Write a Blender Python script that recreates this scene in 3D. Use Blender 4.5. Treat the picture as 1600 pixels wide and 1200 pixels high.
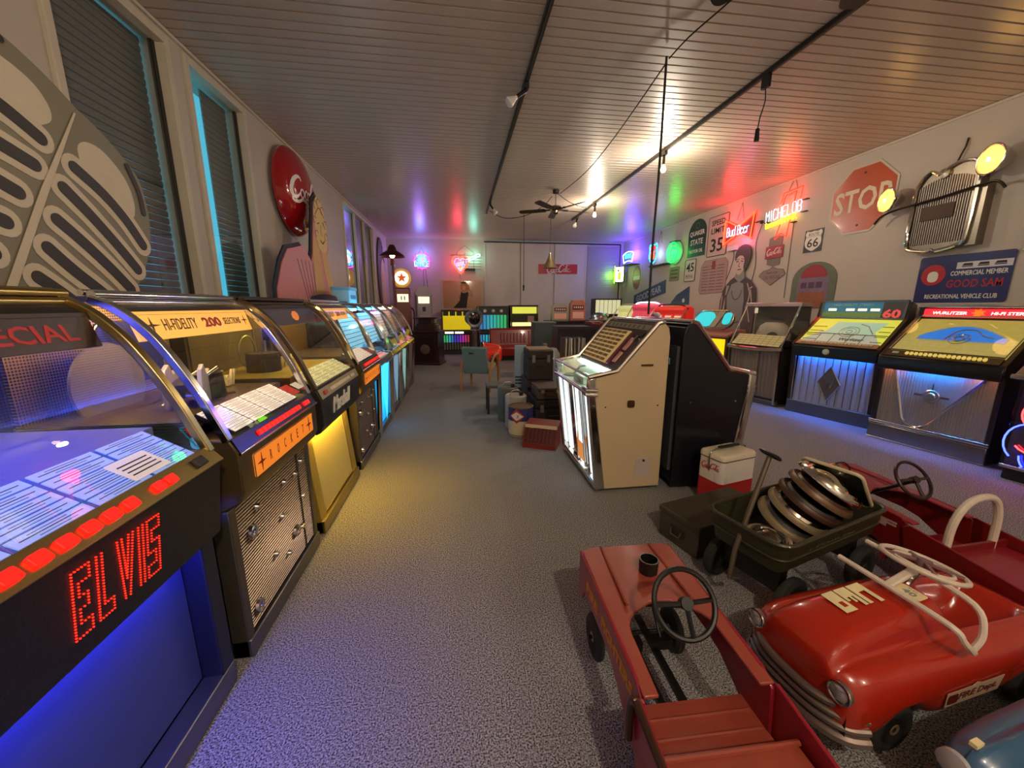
import bpy, bmesh, math, random
from mathutils import Matrix, Vector
random.seed(7)
for o in list(bpy.data.objects): bpy.data.objects.remove(o)
S = bpy.context.scene
COL = S.collection
# ---------------------------------------------------------------- camera
cd = bpy.data.cameras.new('camera'); cam = bpy.data.objects.new('camera', cd); COL.objects.link(cam)
cd.sensor_width = 36; cd.lens = 595/1600*36; cd.clip_start = 0.02
cam.location = (0, 0, 1.45)
cam.rotation_euler = (math.radians(90-11.587), 0, math.radians(-7.874))
S.camera = cam
# ---------------------------------------------------------------- world (dusk outside) and exposure
w = bpy.data.worlds.new('dusk'); S.world = w; w.use_nodes = True
w.node_tree.nodes['Background'].inputs[0].default_value = (0.10, 0.62, 0.85, 1)
w.node_tree.nodes['Background'].inputs[1].default_value = 0.75
S.view_settings.view_transform = 'Standard'; S.view_settings.look = 'None'
S.view_settings.exposure = 0.62; S.view_settings.gamma = 1; S.view_settings.use_curve_mapping = False
XL, XR, YF, YB, H = -2.1, 5.43, 12.5, -3.0, 3.455
R = math.radians; PI = math.pi

# ---------------------------------------------------------------- materials
def lin(c):
    if isinstance(c, str):
        c = c.lstrip('#'); c = [int(c[i:i+2], 16)/255 for i in (0, 2, 4)]
    return tuple((x/12.92 if x <= .04045 else ((x+.055)/1.055)**2.4) for x in c[:3])
MATS = {}
def M(name, col='#888888', rough=.5, metal=0., emit=None, es=0., coat=0., var=.08, scale=14., bump=0., spec=.5):
    if name in MATS: return MATS[name]
    m = bpy.data.materials.new(name); MATS[name] = m; m.use_nodes = True
    nt = m.node_tree; b = nt.nodes['Principled BSDF']; L = nt.links
    c = lin(col)
    b.inputs['Roughness'].default_value = rough; b.inputs['Metallic'].default_value = metal
    b.inputs['Coat Weight'].default_value = coat; b.inputs['Coat Roughness'].default_value = .08
    b.inputs['Specular IOR Level'].default_value = spec
    tc = nt.nodes.new('ShaderNodeTexCoord'); n = nt.nodes.new('ShaderNodeTexNoise')
    n.inputs['Scale'].default_value = scale; n.inputs['Detail'].default_value = 3
    L.new(tc.outputs['Object'], n.inputs['Vector'])
    mx = nt.nodes.new('ShaderNodeMix'); mx.data_type = 'RGBA'
    mx.inputs[6].default_value = (*[x*(1-var) for x in c], 1); mx.inputs[7].default_value = (*[min(1, x*(1+var)) for x in c], 1)
    L.new(n.outputs['Fac'], mx.inputs[0]); L.new(mx.outputs[2], b.inputs['Base Color'])
    if bump:
        bp = nt.nodes.new('ShaderNodeBump'); bp.inputs['Strength'].default_value = bump; bp.inputs['Distance'].default_value = .01
        L.new(n.outputs['Fac'], bp.inputs['Height']); L.new(bp.outputs['Normal'], b.inputs['Normal'])
    if emit:
        b.inputs['Emission Color'].default_value = (*lin(emit), 1); b.inputs['Emission Strength'].default_value = es
    return m
def glass(name, tint=(1, 1, 1), refl=1.0, rough=0.0):
    if name in MATS: return MATS[name]
    m = bpy.data.materials.new(name); MATS[name] = m; m.use_nodes = True
    nt = m.node_tree; nt.nodes.clear(); L = nt.links
    o = nt.nodes.new('ShaderNodeOutputMaterial'); mix = nt.nodes.new('ShaderNodeMixShader')
    t = nt.nodes.new('ShaderNodeBsdfTransparent'); t.inputs[0].default_value = (*tint, 1)
    g = nt.nodes.new('ShaderNodeBsdfGlossy'); g.inputs['Roughness'].default_value = rough
    f = nt.nodes.new('ShaderNodeLayerWeight'); f.inputs[0].default_value = .5
    pw = nt.nodes.new('ShaderNodeMath'); pw.operation = 'POWER'; pw.inputs[1].default_value = 5
    mu = nt.nodes.new('ShaderNodeMath'); mu.operation = 'MULTIPLY_ADD'; mu.inputs[1].default_value = .92*refl; mu.inputs[2].default_value = .045*refl; mu.use_clamp = True
    L.new(f.outputs['Facing'], pw.inputs[0]); L.new(pw.outputs[0], mu.inputs[0]); L.new(mu.outputs[0], mix.inputs[0]); L.new(t.outputs[0], mix.inputs[1]); L.new(g.outputs[0], mix.inputs[2]); L.new(mix.outputs[0], o.inputs[0])
    return m
def E(name, col, s, base=None):      # something that gives off light
    return M(name, base or col, .5, emit=col, es=s, var=.02)

# ---------------------------------------------------------------- mesh helpers
def frame(o, x, y):
    x = Vector(x).normalized(); y = Vector(y); z = x.cross(y).normalized(); y = z.cross(x)
    m = Matrix.Identity(4)
    for i in range(3): m[i][0], m[i][1], m[i][2], m[i][3] = x[i], y[i], z[i], o[i]
    return m
class MB:
    def __init__(s, mat=None): s.v = []; s.f = []; s.M = mat or Matrix.Identity(4)
    def add(s, vs, fs):
        k = len(s.v); s.v += [tuple(s.M @ Vector(p)) for p in vs]; s.f += [tuple(i+k for i in f) for f in fs]; return s
    def box(s, x0, x1, y0, y1, z0, z1):
        s.add([(x0,y0,z0),(x1,y0,z0),(x1,y1,z0),(x0,y1,z0),(x0,y0,z1),(x1,y0,z1),(x1,y1,z1),(x0,y1,z1)],
              [(3,2,1,0),(4,5,6,7),(0,1,5,4),(1,2,6,5),(2,3,7,6),(3,0,4,7)]); return s
    def cb(s, c, d):
        return s.box(c[0]-d[0]/2, c[0]+d[0]/2, c[1]-d[1]/2, c[1]+d[1]/2, c[2]-d[2]/2, c[2]+d[2]/2)
    def prism(s, poly, z0, z1):        # polygon in local xy, extruded along z
        n = len(poly); vs = [(p[0], p[1], z0) for p in poly]+[(p[0], p[1], z1) for p in poly]
        s.add(vs, [tuple(range(n-1, -1, -1)), tuple(range(n, 2*n))]+[(i, (i+1) % n, n+(i+1) % n, n+i) for i in range(n)]); return s
    def xprism(s, poly, x0, x1):       # polygon in local (y,z), extruded along x
        n = len(poly); vs = [(x0, p[0], p[1]) for p in poly]+[(x1, p[0], p[1]) for p in poly]
        s.add(vs, [tuple(range(n-1, -1, -1)), tuple(range(n, 2*n))]+[(i, (i+1) % n, n+(i+1) % n, n+i) for i in range(n)]); return s
    def sheet(s, prof, x0, x1, t=0):   # open profile in (y,z) swept along x
        n = len(prof)
        s.add([(x0, p[0], p[1]) for p in prof]+[(x1, p[0], p[1]) for p in prof], [(i, i+1, n+i+1, n+i) for i in range(n-1)]); return s
    def ring(s, c, ax, r, seg):
        ax = Vector(ax).normalized(); u = ax.orthogonal().normalized(); v = ax.cross(u)
        return [Vector(c)+u*(r*math.cos(2*PI*i/seg))+v*(r*math.sin(2*PI*i/seg)) for i in range(seg)]
    def cyl(s, a, b, r, r2=None, seg=16, caps=True):
        a, b = Vector(a), Vector(b); r2 = r if r2 is None else r2
        vs = s.ring(a, b-a, r, seg)+s.ring(b, b-a, r2, seg)
        fs = [(i, (i+1) % seg, seg+(i+1) % seg, seg+i) for i in range(seg)]
        if caps: fs += [tuple(range(seg-1, -1, -1)), tuple(range(seg, 2*seg))]
        s.add(vs, fs); return s
    def tube(s, pts, r, seg=8, closed=False, caps=True):
        P = [Vector(p) for p in pts]; n = len(P)
        if n < 2: return s
        vs = []; u = None
        for i in range(n):
            if closed: t = P[(i+1) % n]-P[i-1]
            else: t = P[min(i+1, n-1)]-P[max(i-1, 0)]
            if t.length < 1e-9: t = Vector((0, 0, 1))
            t.normalize()
            if u is None: u = t.orthogonal().normalized()
            else:
                u = u-t*u.dot(t)
                u = u.normalized() if u.length > 1e-6 else t.orthogonal().normalized()
            w_ = t.cross(u); rr = r[i] if isinstance(r, (list, tuple)) else r
            vs += [P[i]+u*(rr*math.cos(2*PI*k/seg))+w_*(rr*math.sin(2*PI*k/seg)) for k in range(seg)]
        fs = []
        for i in range(n if closed else n-1):
            j = (i+1) % n
            fs += [(i*seg+k, i*seg+(k+1) % seg, j*seg+(k+1) % seg, j*seg+k) for k in range(seg)]
        if caps and not closed: fs += [tuple(range(seg-1, -1, -1)), tuple(range((n-1)*seg, n*seg))]
        s.add(vs, fs); return s
    def lathe(s, prof, seg=24):        # (r,z) about local z
        n = len(prof); vs = []
        for (r, z) in prof: vs += [(r*math.cos(2*PI*k/seg), r*math.sin(2*PI*k/seg), z) for k in range(seg)]
        fs = [(i*seg+k, i*seg+(k+1) % seg, (i+1)*seg+(k+1) % seg, (i+1)*seg+k) for i in range(n-1) for k in range(seg)]
        if prof[0][0] > 1e-5: fs.append(tuple(range(seg-1, -1, -1)))
        if prof[-1][0] > 1e-5: fs.append(tuple(range((n-1)*seg, n*seg)))
        s.add(vs, fs); return s
    def torus(s, c, ax, R_, r, seg=32, s2=8):
        return s.tube(s.ring(c, ax, R_, seg), r, s2, closed=True)
    def ball(s, c, r, sx=1, sy=1, sz=1, seg=16):
        old = s.M; s.M = old @ Matrix.Translation(c) @ Matrix.Diagonal((sx, sy, sz, 1))
        s.lathe([(r*math.sin(PI*i/10)+(1e-6 if i in (0, 10) else 0), -r*math.cos(PI*i/10)) for i in range(11)], seg); s.M = old; return s
    def loft(s, rings, close_u=False, cap=False):
        n = len(rings[0]); vs = [p for r_ in rings for p in r_]; fs = []
        for i in range(len(rings)-1):
            for k in range(n if close_u else n-1):
                k2 = (k+1) % n; fs.append((i*n+k, i*n+k2, (i+1)*n+k2, (i+1)*n+k))
        if cap: fs += [tuple(range(n-1, -1, -1)), tuple(range((len(rings)-1)*n, len(rings)*n))]
        s.add(vs, fs); return s
    def ribbon(s, pts, wd, t=.002):    # flat stroke in local xy, thickness t
        P = [Vector((p[0], p[1])) for p in pts]; n = len(P); lo = []; hi = []
        for i in range(n):
            d = P[min(i+1, n-1)]-P[max(i-1, 0)]
            d = d.normalized() if d.length > 1e-9 else Vector((1, 0)); nn = Vector((-d.y, d.x))
            ww = (wd[i] if isinstance(wd, (list, tuple)) else wd)/2
            lo.append(P[i]-nn*ww); hi.append(P[i]+nn*ww)
        vs = [(p.x, p.y, 0) for p in lo+hi]+[(p.x, p.y, t) for p in lo+hi]; fs = []
        for i in range(n-1):
            a, b, c, d = i, i+1, n+i+1, n+i; k = 2*n
            fs += [(d, c, b, a), (k+a, k+b, k+c, k+d), (a, b, k+b, k+a), (c, d, k+d, k+c)]
        fs += [(0, 2*n, 3*n, n), (n-1, 2*n-1, 4*n-1, 3*n-1)]
        s.add(vs, fs); return s
    def capsule(s, pts, w, t=.002):    # stroke with round ends
        P = [Vector((p[0], p[1])) for p in pts]; n = len(P); L = []; Rr = []
        for i in range(n):
            d = (P[min(i+1, n-1)]-P[max(i-1, 0)]).normalized(); nn = Vector((-d.y, d.x))*w/2; L.append(P[i]+nn); Rr.append(P[i]-nn)
        def cap(c, a): return [c+(Vector((a.x*math.cos(q)+a.y*math.sin(q), a.y*math.cos(q)-a.x*math.sin(q)))) for q in [PI*k/8 for k in range(1, 8)]]
        poly = L+cap(P[-1], L[-1]-P[-1])+Rr[::-1]+cap(P[0], Rr[0]-P[0]); return s.prism([(p.x, p.y) for p in poly], 0, t)
    def build(s, name, mat, parent=None, smooth=True, bev=0, kind=None, label=None):
        me = bpy.data.meshes.new(name); me.from_pydata(s.v, [], s.f)
        bm = bmesh.new(); bm.from_mesh(me)
        bmesh.ops.recalc_face_normals(bm, faces=bm.faces)
        for f in bm.faces: f.smooth = smooth
        for e in bm.edges:
            if len(e.link_faces) == 2 and e.calc_face_angle(0) > .62: e.smooth = False
        bm.to_mesh(me); bm.free()
        me.materials.append(mat)
        o = bpy.data.objects.new(name, me); COL.objects.link(o)
        if parent: o.parent = parent
        if bev:
            b = o.modifiers.new('bevel', 'BEVEL'); b.width = bev; b.segments = 2; b.limit_method = 'ANGLE'; b.angle_limit = .7
        if kind: o['kind'] = kind
        if label: o['label'] = label
        return o
def thing(name, label, cat, loc=(0, 0, 0), rz=0, group=None, mat=None):
    o = bpy.data.objects.new(name, None); COL.objects.link(o); o.empty_display_size = .1
    if mat is not None: o.matrix_world = mat
    else: o.location = loc; o.rotation_euler = (0, 0, R(rz))
    o['label'] = label; o['category'] = cat
    if group: o['group'] = group
    return o
def tag(o, label, cat, group=None):
    o['label'] = label; o['category'] = cat
    if group: o['group'] = group
    return o
def coatrough(m, v): m.node_tree.nodes['Principled BSDF'].inputs['Coat Roughness'].default_value = v; return m
def struct(o): o['kind'] = 'structure'; return o
def share(src, parent, loc, rot=None, name=None):
    c = src.copy(); COL.objects.link(c); c.parent = parent; c.location = loc
    if rot: c.rotation_euler = rot
    return c
# wall frames: local x = right for someone facing the wall, y = up, z = out of the wall
def wallR(y, z, out=.0): return frame((XR-out, y, z), (0, -1, 0), (0, 0, 1))
def wallL(y, z, out=.0): return frame((XL+out, y, z), (0, 1, 0), (0, 0, 1))
def wallB(x, z, out=.0): return frame((x, YF-out, z), (1, 0, 0), (0, 0, 1))
def T(x=0, y=0, z=0): return Matrix.Translation((x, y, z))
def rot(a, ax='Z'): return Matrix.Rotation(R(a), 4, ax)

def text(s, name, mat, parent, m, size, w=None, align='CENTER', shear=0, ext=.001, bold=0, spacing=1.0, h=None):
    """printed or raised lettering, local xy of matrix m (m relative to the parent)"""
    cu = bpy.data.curves.new(name, 'FONT'); cu.body = s; cu.size = size; cu.align_x = 'CENTER'; cu.align_y = 'CENTER'
    cu.shear = shear; cu.extrude = ext; cu.resolution_u = 2; cu.offset = bold; cu.space_character = spacing
    t = bpy.data.objects.new(name, cu); me = bpy.data.meshes.new_from_object(t); bpy.data.objects.remove(t)
    xs = [v.co.x for v in me.vertices]; ys = [v.co.y for v in me.vertices]
    if xs:
        cx, cy = (max(xs)+min(xs))/2, (max(ys)+min(ys))/2; ww, hh = max(xs)-min(xs), max(ys)-min(ys)
        sx = w/ww if w else 1; sy = h/hh if h else 1
        if align == 'LEFT': cx = min(xs)
        for v in me.vertices: v.co = m @ Vector(((v.co.x-cx)*sx, (v.co.y-cy)*sy, v.co.z))
    me.materials.clear(); me.materials.append(mat); me.name = name
    o = bpy.data.objects.new(name, me); COL.objects.link(o); o.parent = parent
    return o
# one-stroke alphabet on a 4 x 6 grid (for neon tubing and dot lettering)
SF = {'A':'00-04-26-44-40 03-43','B':'00-06-36-45-44-33-03 33-42-41-30-00','C':'41-30-10-01-05-16-36-45','D':'00-06-26-44-42-20-00','E':'40-00-06-46 03-33',
 'F':'00-06-46 03-33','G':'45-36-16-05-01-10-30-41-43-23','H':'00-06 40-46 03-43','I':'20-26','K':'00-06 46-03-40','L':'06-00-40','M':'00-06-23-46-40','N':'00-06-40-46',
 'O':'10-01-05-16-36-45-41-30-10','P':'00-06-36-45-44-33-03','R':'00-06-36-45-44-33-03 23-40','S':'01-10-30-41-42-33-13-04-05-16-36-45','T':'20-26 06-46','U':'06-01-10-30-41-46',
 'V':'06-20-46','W':'06-10-23-30-46','X':'00-46 06-40','Y':'06-23-46 23-20','Z':'06-46-00-40','6':'45-36-16-05-01-10-30-41-42-33-13-02','5':'46-06-04-34-43-41-30-10-01','0':'10-01-05-16-36-45-41-30-10',
 '3':'05-16-36-45-44-33-13 33-42-41-30-10-01','u':'04-01-10-30-41-44 41-40','d':'46-40 43-34-14-03-01-10-30-41','e':'03-43-34-14-03-01-10-30-41','r':'00-04 03-14-34','i':'20-24','n':'00-04 03-14-34-43-40',"'":'15-06','-':'13-33'}
def strokes(s, w, h, gap=.35):
    """list of polylines filling a w x h box centred on the origin"""
    n = sum((2 if c == 'I' else 4)+1.6 if c != ' ' else 3 for c in s)-1.6; x = 0; out = []
    for c in s:
        if c == ' ': x += 3; continue
        off = -1 if c == 'I' else 0
        for st in SF[c].split():
            out.append([((x+off+int(p[0]))/n*w-w/2, int(p[1])/6*h-h/2) for p in st.split('-')])
        x += (2 if c == 'I' else 4)+1.6
    return out
def arc(cx, cy, rx, ry, a0, a1, n=14):
    return [(cx+rx*math.cos(R(a0+(a1-a0)*i/n)), cy+ry*math.sin(R(a0+(a1-a0)*i/n))) for i in range(n+1)]
def smooth(pts, k=6):
    """Catmull-Rom through points (2 or 3 components)"""
    P = [Vector(p) for p in pts]; out = []
    for i in range(len(P)-1):
        a, b, c, d = P[max(i-1, 0)], P[i], P[i+1], P[min(i+2, len(P)-1)]
        for j in range(k):
            t = j/k; out.append(.5*((2*b)+(c-a)*t+(2*a-5*b+4*c-d)*t*t+(3*b-a-3*c+d)*t**3))
    out.append(P[-1]); return out
def rrect(w, h, r, n=5, cx=0, cy=0):
    o = []
    for (sx, sy, a) in ((1, 1, 0), (-1, 1, 90), (-1, -1, 180), (1, -1, 270)):
        o += [(cx+sx*(w/2-r)+r*math.cos(R(a+90*i/n)), cy+sy*(h/2-r)+r*math.sin(R(a+90*i/n))) for i in range(n+1)]
    return o
def script_word():
    """flowing soft-drink script, about 10 wide x 3.4 high: list of (points, widths)"""
    def o(cx, cy, rx=.42, ry=.55): return (arc(cx, cy, rx, ry, 60, 420, 16), .2)
    C1 = [(2.45, 2.35), (2.2, 2.75), (1.6, 2.75), (.85, 2.1), (.45, 1.2), (.5, .4), (.95, .05), (1.5, .25), (2.0, .8)]
    W = [(smooth(C1), [.16+.3*math.sin(PI*i/48) for i in range(49)]), o(2.5, .75)]
    W += [(smooth([(3.75, 1.2), (3.5, 1.35), (3.15, .9), (3.25, .35), (3.6, .2), (3.95, .55)]), .2), o(4.35, .75), (smooth([(4.8, 1.35), (4.72, .6), (4.85, .22), (5.1, .4)]), .2), ([(5.1, .9), (5.45, 1.0)], .18)]
    C2 = [(x+4.75, y*1.0+.15) for x, y in C1]
    W += [(smooth(C2), [.16+.3*math.sin(PI*i/48) for i in range(49)]), o(7.35, .85), (smooth([(7.85, .9), (8.45, 2.3), (8.3, 2.75), (8.0, 2.2), (7.95, .9), (8.2, .3), (8.5, .6)]), .2), o(8.95, .85), (smooth([(9.4, 1.45), (9.32, .7), (9.5, .3), (9.9, .55)]), .2)]
    W += [(smooth([(.55, .5), (.7, -.35), (1.6, -.45), (2.6, .0), (3.6, -.25), (4.2, -.55)]), [.1+.22*math.sin(PI*i/30) for i in range(31)])]
    W += [(smooth([(6.6, 2.85), (7.4, 3.2), (8.6, 2.85), (9.6, 2.95)]), .14)]
    return W
def soda_script(name, mat, parent, m, width, t=.002, bold=1.0):
    k = width/9.6; b = MB(m @ T(-width/2, -width*.12, 0))
    for pts, wd in script_word():
        wd = [x*k*bold for x in wd] if isinstance(wd, list) else wd*k*bold
        b.ribbon([(p[0]*k, p[1]*k) for p in pts], wd if isinstance(wd, float) else wd[:len(pts)]+[wd[-1]]*(len(pts)-len(wd)), t)
    return b.build(name, mat, parent)
# ---------------------------------------------------------------- shared materials
CHROME = M('chrome', '#d8d4cc', .12, 1); STEEL = M('brushed_steel', '#a8a49c', .34, 1, bump=.02)
GOLDM = M('brushed_gold', '#b3a170', .35, 1); BLACK = M('black_satin', '#141312', .4); DARK = M('dark_charcoal', '#2a2725', .5)
RUBBER = M('black_rubber', '#1a1918', .7); WHITE = M('white_paint', '#e6e0d2', .45); CREAM = M('cream_paint', '#cdbf9f', .4, coat=.3)
REDP = M('red_enamel', '#b3241b', .28, coat=.5); BRONZE = M('dark_bronze', '#4a3d22', .35, .8)
GLASS = glass('canopy_glass'); CABLE = M('black_cable', '#121110', .6)
# ================================================================ STRUCTURE
def carpet():
    m = bpy.data.materials.new('speckled_carpet'); m.use_nodes = True; nt = m.node_tree; b = nt.nodes['Principled BSDF']; L = nt.links
    b.inputs['Roughness'].default_value = .95; b.inputs['Specular IOR Level'].default_value = .1
    tc = nt.nodes.new('ShaderNodeTexCoord'); n = nt.nodes.new('ShaderNodeTexNoise'); n.inputs['Scale'].default_value = 170; n.inputs['Detail'].default_value = 2
    n2 = nt.nodes.new('ShaderNodeTexNoise'); n2.inputs['Scale'].default_value = 1.2
    L.new(tc.outputs['Object'], n.inputs['Vector']); L.new(tc.outputs['Object'], n2.inputs['Vector'])
    r = nt.nodes.new('ShaderNodeValToRGB'); r.color_ramp.elements[0].position = .36; r.color_ramp.elements[1].position = .66
    r.color_ramp.elements[0].color = (*lin('#3c3a3c'), 1); r.color_ramp.elements[1].color = (*lin('#c4c0bc'), 1)
    L.new(n.outputs['Fac'], r.inputs[0])
    mx = nt.nodes.new('ShaderNodeMix'); mx.data_type = 'RGBA'; mx.blend_type = 'MULTIPLY'; mx.inputs[0].default_value = .18
    L.new(r.outputs[0], mx.inputs[6]); L.new(n2.outputs['Fac'], mx.inputs[7]); L.new(mx.outputs[2], b.inputs['Base Color'])
    bp = nt.nodes.new('ShaderNodeBump'); bp.inputs['Strength'].default_value = .7; bp.inputs['Distance'].default_value = .006
    L.new(n.outputs['Fac'], bp.inputs['Height']); L.new(bp.outputs['Normal'], b.inputs['Normal'])
    return m
WALLM = M('painted_wall', '#c2b7aa', .6, var=.04, scale=3, bump=.03)
struct(MB().box(XL-.3, XR+.2, YB-.2, YF+.2, -.1, 0).build('floor', carpet()))
struct(MB().box(XR, XR+.15, YB, YF, 0, H).build('wall_right', WALLM))
struct(MB().box(XL-.3, XR, YB-.15, YB, 0, H).build('wall_rear', WALLM))
wb = struct(MB().box(XL-.3, XR, YF, YF+.15, 0, H).build('wall_back', WALLM))
# left wall with three window openings
WIN = [(2.62, 3.60), (3.76, 4.66), (7.95, 10.55)]
b = MB(); SILL, HEAD = .95, 3.40; prev = YB
for (a, c) in WIN:
    b.box(XL-.3, XL, prev, a, 0, H); b.box(XL-.3, XL, a, c, 0, SILL); b.box(XL-.3, XL, a, c, HEAD, H); prev = c
b.box(XL-.3, XL, prev, YF, 0, H)
struct(b.build('wall_left', WALLM))
# ceiling: painted boards with open joints under a dark deck
ceil = struct(MB().box(XL-.3, XR+.15, YB-.15, YF+.15, H+.03, H+.13).build('ceiling', M('ceiling_deck', '#4a4238', .8)))
PLANK = coatrough(M('glossy_ceiling_board', '#c0ad9c', .5, var=.05, scale=5, coat=.65, spec=.4), .26)
PW = .1; mb = MB().prism([(-.5*PW+.0015, 0), (-.5*PW+.009, -.014), (.5*PW-.009, -.014), (.5*PW-.0015, 0)], 0, XR-XL)
mb.M = Matrix.Identity(4); src = None; k = 0; y = YB+PW/2
while y < YF:
    if src is None:
        src = mb.build('plank', PLANK, ceil); pl = src
    else:
        pl = src.copy(); COL.objects.link(pl); pl.parent = ceil
    pl.matrix_local = frame((XL, y, H+.018), (0, 1, 0), (0, 0, 1)) @ Matrix.Identity(4)
    y += PW
# shadow gap trims along ceiling
TRIM = M('cream_window_frame', '#cfc3ad', .45)
for i, (x0, x1, y0, y1) in enumerate([(XL, XL+.02, YB, YF), (XR-.02, XR, YB, YF), (XL, XR, YF-.02, YF)]):
    struct(MB().box(x0, x1, y0, y1, H-.025, H).build('trim_%d' % (i+1), TRIM if i < 2 else WALLM))
# windows
SLAT = M('grey_shutter_slat', '#8d867c', .5); PANE = glass('window_pane', (.92, .93, .93), 1.6)
def window(n, a, c, mull=(), gap=.0):
    t = struct(bpy.data.objects.new('window_%d' % n, None)); COL.objects.link(t); t.location = (XL, (a+c)/2, SILL)
    hw = (c-a)/2; hh = HEAD-SILL
    def bar(nm, y0, y1, z0, z1, x0=-.10, x1=.025): return MB().box(x0, x1, y0, y1, z0, z1).build(nm, TRIM, t, bev=.006)
    bar('frame_bar', -hw, -hw+.05, 0, hh); bar('frame_bar', hw-.05, hw, 0, hh); bar('frame_bar', -hw+.05, hw-.05, 0, .06); bar('frame_bar', -hw+.05, hw-.05, hh-.06, hh)
    edges = [-hw+.05]+[m for m in mull]+[hw-.05]
    for m in mull: bar('mullion', m-.025, m+.025, .06, hh-.06, -.1, .0)
    for i in range(len(edges)-1):
        MB().box(-.055, -.05, edges[i]+(.025 if i else 0), edges[i+1]-(.025 if i < len(edges)-2 else 0), .06, hh-.06).build('pane', PANE, t)
        g = MB(); 
        for (q0, q1, r0, r1) in ((edges[i], edges[i]+.035, .06, hh-.06), (edges[i+1]-.035, edges[i+1], .06, hh-.06)): g.box(-.07, -.045, q0, q1, r0, r1)
        g.build('gasket', BLACK, t)
    sl = MB().prism([(-.008, 0), (.004, .004), (.008, .026), (.004, .048), (-.008, .052)], 0, 2*hw-.04-gap)
    s0 = None
    for k in range(int(hh/.054)):
        if s0 is None: s0 = sl.build('shutter_slat', SLAT, t); s = s0
        else: s = s0.copy(); COL.objects.link(s); s.parent = t
        s.matrix_local = Matrix(((1, 0, 0, -.17), (0, 0, 1, -hw+.02+gap), (0, 1, 0, k*.054), (0, 0, 0, 1)))
    return t
window(1, *WIN[0]); window(2, *WIN[1], gap=.48); window(3, *WIN[2], mull=(-.35, .45), gap=.72)
# sliding door panels and blind on the back wall
PANEL = M('pale_wall_panel', '#d8ccc0', .5, var=.05, scale=2)
for i, (x0, x1) in enumerate([(.84, 1.98), (2.0, 3.08), (3.1, 4.18)]):
    MB().box(x0+.012, x1-.012, YF-.035, YF, .05, H-.06).build('wall_panel', PANEL, wb, bev=.006)
    for xx in (x0+.012, x1-.05): MB().box(xx, xx+.035, YF-.047, YF-.035, .05, H-.06).build('panel_stile', PANEL, wb)
b = MB().box(.84, 5.30, YF-.06, YF-.035, H-.075, H-.04).build('door_track', DARK, wb)
b = MB(); z = .2
while z < H-.12:
    b.add([(4.2, YF-.05, z), (5.28, YF-.05, z), (5.28, YF-.028, z+.022), (4.2, YF-.028, z+.022), (4.2, YF-.046, z-.003), (5.28, YF-.046, z-.003)], [(0, 1, 2, 3), (4, 5, 1, 0)]); z += .028
b.build('blind_slats', M('venetian_slat', '#c9c2ba', .5), wb, kind='stuff')
MB().box(5.285, 5.31, YF-.06, YF-.02, .1, H-.07).build('blind_post', DARK, wb)

# ================================================================ CEILING TRACKS, LAMPS, FAN
def track(x, y0, y1, label):
    t = thing('lighting_track', label, 'track', (x, 0, H), group=None)
    MB().box(-.018, .018, y0, y1, -.035, 0).build('rail', BLACK, t)
    MB().box(-.006, .006, y0, y1, -.037, -.034).build('slot', M('track_slot', '#5a564f', .4, .6), t)
    return t
track(.665, -2.9, 8.9, 'black lighting track with unlit reflector lamps, ending short of the ceiling fan')
track(2.72, -2.9, 9.3, 'black lighting track carrying the lit bulbs and the short hanging lead')
BULBON = E('lit_bulb', '#ffd98a', 12); BULBOFF = M('unlit_bulb_glass', '#e8e2d8', .15, coat=.5)
def track_lamp(x, y, label, lit=False, dirv=(-.7, -.2, -.6), power=0, holder=True, ln=.11):
    t = thing('track_lamp', label, 'lamp', (x, y, H-.037))
    MB().box(-.022, .022, -.05, .05, -.045, 0).build('adapter', BLACK, t, bev=.004)
    d = Vector(dirv).normalized(); a = Vector((0, 0, -.045)); p = a+d*ln
    MB().cyl(a, p, .018).build('socket', BLACK, t)
    q = MB(frame(p, d.orthogonal(), d.cross(d.orthogonal())))
    if lit: q.lathe([(.016, 0), (.022, .02), (.034, .05), (.032, .07), (.018, .088), (.0001, .092)])
    else: q.lathe([(.018, 0), (.02, .02), (.04, .06), (.047, .085), (.04, .1), (.0001, .106)])
    q.build('bulb', BULBON if lit else BULBOFF, t)
    if lit:
        l = bpy.data.lights.new('bulb_light', 'POINT'); l.energy = power; l.color = (1, .87, .68); l.shadow_soft_size = .05
        lo = bpy.data.objects.new('bulb_light', l); COL.objects.link(lo); lo.parent = t; lo.location = p+d*.16
    return t
track_lamp(.665, 3.88, 'unlit white reflector spot lamp halfway along the left ceiling track', dirv=(-.75, -.1, -.55))
track_lamp(.665, 7.9, 'unlit clear bulb at the far end of the left ceiling track', dirv=(.45, -.2, -.7))
track_lamp(2.72, 5.15, 'glowing warm bulb on the ceiling track above the pale jukebox', True, (0, 0, -1), 40)
track_lamp(2.72, 7.75, 'glowing warm bulb on the ceiling track beside the ceiling fan', True, (0, 0, -1), 36)
track_lamp(2.72, -2.0, 'added warm fill bulb, out of view, on the right ceiling track near the rear wall', True, (0, 0, -1), 36)  # unseen bulb added behind the camera for fill light
track_lamp(.665, -1.2, 'added warm fill bulb, out of view, on the left ceiling track near the rear wall', True, (0, 0, -1), 92)  # unseen bulb added to fill the room from the left rear
track_lamp(2.72, 8.9, 'unlit reflector lamp at the far end of the right ceiling track', dirv=(-.3, -.3, -.6))
t = thing('hanging_socket', 'short black lead with an empty socket hanging from the ceiling track', 'cord', (2.72, 3.45, H-.037))
MB().box(-.018, .018, -.04, .04, -.1, 0).build('adapter', BLACK, t, bev=.004)
MB().tube(smooth([(0, 0, -.1), (.01, 0, -.2), (-.02, 0, -.33), (-.03, 0, -.42)]), .005).build('lead', CABLE, t)
MB().cyl((-.03, 0, -.52), (-.03, 0, -.42), .022, .016).build('socket', BLACK, t)
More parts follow.
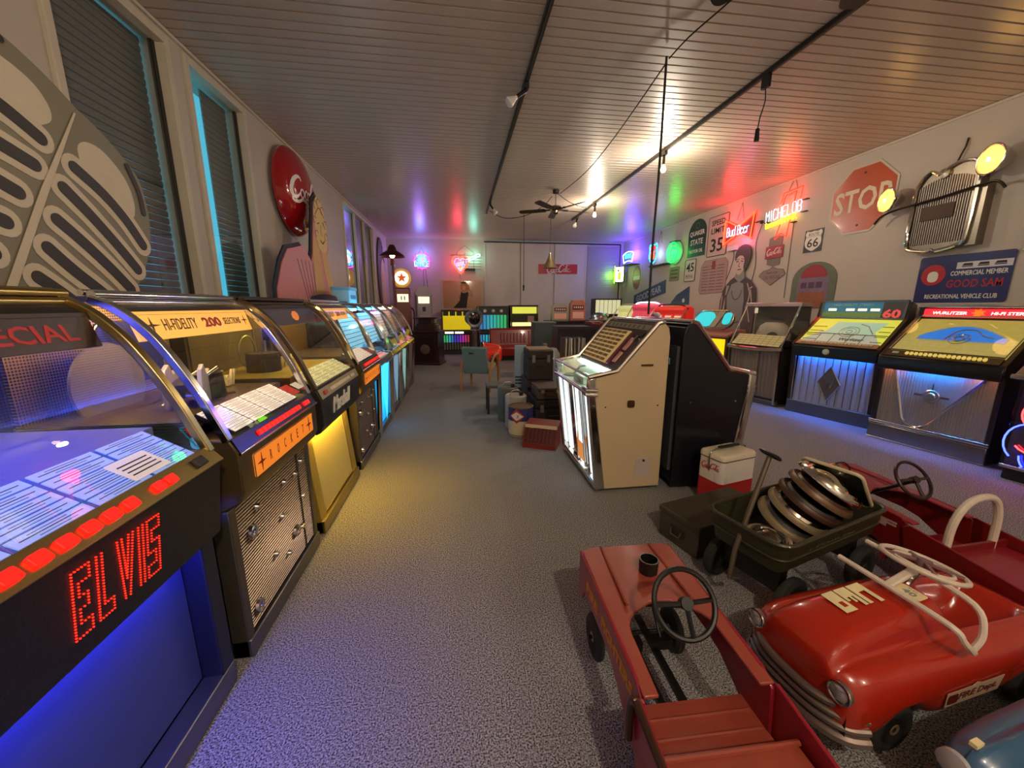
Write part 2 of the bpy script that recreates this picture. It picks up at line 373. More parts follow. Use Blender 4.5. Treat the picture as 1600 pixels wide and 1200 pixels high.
# ceiling fan
def ceiling_fan(label, x, y, a0, reach=.50):
    t = thing('ceiling_fan', label, 'fan', (x, y, H))
    MB().lathe([(.001, 0), (.06, 0), (.055, -.05), (.02, -.06)]).build('canopy', DARK, t)
    MB().cyl((0, 0, -.05), (0, 0, -.26), .012).build('downrod', STEEL, t)
    MB().lathe([(.001, -.25), (.05, -.255), (.11, -.275), (.125, -.30), (.11, -.33), (.06, -.34), (.055, -.38), (.03, -.40), (.001, -.402)]).build('motor_housing', M('pewter', '#8f8678', .2, 1), t)
    for k in range(5):
        a = k*72+a0; m = Matrix.Rotation(R(a), 4, 'Z')
        bl = MB(m @ T(0, 0, -.325) @ Matrix.Rotation(R(12), 4, 'X')).prism(rrect(reach, .12, .045, cx=.17+reach/2), -.004, .004).build('blade', M('dark_fan_blade', '#2b211b', .35), t)
        MB(m @ T(0, 0, -.325)).box(.1, .24, -.02, .02, -.008, .012).build('blade_bracket', DARK, bl)
ceiling_fan('five-bladed ceiling fan with polished motor hanging between the two lighting tracks near the back', 1.77, 7.11, 12)
ceiling_fan('ceiling fan with dark blades hanging over the pedal cars', 1.83, 1.75, 50, .54)
# aluminium pendant
t = thing('pendant_lamp', 'conical aluminium pendant lamp hanging before the red banner sign', 'lamp', (2.18, 9.2, H))
MB().cyl((0, 0, -.79), (0, 0, 0), .004, seg=6).build('cord', CABLE, t)
MB().lathe([(.03, -.78), (.035, -.84), (.05, -.88), (.085, -.96), (.15, -1.08), (.19, -1.13), (.186, -1.13), (.08, -.97), (.03, -.86)]).build('shade', M('spun_aluminium', '#c8b890', .3, .9), t)
# hanging leads
def lead(name, label, pts, r=.006, plug=None):
    t = thing(name, label, 'cord', pts[0])
    o = Vector(pts[0]); P = [Vector(p)-o for p in pts]
    MB().tube(smooth(P) if len(P) > 2 else P, r, 6).build('lead', CABLE, t)
    if plug: MB().cyl(P[-1], P[-1]-Vector((0, 0, plug)), .022, .014).build('plug', CABLE, t)
    return t
lead('hanging_cable', 'long thin cord with plug hanging from the fan cord near the back', [(1.45, 8.6, H-.03), (1.45, 8.6, 1.9)], .006, .12)
lead('ceiling_cable', 'slack black cord looping from the left track over to the fan', [(.67, 8.1, H-.15), (.95, 7.9, H-.32), (1.3, 7.6, H-.33), (1.6, 7.4, H-.2), (1.72, 7.2, H-.08)])
lead('ceiling_cable', 'slack black cord from the fan canopy to the track with lit bulbs', [(1.8, 7.1, H-.06), (2.1, 7.3, H-.15), (2.45, 7.5, H-.17), (2.7, 7.6, H-.05)])
lead('ceiling_cable', 'taut cord with a black socket strung from ceiling hook to the fan', [(1.75, 3.40, H-.05), (1.81, 4.6, H-.13), (1.84, 5.7, H-.15), (1.80, 6.95, H-.10)])
# ================================================================ LEFT ROW OF JUKEBOXES (front faces local -Y, local x = viewer's right)
ARM = [(-.055, .955), (-.025, 1.03), (.01, 1.12), (.06, 1.225), (.125, 1.335), (.19, 1.41), (.25, 1.455), (.30, 1.475)]
ARMS = smooth(ARM, 4)
def pt(pr, t):
    i = min(int(t*(len(pr)-1)), len(pr)-2); u = t*(len(pr)-1)-i
    return pr[i][0]*(1-u)+pr[i+1][0]*u, pr[i][1]*(1-u)+pr[i+1][1]*u
STAR4 = [(0, 1), (.12, .14), (1, 0), (.12, -.14), (0, -1), (-.12, -.14), (-1, 0), (-.12, .14)]
def star4(b, cx, cy, rx, ry, t=.002): b.prism([(cx+x*rx, cy+y*ry) for x, y in STAR4], 0, t)
CARD = M('cream_title_card', '#ece4d2', .6, var=.04, emit='#fff0d8', es=.12); CARDB = M('pale_blue_title_card', '#a9c1f2', .6, emit='#88a8ff', es=.22); CARDL = M('backlit_title_card', '#f0e6d6', .6, emit='#fff0dc', es=.34); INK = M('black_print', '#1b1815', .6); REDINK = M('dark_red_print', '#8a1410', .5)  # weak backlight put into the title card colour; price cards share the glow
REDB = E('lit_red_button', '#ff1008', 1.6, '#b01008')
def title_rack(t, w, y0, z0, y1, z1, rows, cols, card, frame_mat, x0=None, x1=None, lines=True, mat_line=INK):
    """sloping rack of title cards, each card its own part"""
    x0 = -w/2 if x0 is None else x0; x1 = w/2 if x1 is None else x1
    F = frame((0, y0, z0), (1, 0, 0), (0, y1-y0, z1-z0)); L = math.hypot(y1-y0, z1-z0)
    MB(F).box(x0, x1, 0, L, -.012, 0).build('title_rack', frame_mat, t)
    cw, ch = (x1-x0)/cols, L/rows; src = {}
    b = MB()
    b.box(-cw*.46, cw*.46, -ch*.42, ch*.42, 0, .003); ln = MB()
    if lines: ln.box(-cw*.38, cw*.38, -ch*.03, ch*.03, .003, .0036).box(-cw*.26, cw*.2, ch*.19, ch*.23, .003, .0036).box(-cw*.2, cw*.26, -ch*.26, -ch*.22, .003, .0036)
    first = None
    for r in range(rows):
        for c in range(cols):
            m = F @ T(x0+(c+.5)*cw, (r+.5)*ch, 0)
            if first is None:
                first = b.build('title_card', card, t); first.matrix_local = m
                if lines: fl = ln.build('print_lines', mat_line, first, smooth=False)
            else:
                k = first.copy(); COL.objects.link(k); k.parent = t; k.matrix_local = m
                if lines:
                    l2 = fl.copy(); COL.objects.link(l2); l2.parent = k
    return F
def canopy(t, w, railm, armm, topm=None):
    hw = w/2
    MB().sheet([(p[0], p[1]) for p in ARMS], -hw+.015, hw-.015).build('canopy_glass', GLASS, t)
    for s in (-1, 1):
        poly = [(p[0]+.02, p[1]-.01) for p in ARMS]+[(.6, 1.46), (.6, .97), (.0, .955)]
        MB().xprism(poly, s*(hw-.012)-.002, s*(hw-.012)+.002).build('side_glass', GLASS, t)
        # arm: flat metal strip following the glass
        n = len(ARMS); o = []
        for i, p in enumerate(ARMS):
            d = Vector(ARMS[min(i+1, n-1)])-Vector(ARMS[max(i-1, 0)]); d.normalize(); nn = Vector((-d.y, d.x)) if -d.y < 0 else Vector((d.y, -d.x))
            q = Vector(p); x0, x1 = s*(hw-.026), s*(hw+.004)
            a, c = q+nn*.012, q-nn*.016
            o.append([(x0, a.x, a.y), (x1, a.x, a.y), (x1, c.x, c.y), (x0, c.x, c.y)])
        MB().loft(o, True, True).build('canopy_arm', armm, t, bev=.004)
    MB().sheet([(p[0]+.004, p[1]-.006) for p in ARMS if p[0] > .198], -hw+.016, hw-.016).build('canopy_hood', topm or BLACK, t)
    MB().box(-hw, hw, .29, .76, 1.462, 1.482).build('lid', topm or BLACK, t, bev=.004)
    for (y, z, r) in ((.285, 1.487, .014), (.27, 1.462, .013), (.315, 1.495, .010)):
        MB().cyl((-hw, y, z), (hw, y, z), r).build('top_rail', railm, t)
def lcab(t, w, bodym, ctl, ctlm, zc=.66):
    hw = w/2
    MB().box(-hw+.012, hw-.012, .075, .76, .05, .955).build('cabinet', bodym, t)
    MB().box(-hw+.012, hw-.012, .62, .76, .955, 1.462).build('back_box', DARK, t)
    MB().xprism(ctl, -hw+.004, hw-.004).build('control_panel', ctlm, t, bev=.006)
def glow_tube(t, w, y, z, mat, r=.012, nm='light_tube'):
    return MB().cyl((-w/2, y, z), (w/2, y, z), r, seg=10).build(nm, mat, t)
def buttons(t, F, xs, y, w, h, mat, nm='button'):
    b = MB().prism(rrect(w, h, min(w, h)*.2, 3), 0, .012); first = None
    for x in xs:
        m = F @ T(x, y, 0)
        if first is None: first = b.build(nm, mat, t, bev=.002); first.matrix_local = m
        else: k = first.copy(); COL.objects.link(k); k.parent = t; k.matrix_local = m
XFL = -.92
def perf_mat(name, c1, c2, sc, rough=.35, metal=.7):
    """perforated sheet metal: round holes in a grid"""
    m = M(name, c1, rough, metal); nt = m.node_tree; b = nt.nodes['Principled BSDF']; L = nt.links
    tc = nt.nodes.new('ShaderNodeTexCoord'); mp = nt.nodes.new('ShaderNodeMapping'); mp.inputs['Scale'].default_value = (sc, sc, sc)
    fr = nt.nodes.new('ShaderNodeVectorMath'); fr.operation = 'FRACTION'; sb = nt.nodes.new('ShaderNodeVectorMath'); sb.operation = 'SUBTRACT'; sb.inputs[1].default_value = (.5, .5, .5)
    sp = nt.nodes.new('ShaderNodeSeparateXYZ'); cb = nt.nodes.new('ShaderNodeCombineXYZ'); ln = nt.nodes.new('ShaderNodeVectorMath'); ln.operation = 'LENGTH'
    gt = nt.nodes.new('ShaderNodeMath'); gt.operation = 'GREATER_THAN'; gt.inputs[1].default_value = .36
    mx = nt.nodes.new('ShaderNodeMix'); mx.data_type = 'RGBA'; mx.inputs[6].default_value = (*lin(c2), 1); mx.inputs[7].default_value = (*lin(c1), 1)
    L.new(tc.outputs['Object'], mp.inputs[0]); L.new(mp.outputs[0], fr.inputs[0]); L.new(fr.outputs[0], sb.inputs[0]); L.new(sb.outputs[0], sp.inputs[0])
    L.new(sp.outputs[0], cb.inputs[0]); L.new(sp.outputs[2], cb.inputs[1]); L.new(cb.outputs[0], ln.inputs[0]); L.new(ln.outputs['Value'], gt.inputs[0])
    L.new(gt.outputs[0], mx.inputs[0]); L.new(mx.outputs[2], b.inputs['Base Color'])
    return m

# ---- 1: black jukebox with red dot lettering, blue glow
y0, y1 = .38, 1.385; w = y1-y0; hw = w/2
t = thing('jukebox', 'black jukebox with red dot lettering on its front and blue glow below', 'jukebox', (XFL, (y0+y1)/2, 0), 90)
NAVY = M('dark_blue_panel', '#39437a', .5); GOLDARM = M('brass_trim', '#a8935c', .28, .95)
lcab(t, w, BLACK, [(.075, .70), (-.01, .70), (-.022, .652), (-.045, .652), (-.05, .69), (-.078, .905), (-.085, .925), (-.05, .965), (.075, .965)], M('black_leatherette', '#131110', .5, bump=.15, scale=160), .66)
MB().box(-hw+.05, hw-.075, .058, .075, .10, .70).build('lower_panel', NAVY, t)
for s in (-1, 1): MB().box(s*(hw-.035)-.035, s*(hw-.035)+.035, -.012, .075, .0, .655).build('side_post', M('dark_navy_post', '#1d2036', .35, .3), t, bev=.006)
MB().box(-hw, hw, -.015, .06, 0, .095).build('plinth', M('pewter_plinth', '#7d7a78', .3, .9), t, bev=.006)
glow_tube(t, w-.2, .022, .682, E('blue_tube', '#4a54ff', 80), .012)
Fc = frame((0, -.0845, .925), (1, 0, 0), (0, .035, .040)); Lc = .053
MB(Fc).box(-hw+.004, hw-.004, -.004, Lc+.01, 0, .008).build('gold_rail', GOLDARM, t, bev=.002)
buttons(t, Fc @ T(0, 0, .006), [Y-(y0+y1)/2 for Y in (.58, .635, .69, .745, .80, .855, .91, .965, 1.02)], .028, .036, .03, REDB)
buttons(t, Fc @ T(0, 0, .006), [Y-(y0+y1)/2 for Y in (1.115, 1.16)], .028, .034, .028, REDB)
MB(Fc).box(hw-.12, hw-.075, .012, .045, .008, .02).build('coin_return', DARK, t, bev=.003)
# dot lettering: letter outlines sampled as lamps
F = frame((0, -.0495, .69), (1, 0, 0), (0, -.0285, .215)); dots = MB(F)
OUT = {'E': [(0,0),(0,7),(4,7),(4,5.6),(1.4,5.6),(1.4,4.2),(3.4,4.2),(3.4,2.9),(1.4,2.9),(1.4,1.4),(4,1.4),(4,0)], 'L': [(0,0),(0,7),(1.4,7),(1.4,1.4),(3.8,1.4),(3.8,0)], 'V': [(1.6,0),(0,7),(1.3,7),(2.3,2.2),(3.3,7),(4.6,7),(3,0)],
 'I': [(0,0),(0,7),(1.4,7),(1.4,0)], 'S': [(0,0),(0,1.4),(2.7,1.4),(2.7,2.9),(0,2.9),(0,7),(4,7),(4,5.6),(1.4,5.6),(1.4,4.2),(4,4.2),(4,0)]}
xx = .845-(y0+y1)/2; k = .0242
for ch, adv in (('E', 5.0), ('L', 4.7), ('V', 5.4), ('I', 2.4), ('S', 4)):
    P = OUT[ch]; sx = .0102
    for i in range(len(P)):
        a, c = P[i], P[(i+1) % len(P)]; n = max(1, int(math.hypot((c[0]-a[0])*sx, (c[1]-a[1])*k)/.0076))
        for j in range(n):
            u = j/n; dots.cyl((xx+(a[0]+(c[0]-a[0])*u)*sx, .025+(a[1]+(c[1]-a[1])*u)*k, 0), (xx+(a[0]+(c[0]-a[0])*u)*sx, .025+(a[1]+(c[1]-a[1])*u)*k, .003), .0019, seg=6)
    xx += adv*.0118
dots.build('dot_lettering', E('red_dot_lamp', '#ff2010', 2.2), t, kind='stuff')
title_rack(t, w, -.045, .972, .10, 1.055, 5, 5, CARDB, M('blue_rack', '#2f63b8', .4), -hw+.06, hw-.06)
glow_tube(t, w-.2, .582, 1.02, E('added_blue_tube', '#4c70ff', 40), .010)  # hidden tube added to light the perforated back from below
MB().box(-hw+.02, hw-.02, .10, .56, .985, 1.055).build('deck', M('blue_grey_deck', '#6a6f9c', .45), t)
pm = perf_mat('perforated_back', '#d8d8ec', '#26263e', 95, .45, .2)
MB().box(-.12, hw-.03, .60, .618, 1.03, 1.45).build('perforated_back', pm, t); MB().box(-.12, hw-.03, .56, .618, .985, 1.0).build('tube_tray', BLACK, t)
MB(T(-.16, .5, 1.24) @ rot(90, 'Y') @ Matrix.Diagonal((1, .55, 1, 1))).lathe([(.001, 0), (.17, 0), (.18, .015), (.17, .03), (.001, .03)]).build('record_drum', M('smoky_clear_plastic', '#9a98a0', .2), t)
MB().box(-hw+.02, -.24, .18, .5, 1.055, 1.2).build('player_housing', M('silver_plastic', '#8f8f96', .35), t, bev=.03)
MB().cyl((-.16, .28, 1.056), (-.16, .28, 1.07), .07).build('turntable', BLACK, t)
MB().box(.14, .24, .3, .4, 1.055, 1.059).build('deck_grille', DARK, t)
canopy(t, w, GOLDARM, GOLDARM)
n = [(.184, 1.328), (.214, 1.43)]
F = frame((0, n[0][0], n[0][1]), (1, 0, 0), (0, n[1][0]-n[0][0], n[1][1]-n[0][1])); Lm = math.hypot(n[1][0]-n[0][0], n[1][1]-n[0][1])
MB(F).box(-hw+.03, hw-.03, 0, Lm, -.01, 0).build('marquee', M('dark_maroon_marquee', '#2a0a0a', .4), t)
text('SPECIAL', 'lettering', M('red_marquee_letter', '#a02020', .5, emit='#7a1010', es=.5), t, F @ T(.265, Lm*.45, .0005), .06, w=.30, h=.05, shear=-.15, bold=.001)
glow_tube(t, w-.1, .27, 1.435, E('violet_blue_tube', '#5560ff', 60), .010)
Fr = frame((0, -.045, .972), (1, 0, 0), (0, .145, .083)); MB(Fr).prism(rrect(.13, .085, .004, 2, .27, .05), .010, .012).build('price_card', CARD, t); b = MB(Fr)
for i in range(4): b.box(.22, .32, .025+.014*i, .029+.014*i, .012, .0126)
b.build('price_print', INK, t)

# ---- 2 & 4: tall gold jukeboxes with orange plates
RIB = M('gilt_rib', '#9a8670', .26, .9); ORANGE = M('orange_glow_plate', '#f08a2c', .4, emit='#ff8a20', es=.35); MARQ = M('amber_marquee', '#eeb45c', .5, emit='#ffb84a', es=.55)  # orange plate material has a glow put into its colour
BRONZP = M('olive_bronze_panel', '#54431e', .38, .35)
def rocket(y0, y1, label, first=True, words=True):
    w = y1-y0; hw = w/2; t = thing('jukebox', label, 'jukebox', (XFL, (y0+y1)/2, 0), 90)
    lcab(t, w, BLACK, [(.04, .655), (-.0, .67), (-.065, .70), (-.085, .745), (-.085, .905), (-.06, .955), (.06, .965)], BRONZP)
    # horn-shaped tapering lower front with horizontal ribs
    ribs = MB(); z = .1; 
    while z < .665:
        ribs.cyl((-hw+.05, -.012, z), (hw-.05, -.012, z), .0042, seg=6, caps=False); z += .0145
    ribs.build('ribbed_grille', RIB, t, kind='stuff')
    MB().box(-hw+.05, hw-.05, -.008, .025, .09, .665).build('grille_backing', M('dark_mauve_backing', '#1f151a', .5), t)
    for s in (-1, 1): MB().xprism([(-.02, 0), (-.02, .67), (.05, .67), (.05, 0)], s*(hw-.025)-.025, s*(hw-.025)+.025).build('side_post', M('smoked_post', '#4d463c', .35, .4), t, bev=.006)
    MB().box(-hw, hw, -.03, .06, 0, .085).build('plinth', M('pewter_plinth', '#7d7a78', .3, .9), t, bev=.006)
    MB().box(hw-.17, hw-.158, -.018, -.006, .09, .66).build('grille_strip', BLACK, t)
    st = MB(T(0, -.016, 0) @ rot(90, 'X')).lathe([(.001, .016), (.010, .015), (.013, .006), (.016, .0)], 14).build('stud', CHROME, t)
    R2 = MB(T(0, -.016, 0) @ rot(90, 'X')).lathe([(.001, .02), (.012, .018), (.014, .008), (.020, .008), (.024, .014), (.030, .012), (.033, 0)], 18).build('bullseye_stud', CHROME, t)
    P = [(-.20, .585), (.06, .575), (.0, .42), (-.10, .28), (.02, .20), (.19, .56), (.25, .40), (.20, .24), (.27, .60)]
    for i, (x, z) in enumerate(P):
        if i == 0: st.location = (x, 0, z)
        else: share(st, t, (x, 0, z))
    for i, (x, z) in enumerate([(-.26, .50), (.13, .26), (-.29, .16)]):
        if i == 0: R2.location = (x, 0, z)
        else: share(R2, t, (x, 0, z))
    # orange name plate
    F = frame((0, -.0855, .745), (1, 0, 0), (0, 0, 1))
    pl = MB(F).prism(rrect(.62, .10, .008, 3, 0, .072), 0, .006).build('name_plate', ORANGE, t, bev=.002)
    MB(F).tube([(p[0], p[1], .006) for p in rrect(.62, .10, .008, 3, 0, .072)], .0022, 6, closed=True).build('plate_rim', CHROME, pl)
    s4 = MB(F @ T(0, 0, .0062)); star4(s4, -.255, .072, .036, .04); star4(s4, .255, .072, .036, .04); s4.build('plate_stars', REDINK, pl)
    for i, ch in enumerate('ROCKET'):
        text(ch, 'letter', REDINK, pl, F @ T(-.175+.07*i, .072, .0065), .05, w=.017, h=.045, ext=.0006)
    # control top with buttons
    F2 = frame((0, -.0845, .905), (1, 0, 0), (0, .0245, .05)); MB(F2).box(-hw+.01, hw-.01, -.004, .056, 0, .006).build('button_rail', M('black_gloss', '#17130f', .2), t)
    MB(F2).cyl((-hw+.005, -.006, .004), (hw-.005, -.006, .004), .005).build('chrome_trim', CHROME, t)
    buttons(t, F2 @ T(0, 0, .004), [-.22+.036*i for i in range(12)], .026, .029, .022, REDB); buttons(t, F2 @ T(0, 0, .004), [.26, .295], .026, .029, .022, REDB)
    F3 = title_rack(t, w, -.045, .968, .085, 1.045, 6, 4 if first else 6, CARDL, M('dark_rack', '#241c18', .4), -hw+.075, hw-.14)
    MB(F3).box(hw-.135, hw-.05, .02, .10, 0, .003).build('notice_card', M('red_notice', '#d4382c', .6), t)
    MB(F3).box(hw-.10, hw-.03, .02, .07, .03, .033).build('price_card', CARD, t)
    MB().box(-hw+.02, hw-.02, .085, .62, .99, 1.03).build('deck', perf_mat('gold_mesh_deck', '#c9ad62', '#3a2c12', 90, .3, .8), t)
    MB().box(-hw+.02, hw-.02, .605, .62, 1.03, 1.45).build('mesh_back', perf_mat('gold_mesh_back', '#b49a58', '#2a2012', 90, .4, .7), t)
    # record mechanism
    if first:
        MB(T(-.12, .52, 1.13) @ rot(90, 'X') ).lathe([(.001, 0), (.17, 0), (.175, .006), (.17, .012), (.001, .012)], 40).build('record_wheel', M('olive_disc', '#8d8a55', .3, .5), t)
        mech = [(-.11, 0), (.15, 0), (.15, .07), (.10, .10), (.03, .09), (-.02, .13), (-.08, .12), (-.11, .08)]
        m1 = MB(T(-.06, .195, 1.03) @ rot(25, 'Z') @ rot(90, 'X') @ Matrix.Scale(1.35, 4)).prism(mech, -.006, .006).build('mechanism_plate', M('pale_lilac_metal', '#b6b2d0', .35, .2), t, bev=.003)
        m2 = MB(T(-.06, .33, 1.03) @ rot(25, 'Z') @ rot(90, 'X') @ Matrix.Scale(1.35, 4)).prism(mech, -.006, .006).build('mechanism_plate', M('pale_lilac_metal'), t, bev=.003)
        MB(T(-.06, .27, 1.045) @ rot(25, 'Z')).box(-.09, .12, -.045, .045, .02, .085).build('gripper_block', DARK, t, bev=.008)
        MB(T(.05, .26, 1.03)).cyl((0, 0, 0), (0, 0, .115), .075, .07, 24).build('motor_can', M('dark_bronze_can', '#3a3028', .3, .6), t)
        a = MB(); a.cyl((-.2, .28, 1.05), (.05, .2, 1.17), .008).cyl((-.05, .3, 1.12), (.1, .3, 1.16), .006).cyl((-.14, .215, 1.08), (-.14, .19, 1.08), .022); a.build('linkage', CHROME, t)
        text('Marshall', 'script_badge', M('ivory_badge', '#e8dfb8', .3, .3), t, T(.20, .30, 1.085) @ rot(90, 'X') @ rot(-4, 'Z'), .1, w=.32, h=.085, shear=.35, ext=.006)
        MB(frame((.14, .604, 1.24), (1, 0, 0), (0, 0, 1))).tube([(p[0], p[1], 0) for p in rrect(.36, .28, .05, 5)], .006, closed=True).build('window_trim', CHROME, t)
        MB(frame((.14, .604, 1.24), (1, 0, 0), (0, 0, 1))).prism(rrect(.36, .28, .05, 5), -.004, .0).build('back_window', M('navy_back_window', '#2c3360', .25), t)
        dm = MB(frame((.0, .12, 1.031), (1, 0, 0), (0, 1, 0))); dm.prism([(.10, .08), (.13, .10), (.16, .08), (.13, .06)], 0, .003); dm.build('diamond_mark', M('brown_mark', '#4a2418', .5), t)
    canopy(t, w, CHROME, CHROME, M('smoked_lid', '#3a3430', .3))
    n = [(.184, 1.328), (.214, 1.43)]
    F = frame((0, n[0][0], n[0][1]), (1, 0, 0), (0, n[1][0]-n[0][0], n[1][1]-n[0][1])); Lm = math.hypot(n[1][0]-n[0][0], n[1][1]-n[0][1])
    mq = MB(F).box(-hw+.03, hw-.03, 0, Lm, -.01, 0).build('marquee', MARQ, t)
    s4 = MB(F @ T(0, 0, .0003)); star4(s4, -hw+.11, Lm*.5, .045, Lm*.3, .001); star4(s4, hw-.07, Lm*.5, .03, Lm*.25, .001); s4.build('marquee_stars', M('brown_print', '#5a2010', .5), mq)
    text('HI-FIDELITY', 'lettering', M('brown_print'), mq, F @ T(-.14, Lm*.5, .0005), .04, w=.19, h=.045)
    text('SELECTIONS', 'lettering', M('brown_print'), mq, F @ T(.22, Lm*.5, .0005), .04, w=.14, h=.032)
    text('200', 'lettering', M('red_print', '#c8321c', .5), mq, F @ T(.06, Lm*.5, .0005), .05, w=.13, h=.045, bold=.002, shear=-.2)
    glow_tube(t, w-.1, .27, 1.435, E('warm_tube', '#ffd684', 34), .010)
    return t
rocket(1.475, 2.275, 'gilt ribbed jukebox with orange name plate and silver record mechanism under its canopy')
# ---- 3: black amplifier style jukebox
y0, y1 = 2.37, 3.245; w = y1-y0; hw = w/2
t = thing('jukebox', 'black jukebox with white script badge and glowing yellow lower front', 'jukebox', (XFL, (y0+y1)/2, 0), 90)
lcab(t, w, BLACK, [(.075, .71), (-.02, .71), (-.03, .665), (-.06, .68), (-.085, .73), (-.085, .89), (-.06, .95), (.075, .965)], M('black_vinyl', '#1a1614', .5, bump=.1, scale=160))
GOLDC = M('gold_cloth', '#b9aa66', .7, bump=.1, scale=120)
MB().xprism([(-.0, .10), (.05, .70), (.07, .70), (.02, .10)], -hw+.06, hw-.10).build('lower_panel', GOLDC, t)
for s in (-1, 1): MB().xprism([(-.02, 0), (.04, .68), (.08, .68), (.06, 0)], s*(hw-.05)-.05, s*(hw-.05)+.05).build('side_post', M('yellow_gold_post', '#a8913c', .4, .3), t, bev=.004)
MB().box(-hw, hw, -.03, .06, 0, .09).build('plinth', M('brass_plinth', '#9c8a4c', .3, .9), t, bev=.006)
MB().tube([(-hw+.06, -.005, .1), (hw-.1, -.005, .1), (hw-.1, .045, .66)], .006).build('gold_edge', GOLDARM, t)
glow_tube(t, w-.16, .012, .692, E('yellow_tube', '#ffcc40', 90), .011)
F = frame((0, -.0855, .74), (1, 0, 0), (0, 0, 1))
text('Marshall', 'script_badge', M('white_badge', '#efe9da', .3), t, F @ T(-.05, .07, .0), .12, w=.40, h=.10, shear=.45, ext=.008, bold=.0012)
F2 = frame((0, -.0845, .89), (1, 0, 0), (0, .0245, .06)); MB(F2).box(-hw+.01, hw-.01, 0, .062, 0, .006).build('gold_rail', GOLDM, t)
buttons(t, F2 @ T(0, 0, .004), [-.22+.036*i for i in range(12)]+[.26, .30], .03, .026, .022, M('ivory_button', '#e8dcb4', .4)); buttons(t, F2 @ T(0, 0, .004), [-.34], .03, .05, .025, M('red_key', '#b83028', .4))
title_rack(t, w, -.045, .965, .085, 1.04, 3, 5, M('lit_green_card', '#e2e4b4', .6, emit='#e8e2a0', es=.25), M('cream_rack', '#cfc08a', .4), -hw+.06, hw-.06)
MB().box(-hw+.02, hw-.02, .085, .62, .99, 1.03).build('deck', M('yellow_gold_deck', '#cdb858', .35, .3), t)
MB().box(-hw+.02, hw-.02, .60, .62, 1.03, 1.45).build('speaker_cloth', M('brown_speaker_cloth', '#6a5c44', .7, bump=.2, scale=200), t)
text('Marshall', 'script_badge', M('ivory_badge'), t, T(.12, .3, 1.07) @ rot(90, 'X'), .1, w=.26, h=.075, shear=.35, ext=.006)
MB(T(-.12, .36, 1.03)).cyl((0, 0, 0), (0, 0, .12), .1, .095, 24).build('motor_can', DARK, t)
b = MB(); b.cyl((-.02, .45, 1.03), (-.02, .45, 1.3), .008).cyl((.0, .4, 1.03), (.0, .4, 1.22), .012).torus((-.12, .45, 1.16), (0, 1, 0), .1, .006); b.build('tone_arm', STEEL, t)
canopy(t, w, M('dark_chrome', '#6a625a', .2, 1), M('brown_arm', '#6a5a40', .3, .7), M('smoked_lid'))
n = [(.184, 1.328), (.214, 1.43)]
F = frame((0, n[0][0], n[0][1]), (1, 0, 0), (0, n[1][0]-n[0][0], n[1][1]-n[0][1])); Lm = math.hypot(n[1][0]-n[0][0], n[1][1]-n[0][1])
MB(F).box(-hw+.03, hw-.03, 0, Lm, -.01, 0).build('marquee', M('black_marquee', '#17120f', .35), t)
MB(F @ T(.05, Lm*.55, 0) @ Matrix.Diagonal((1.6, 1, 1, 1))).prism([(.035*math.cos(i*PI/8)*(1 if i % 2 else .9), .035*math.sin(i*PI/8)*(1 if i % 2 else .9)) for i in range(16)], 0, .002).build('orange_medallion', ORANGE, t)
glow_tube(t, w-.1, .27, 1.435, E('yellow_white_tube', '#ffdc70', 26), .010)
rocket(3.36, 4.135, 'gilt ribbed jukebox with orange plates beside the bright cyan jukebox', False)

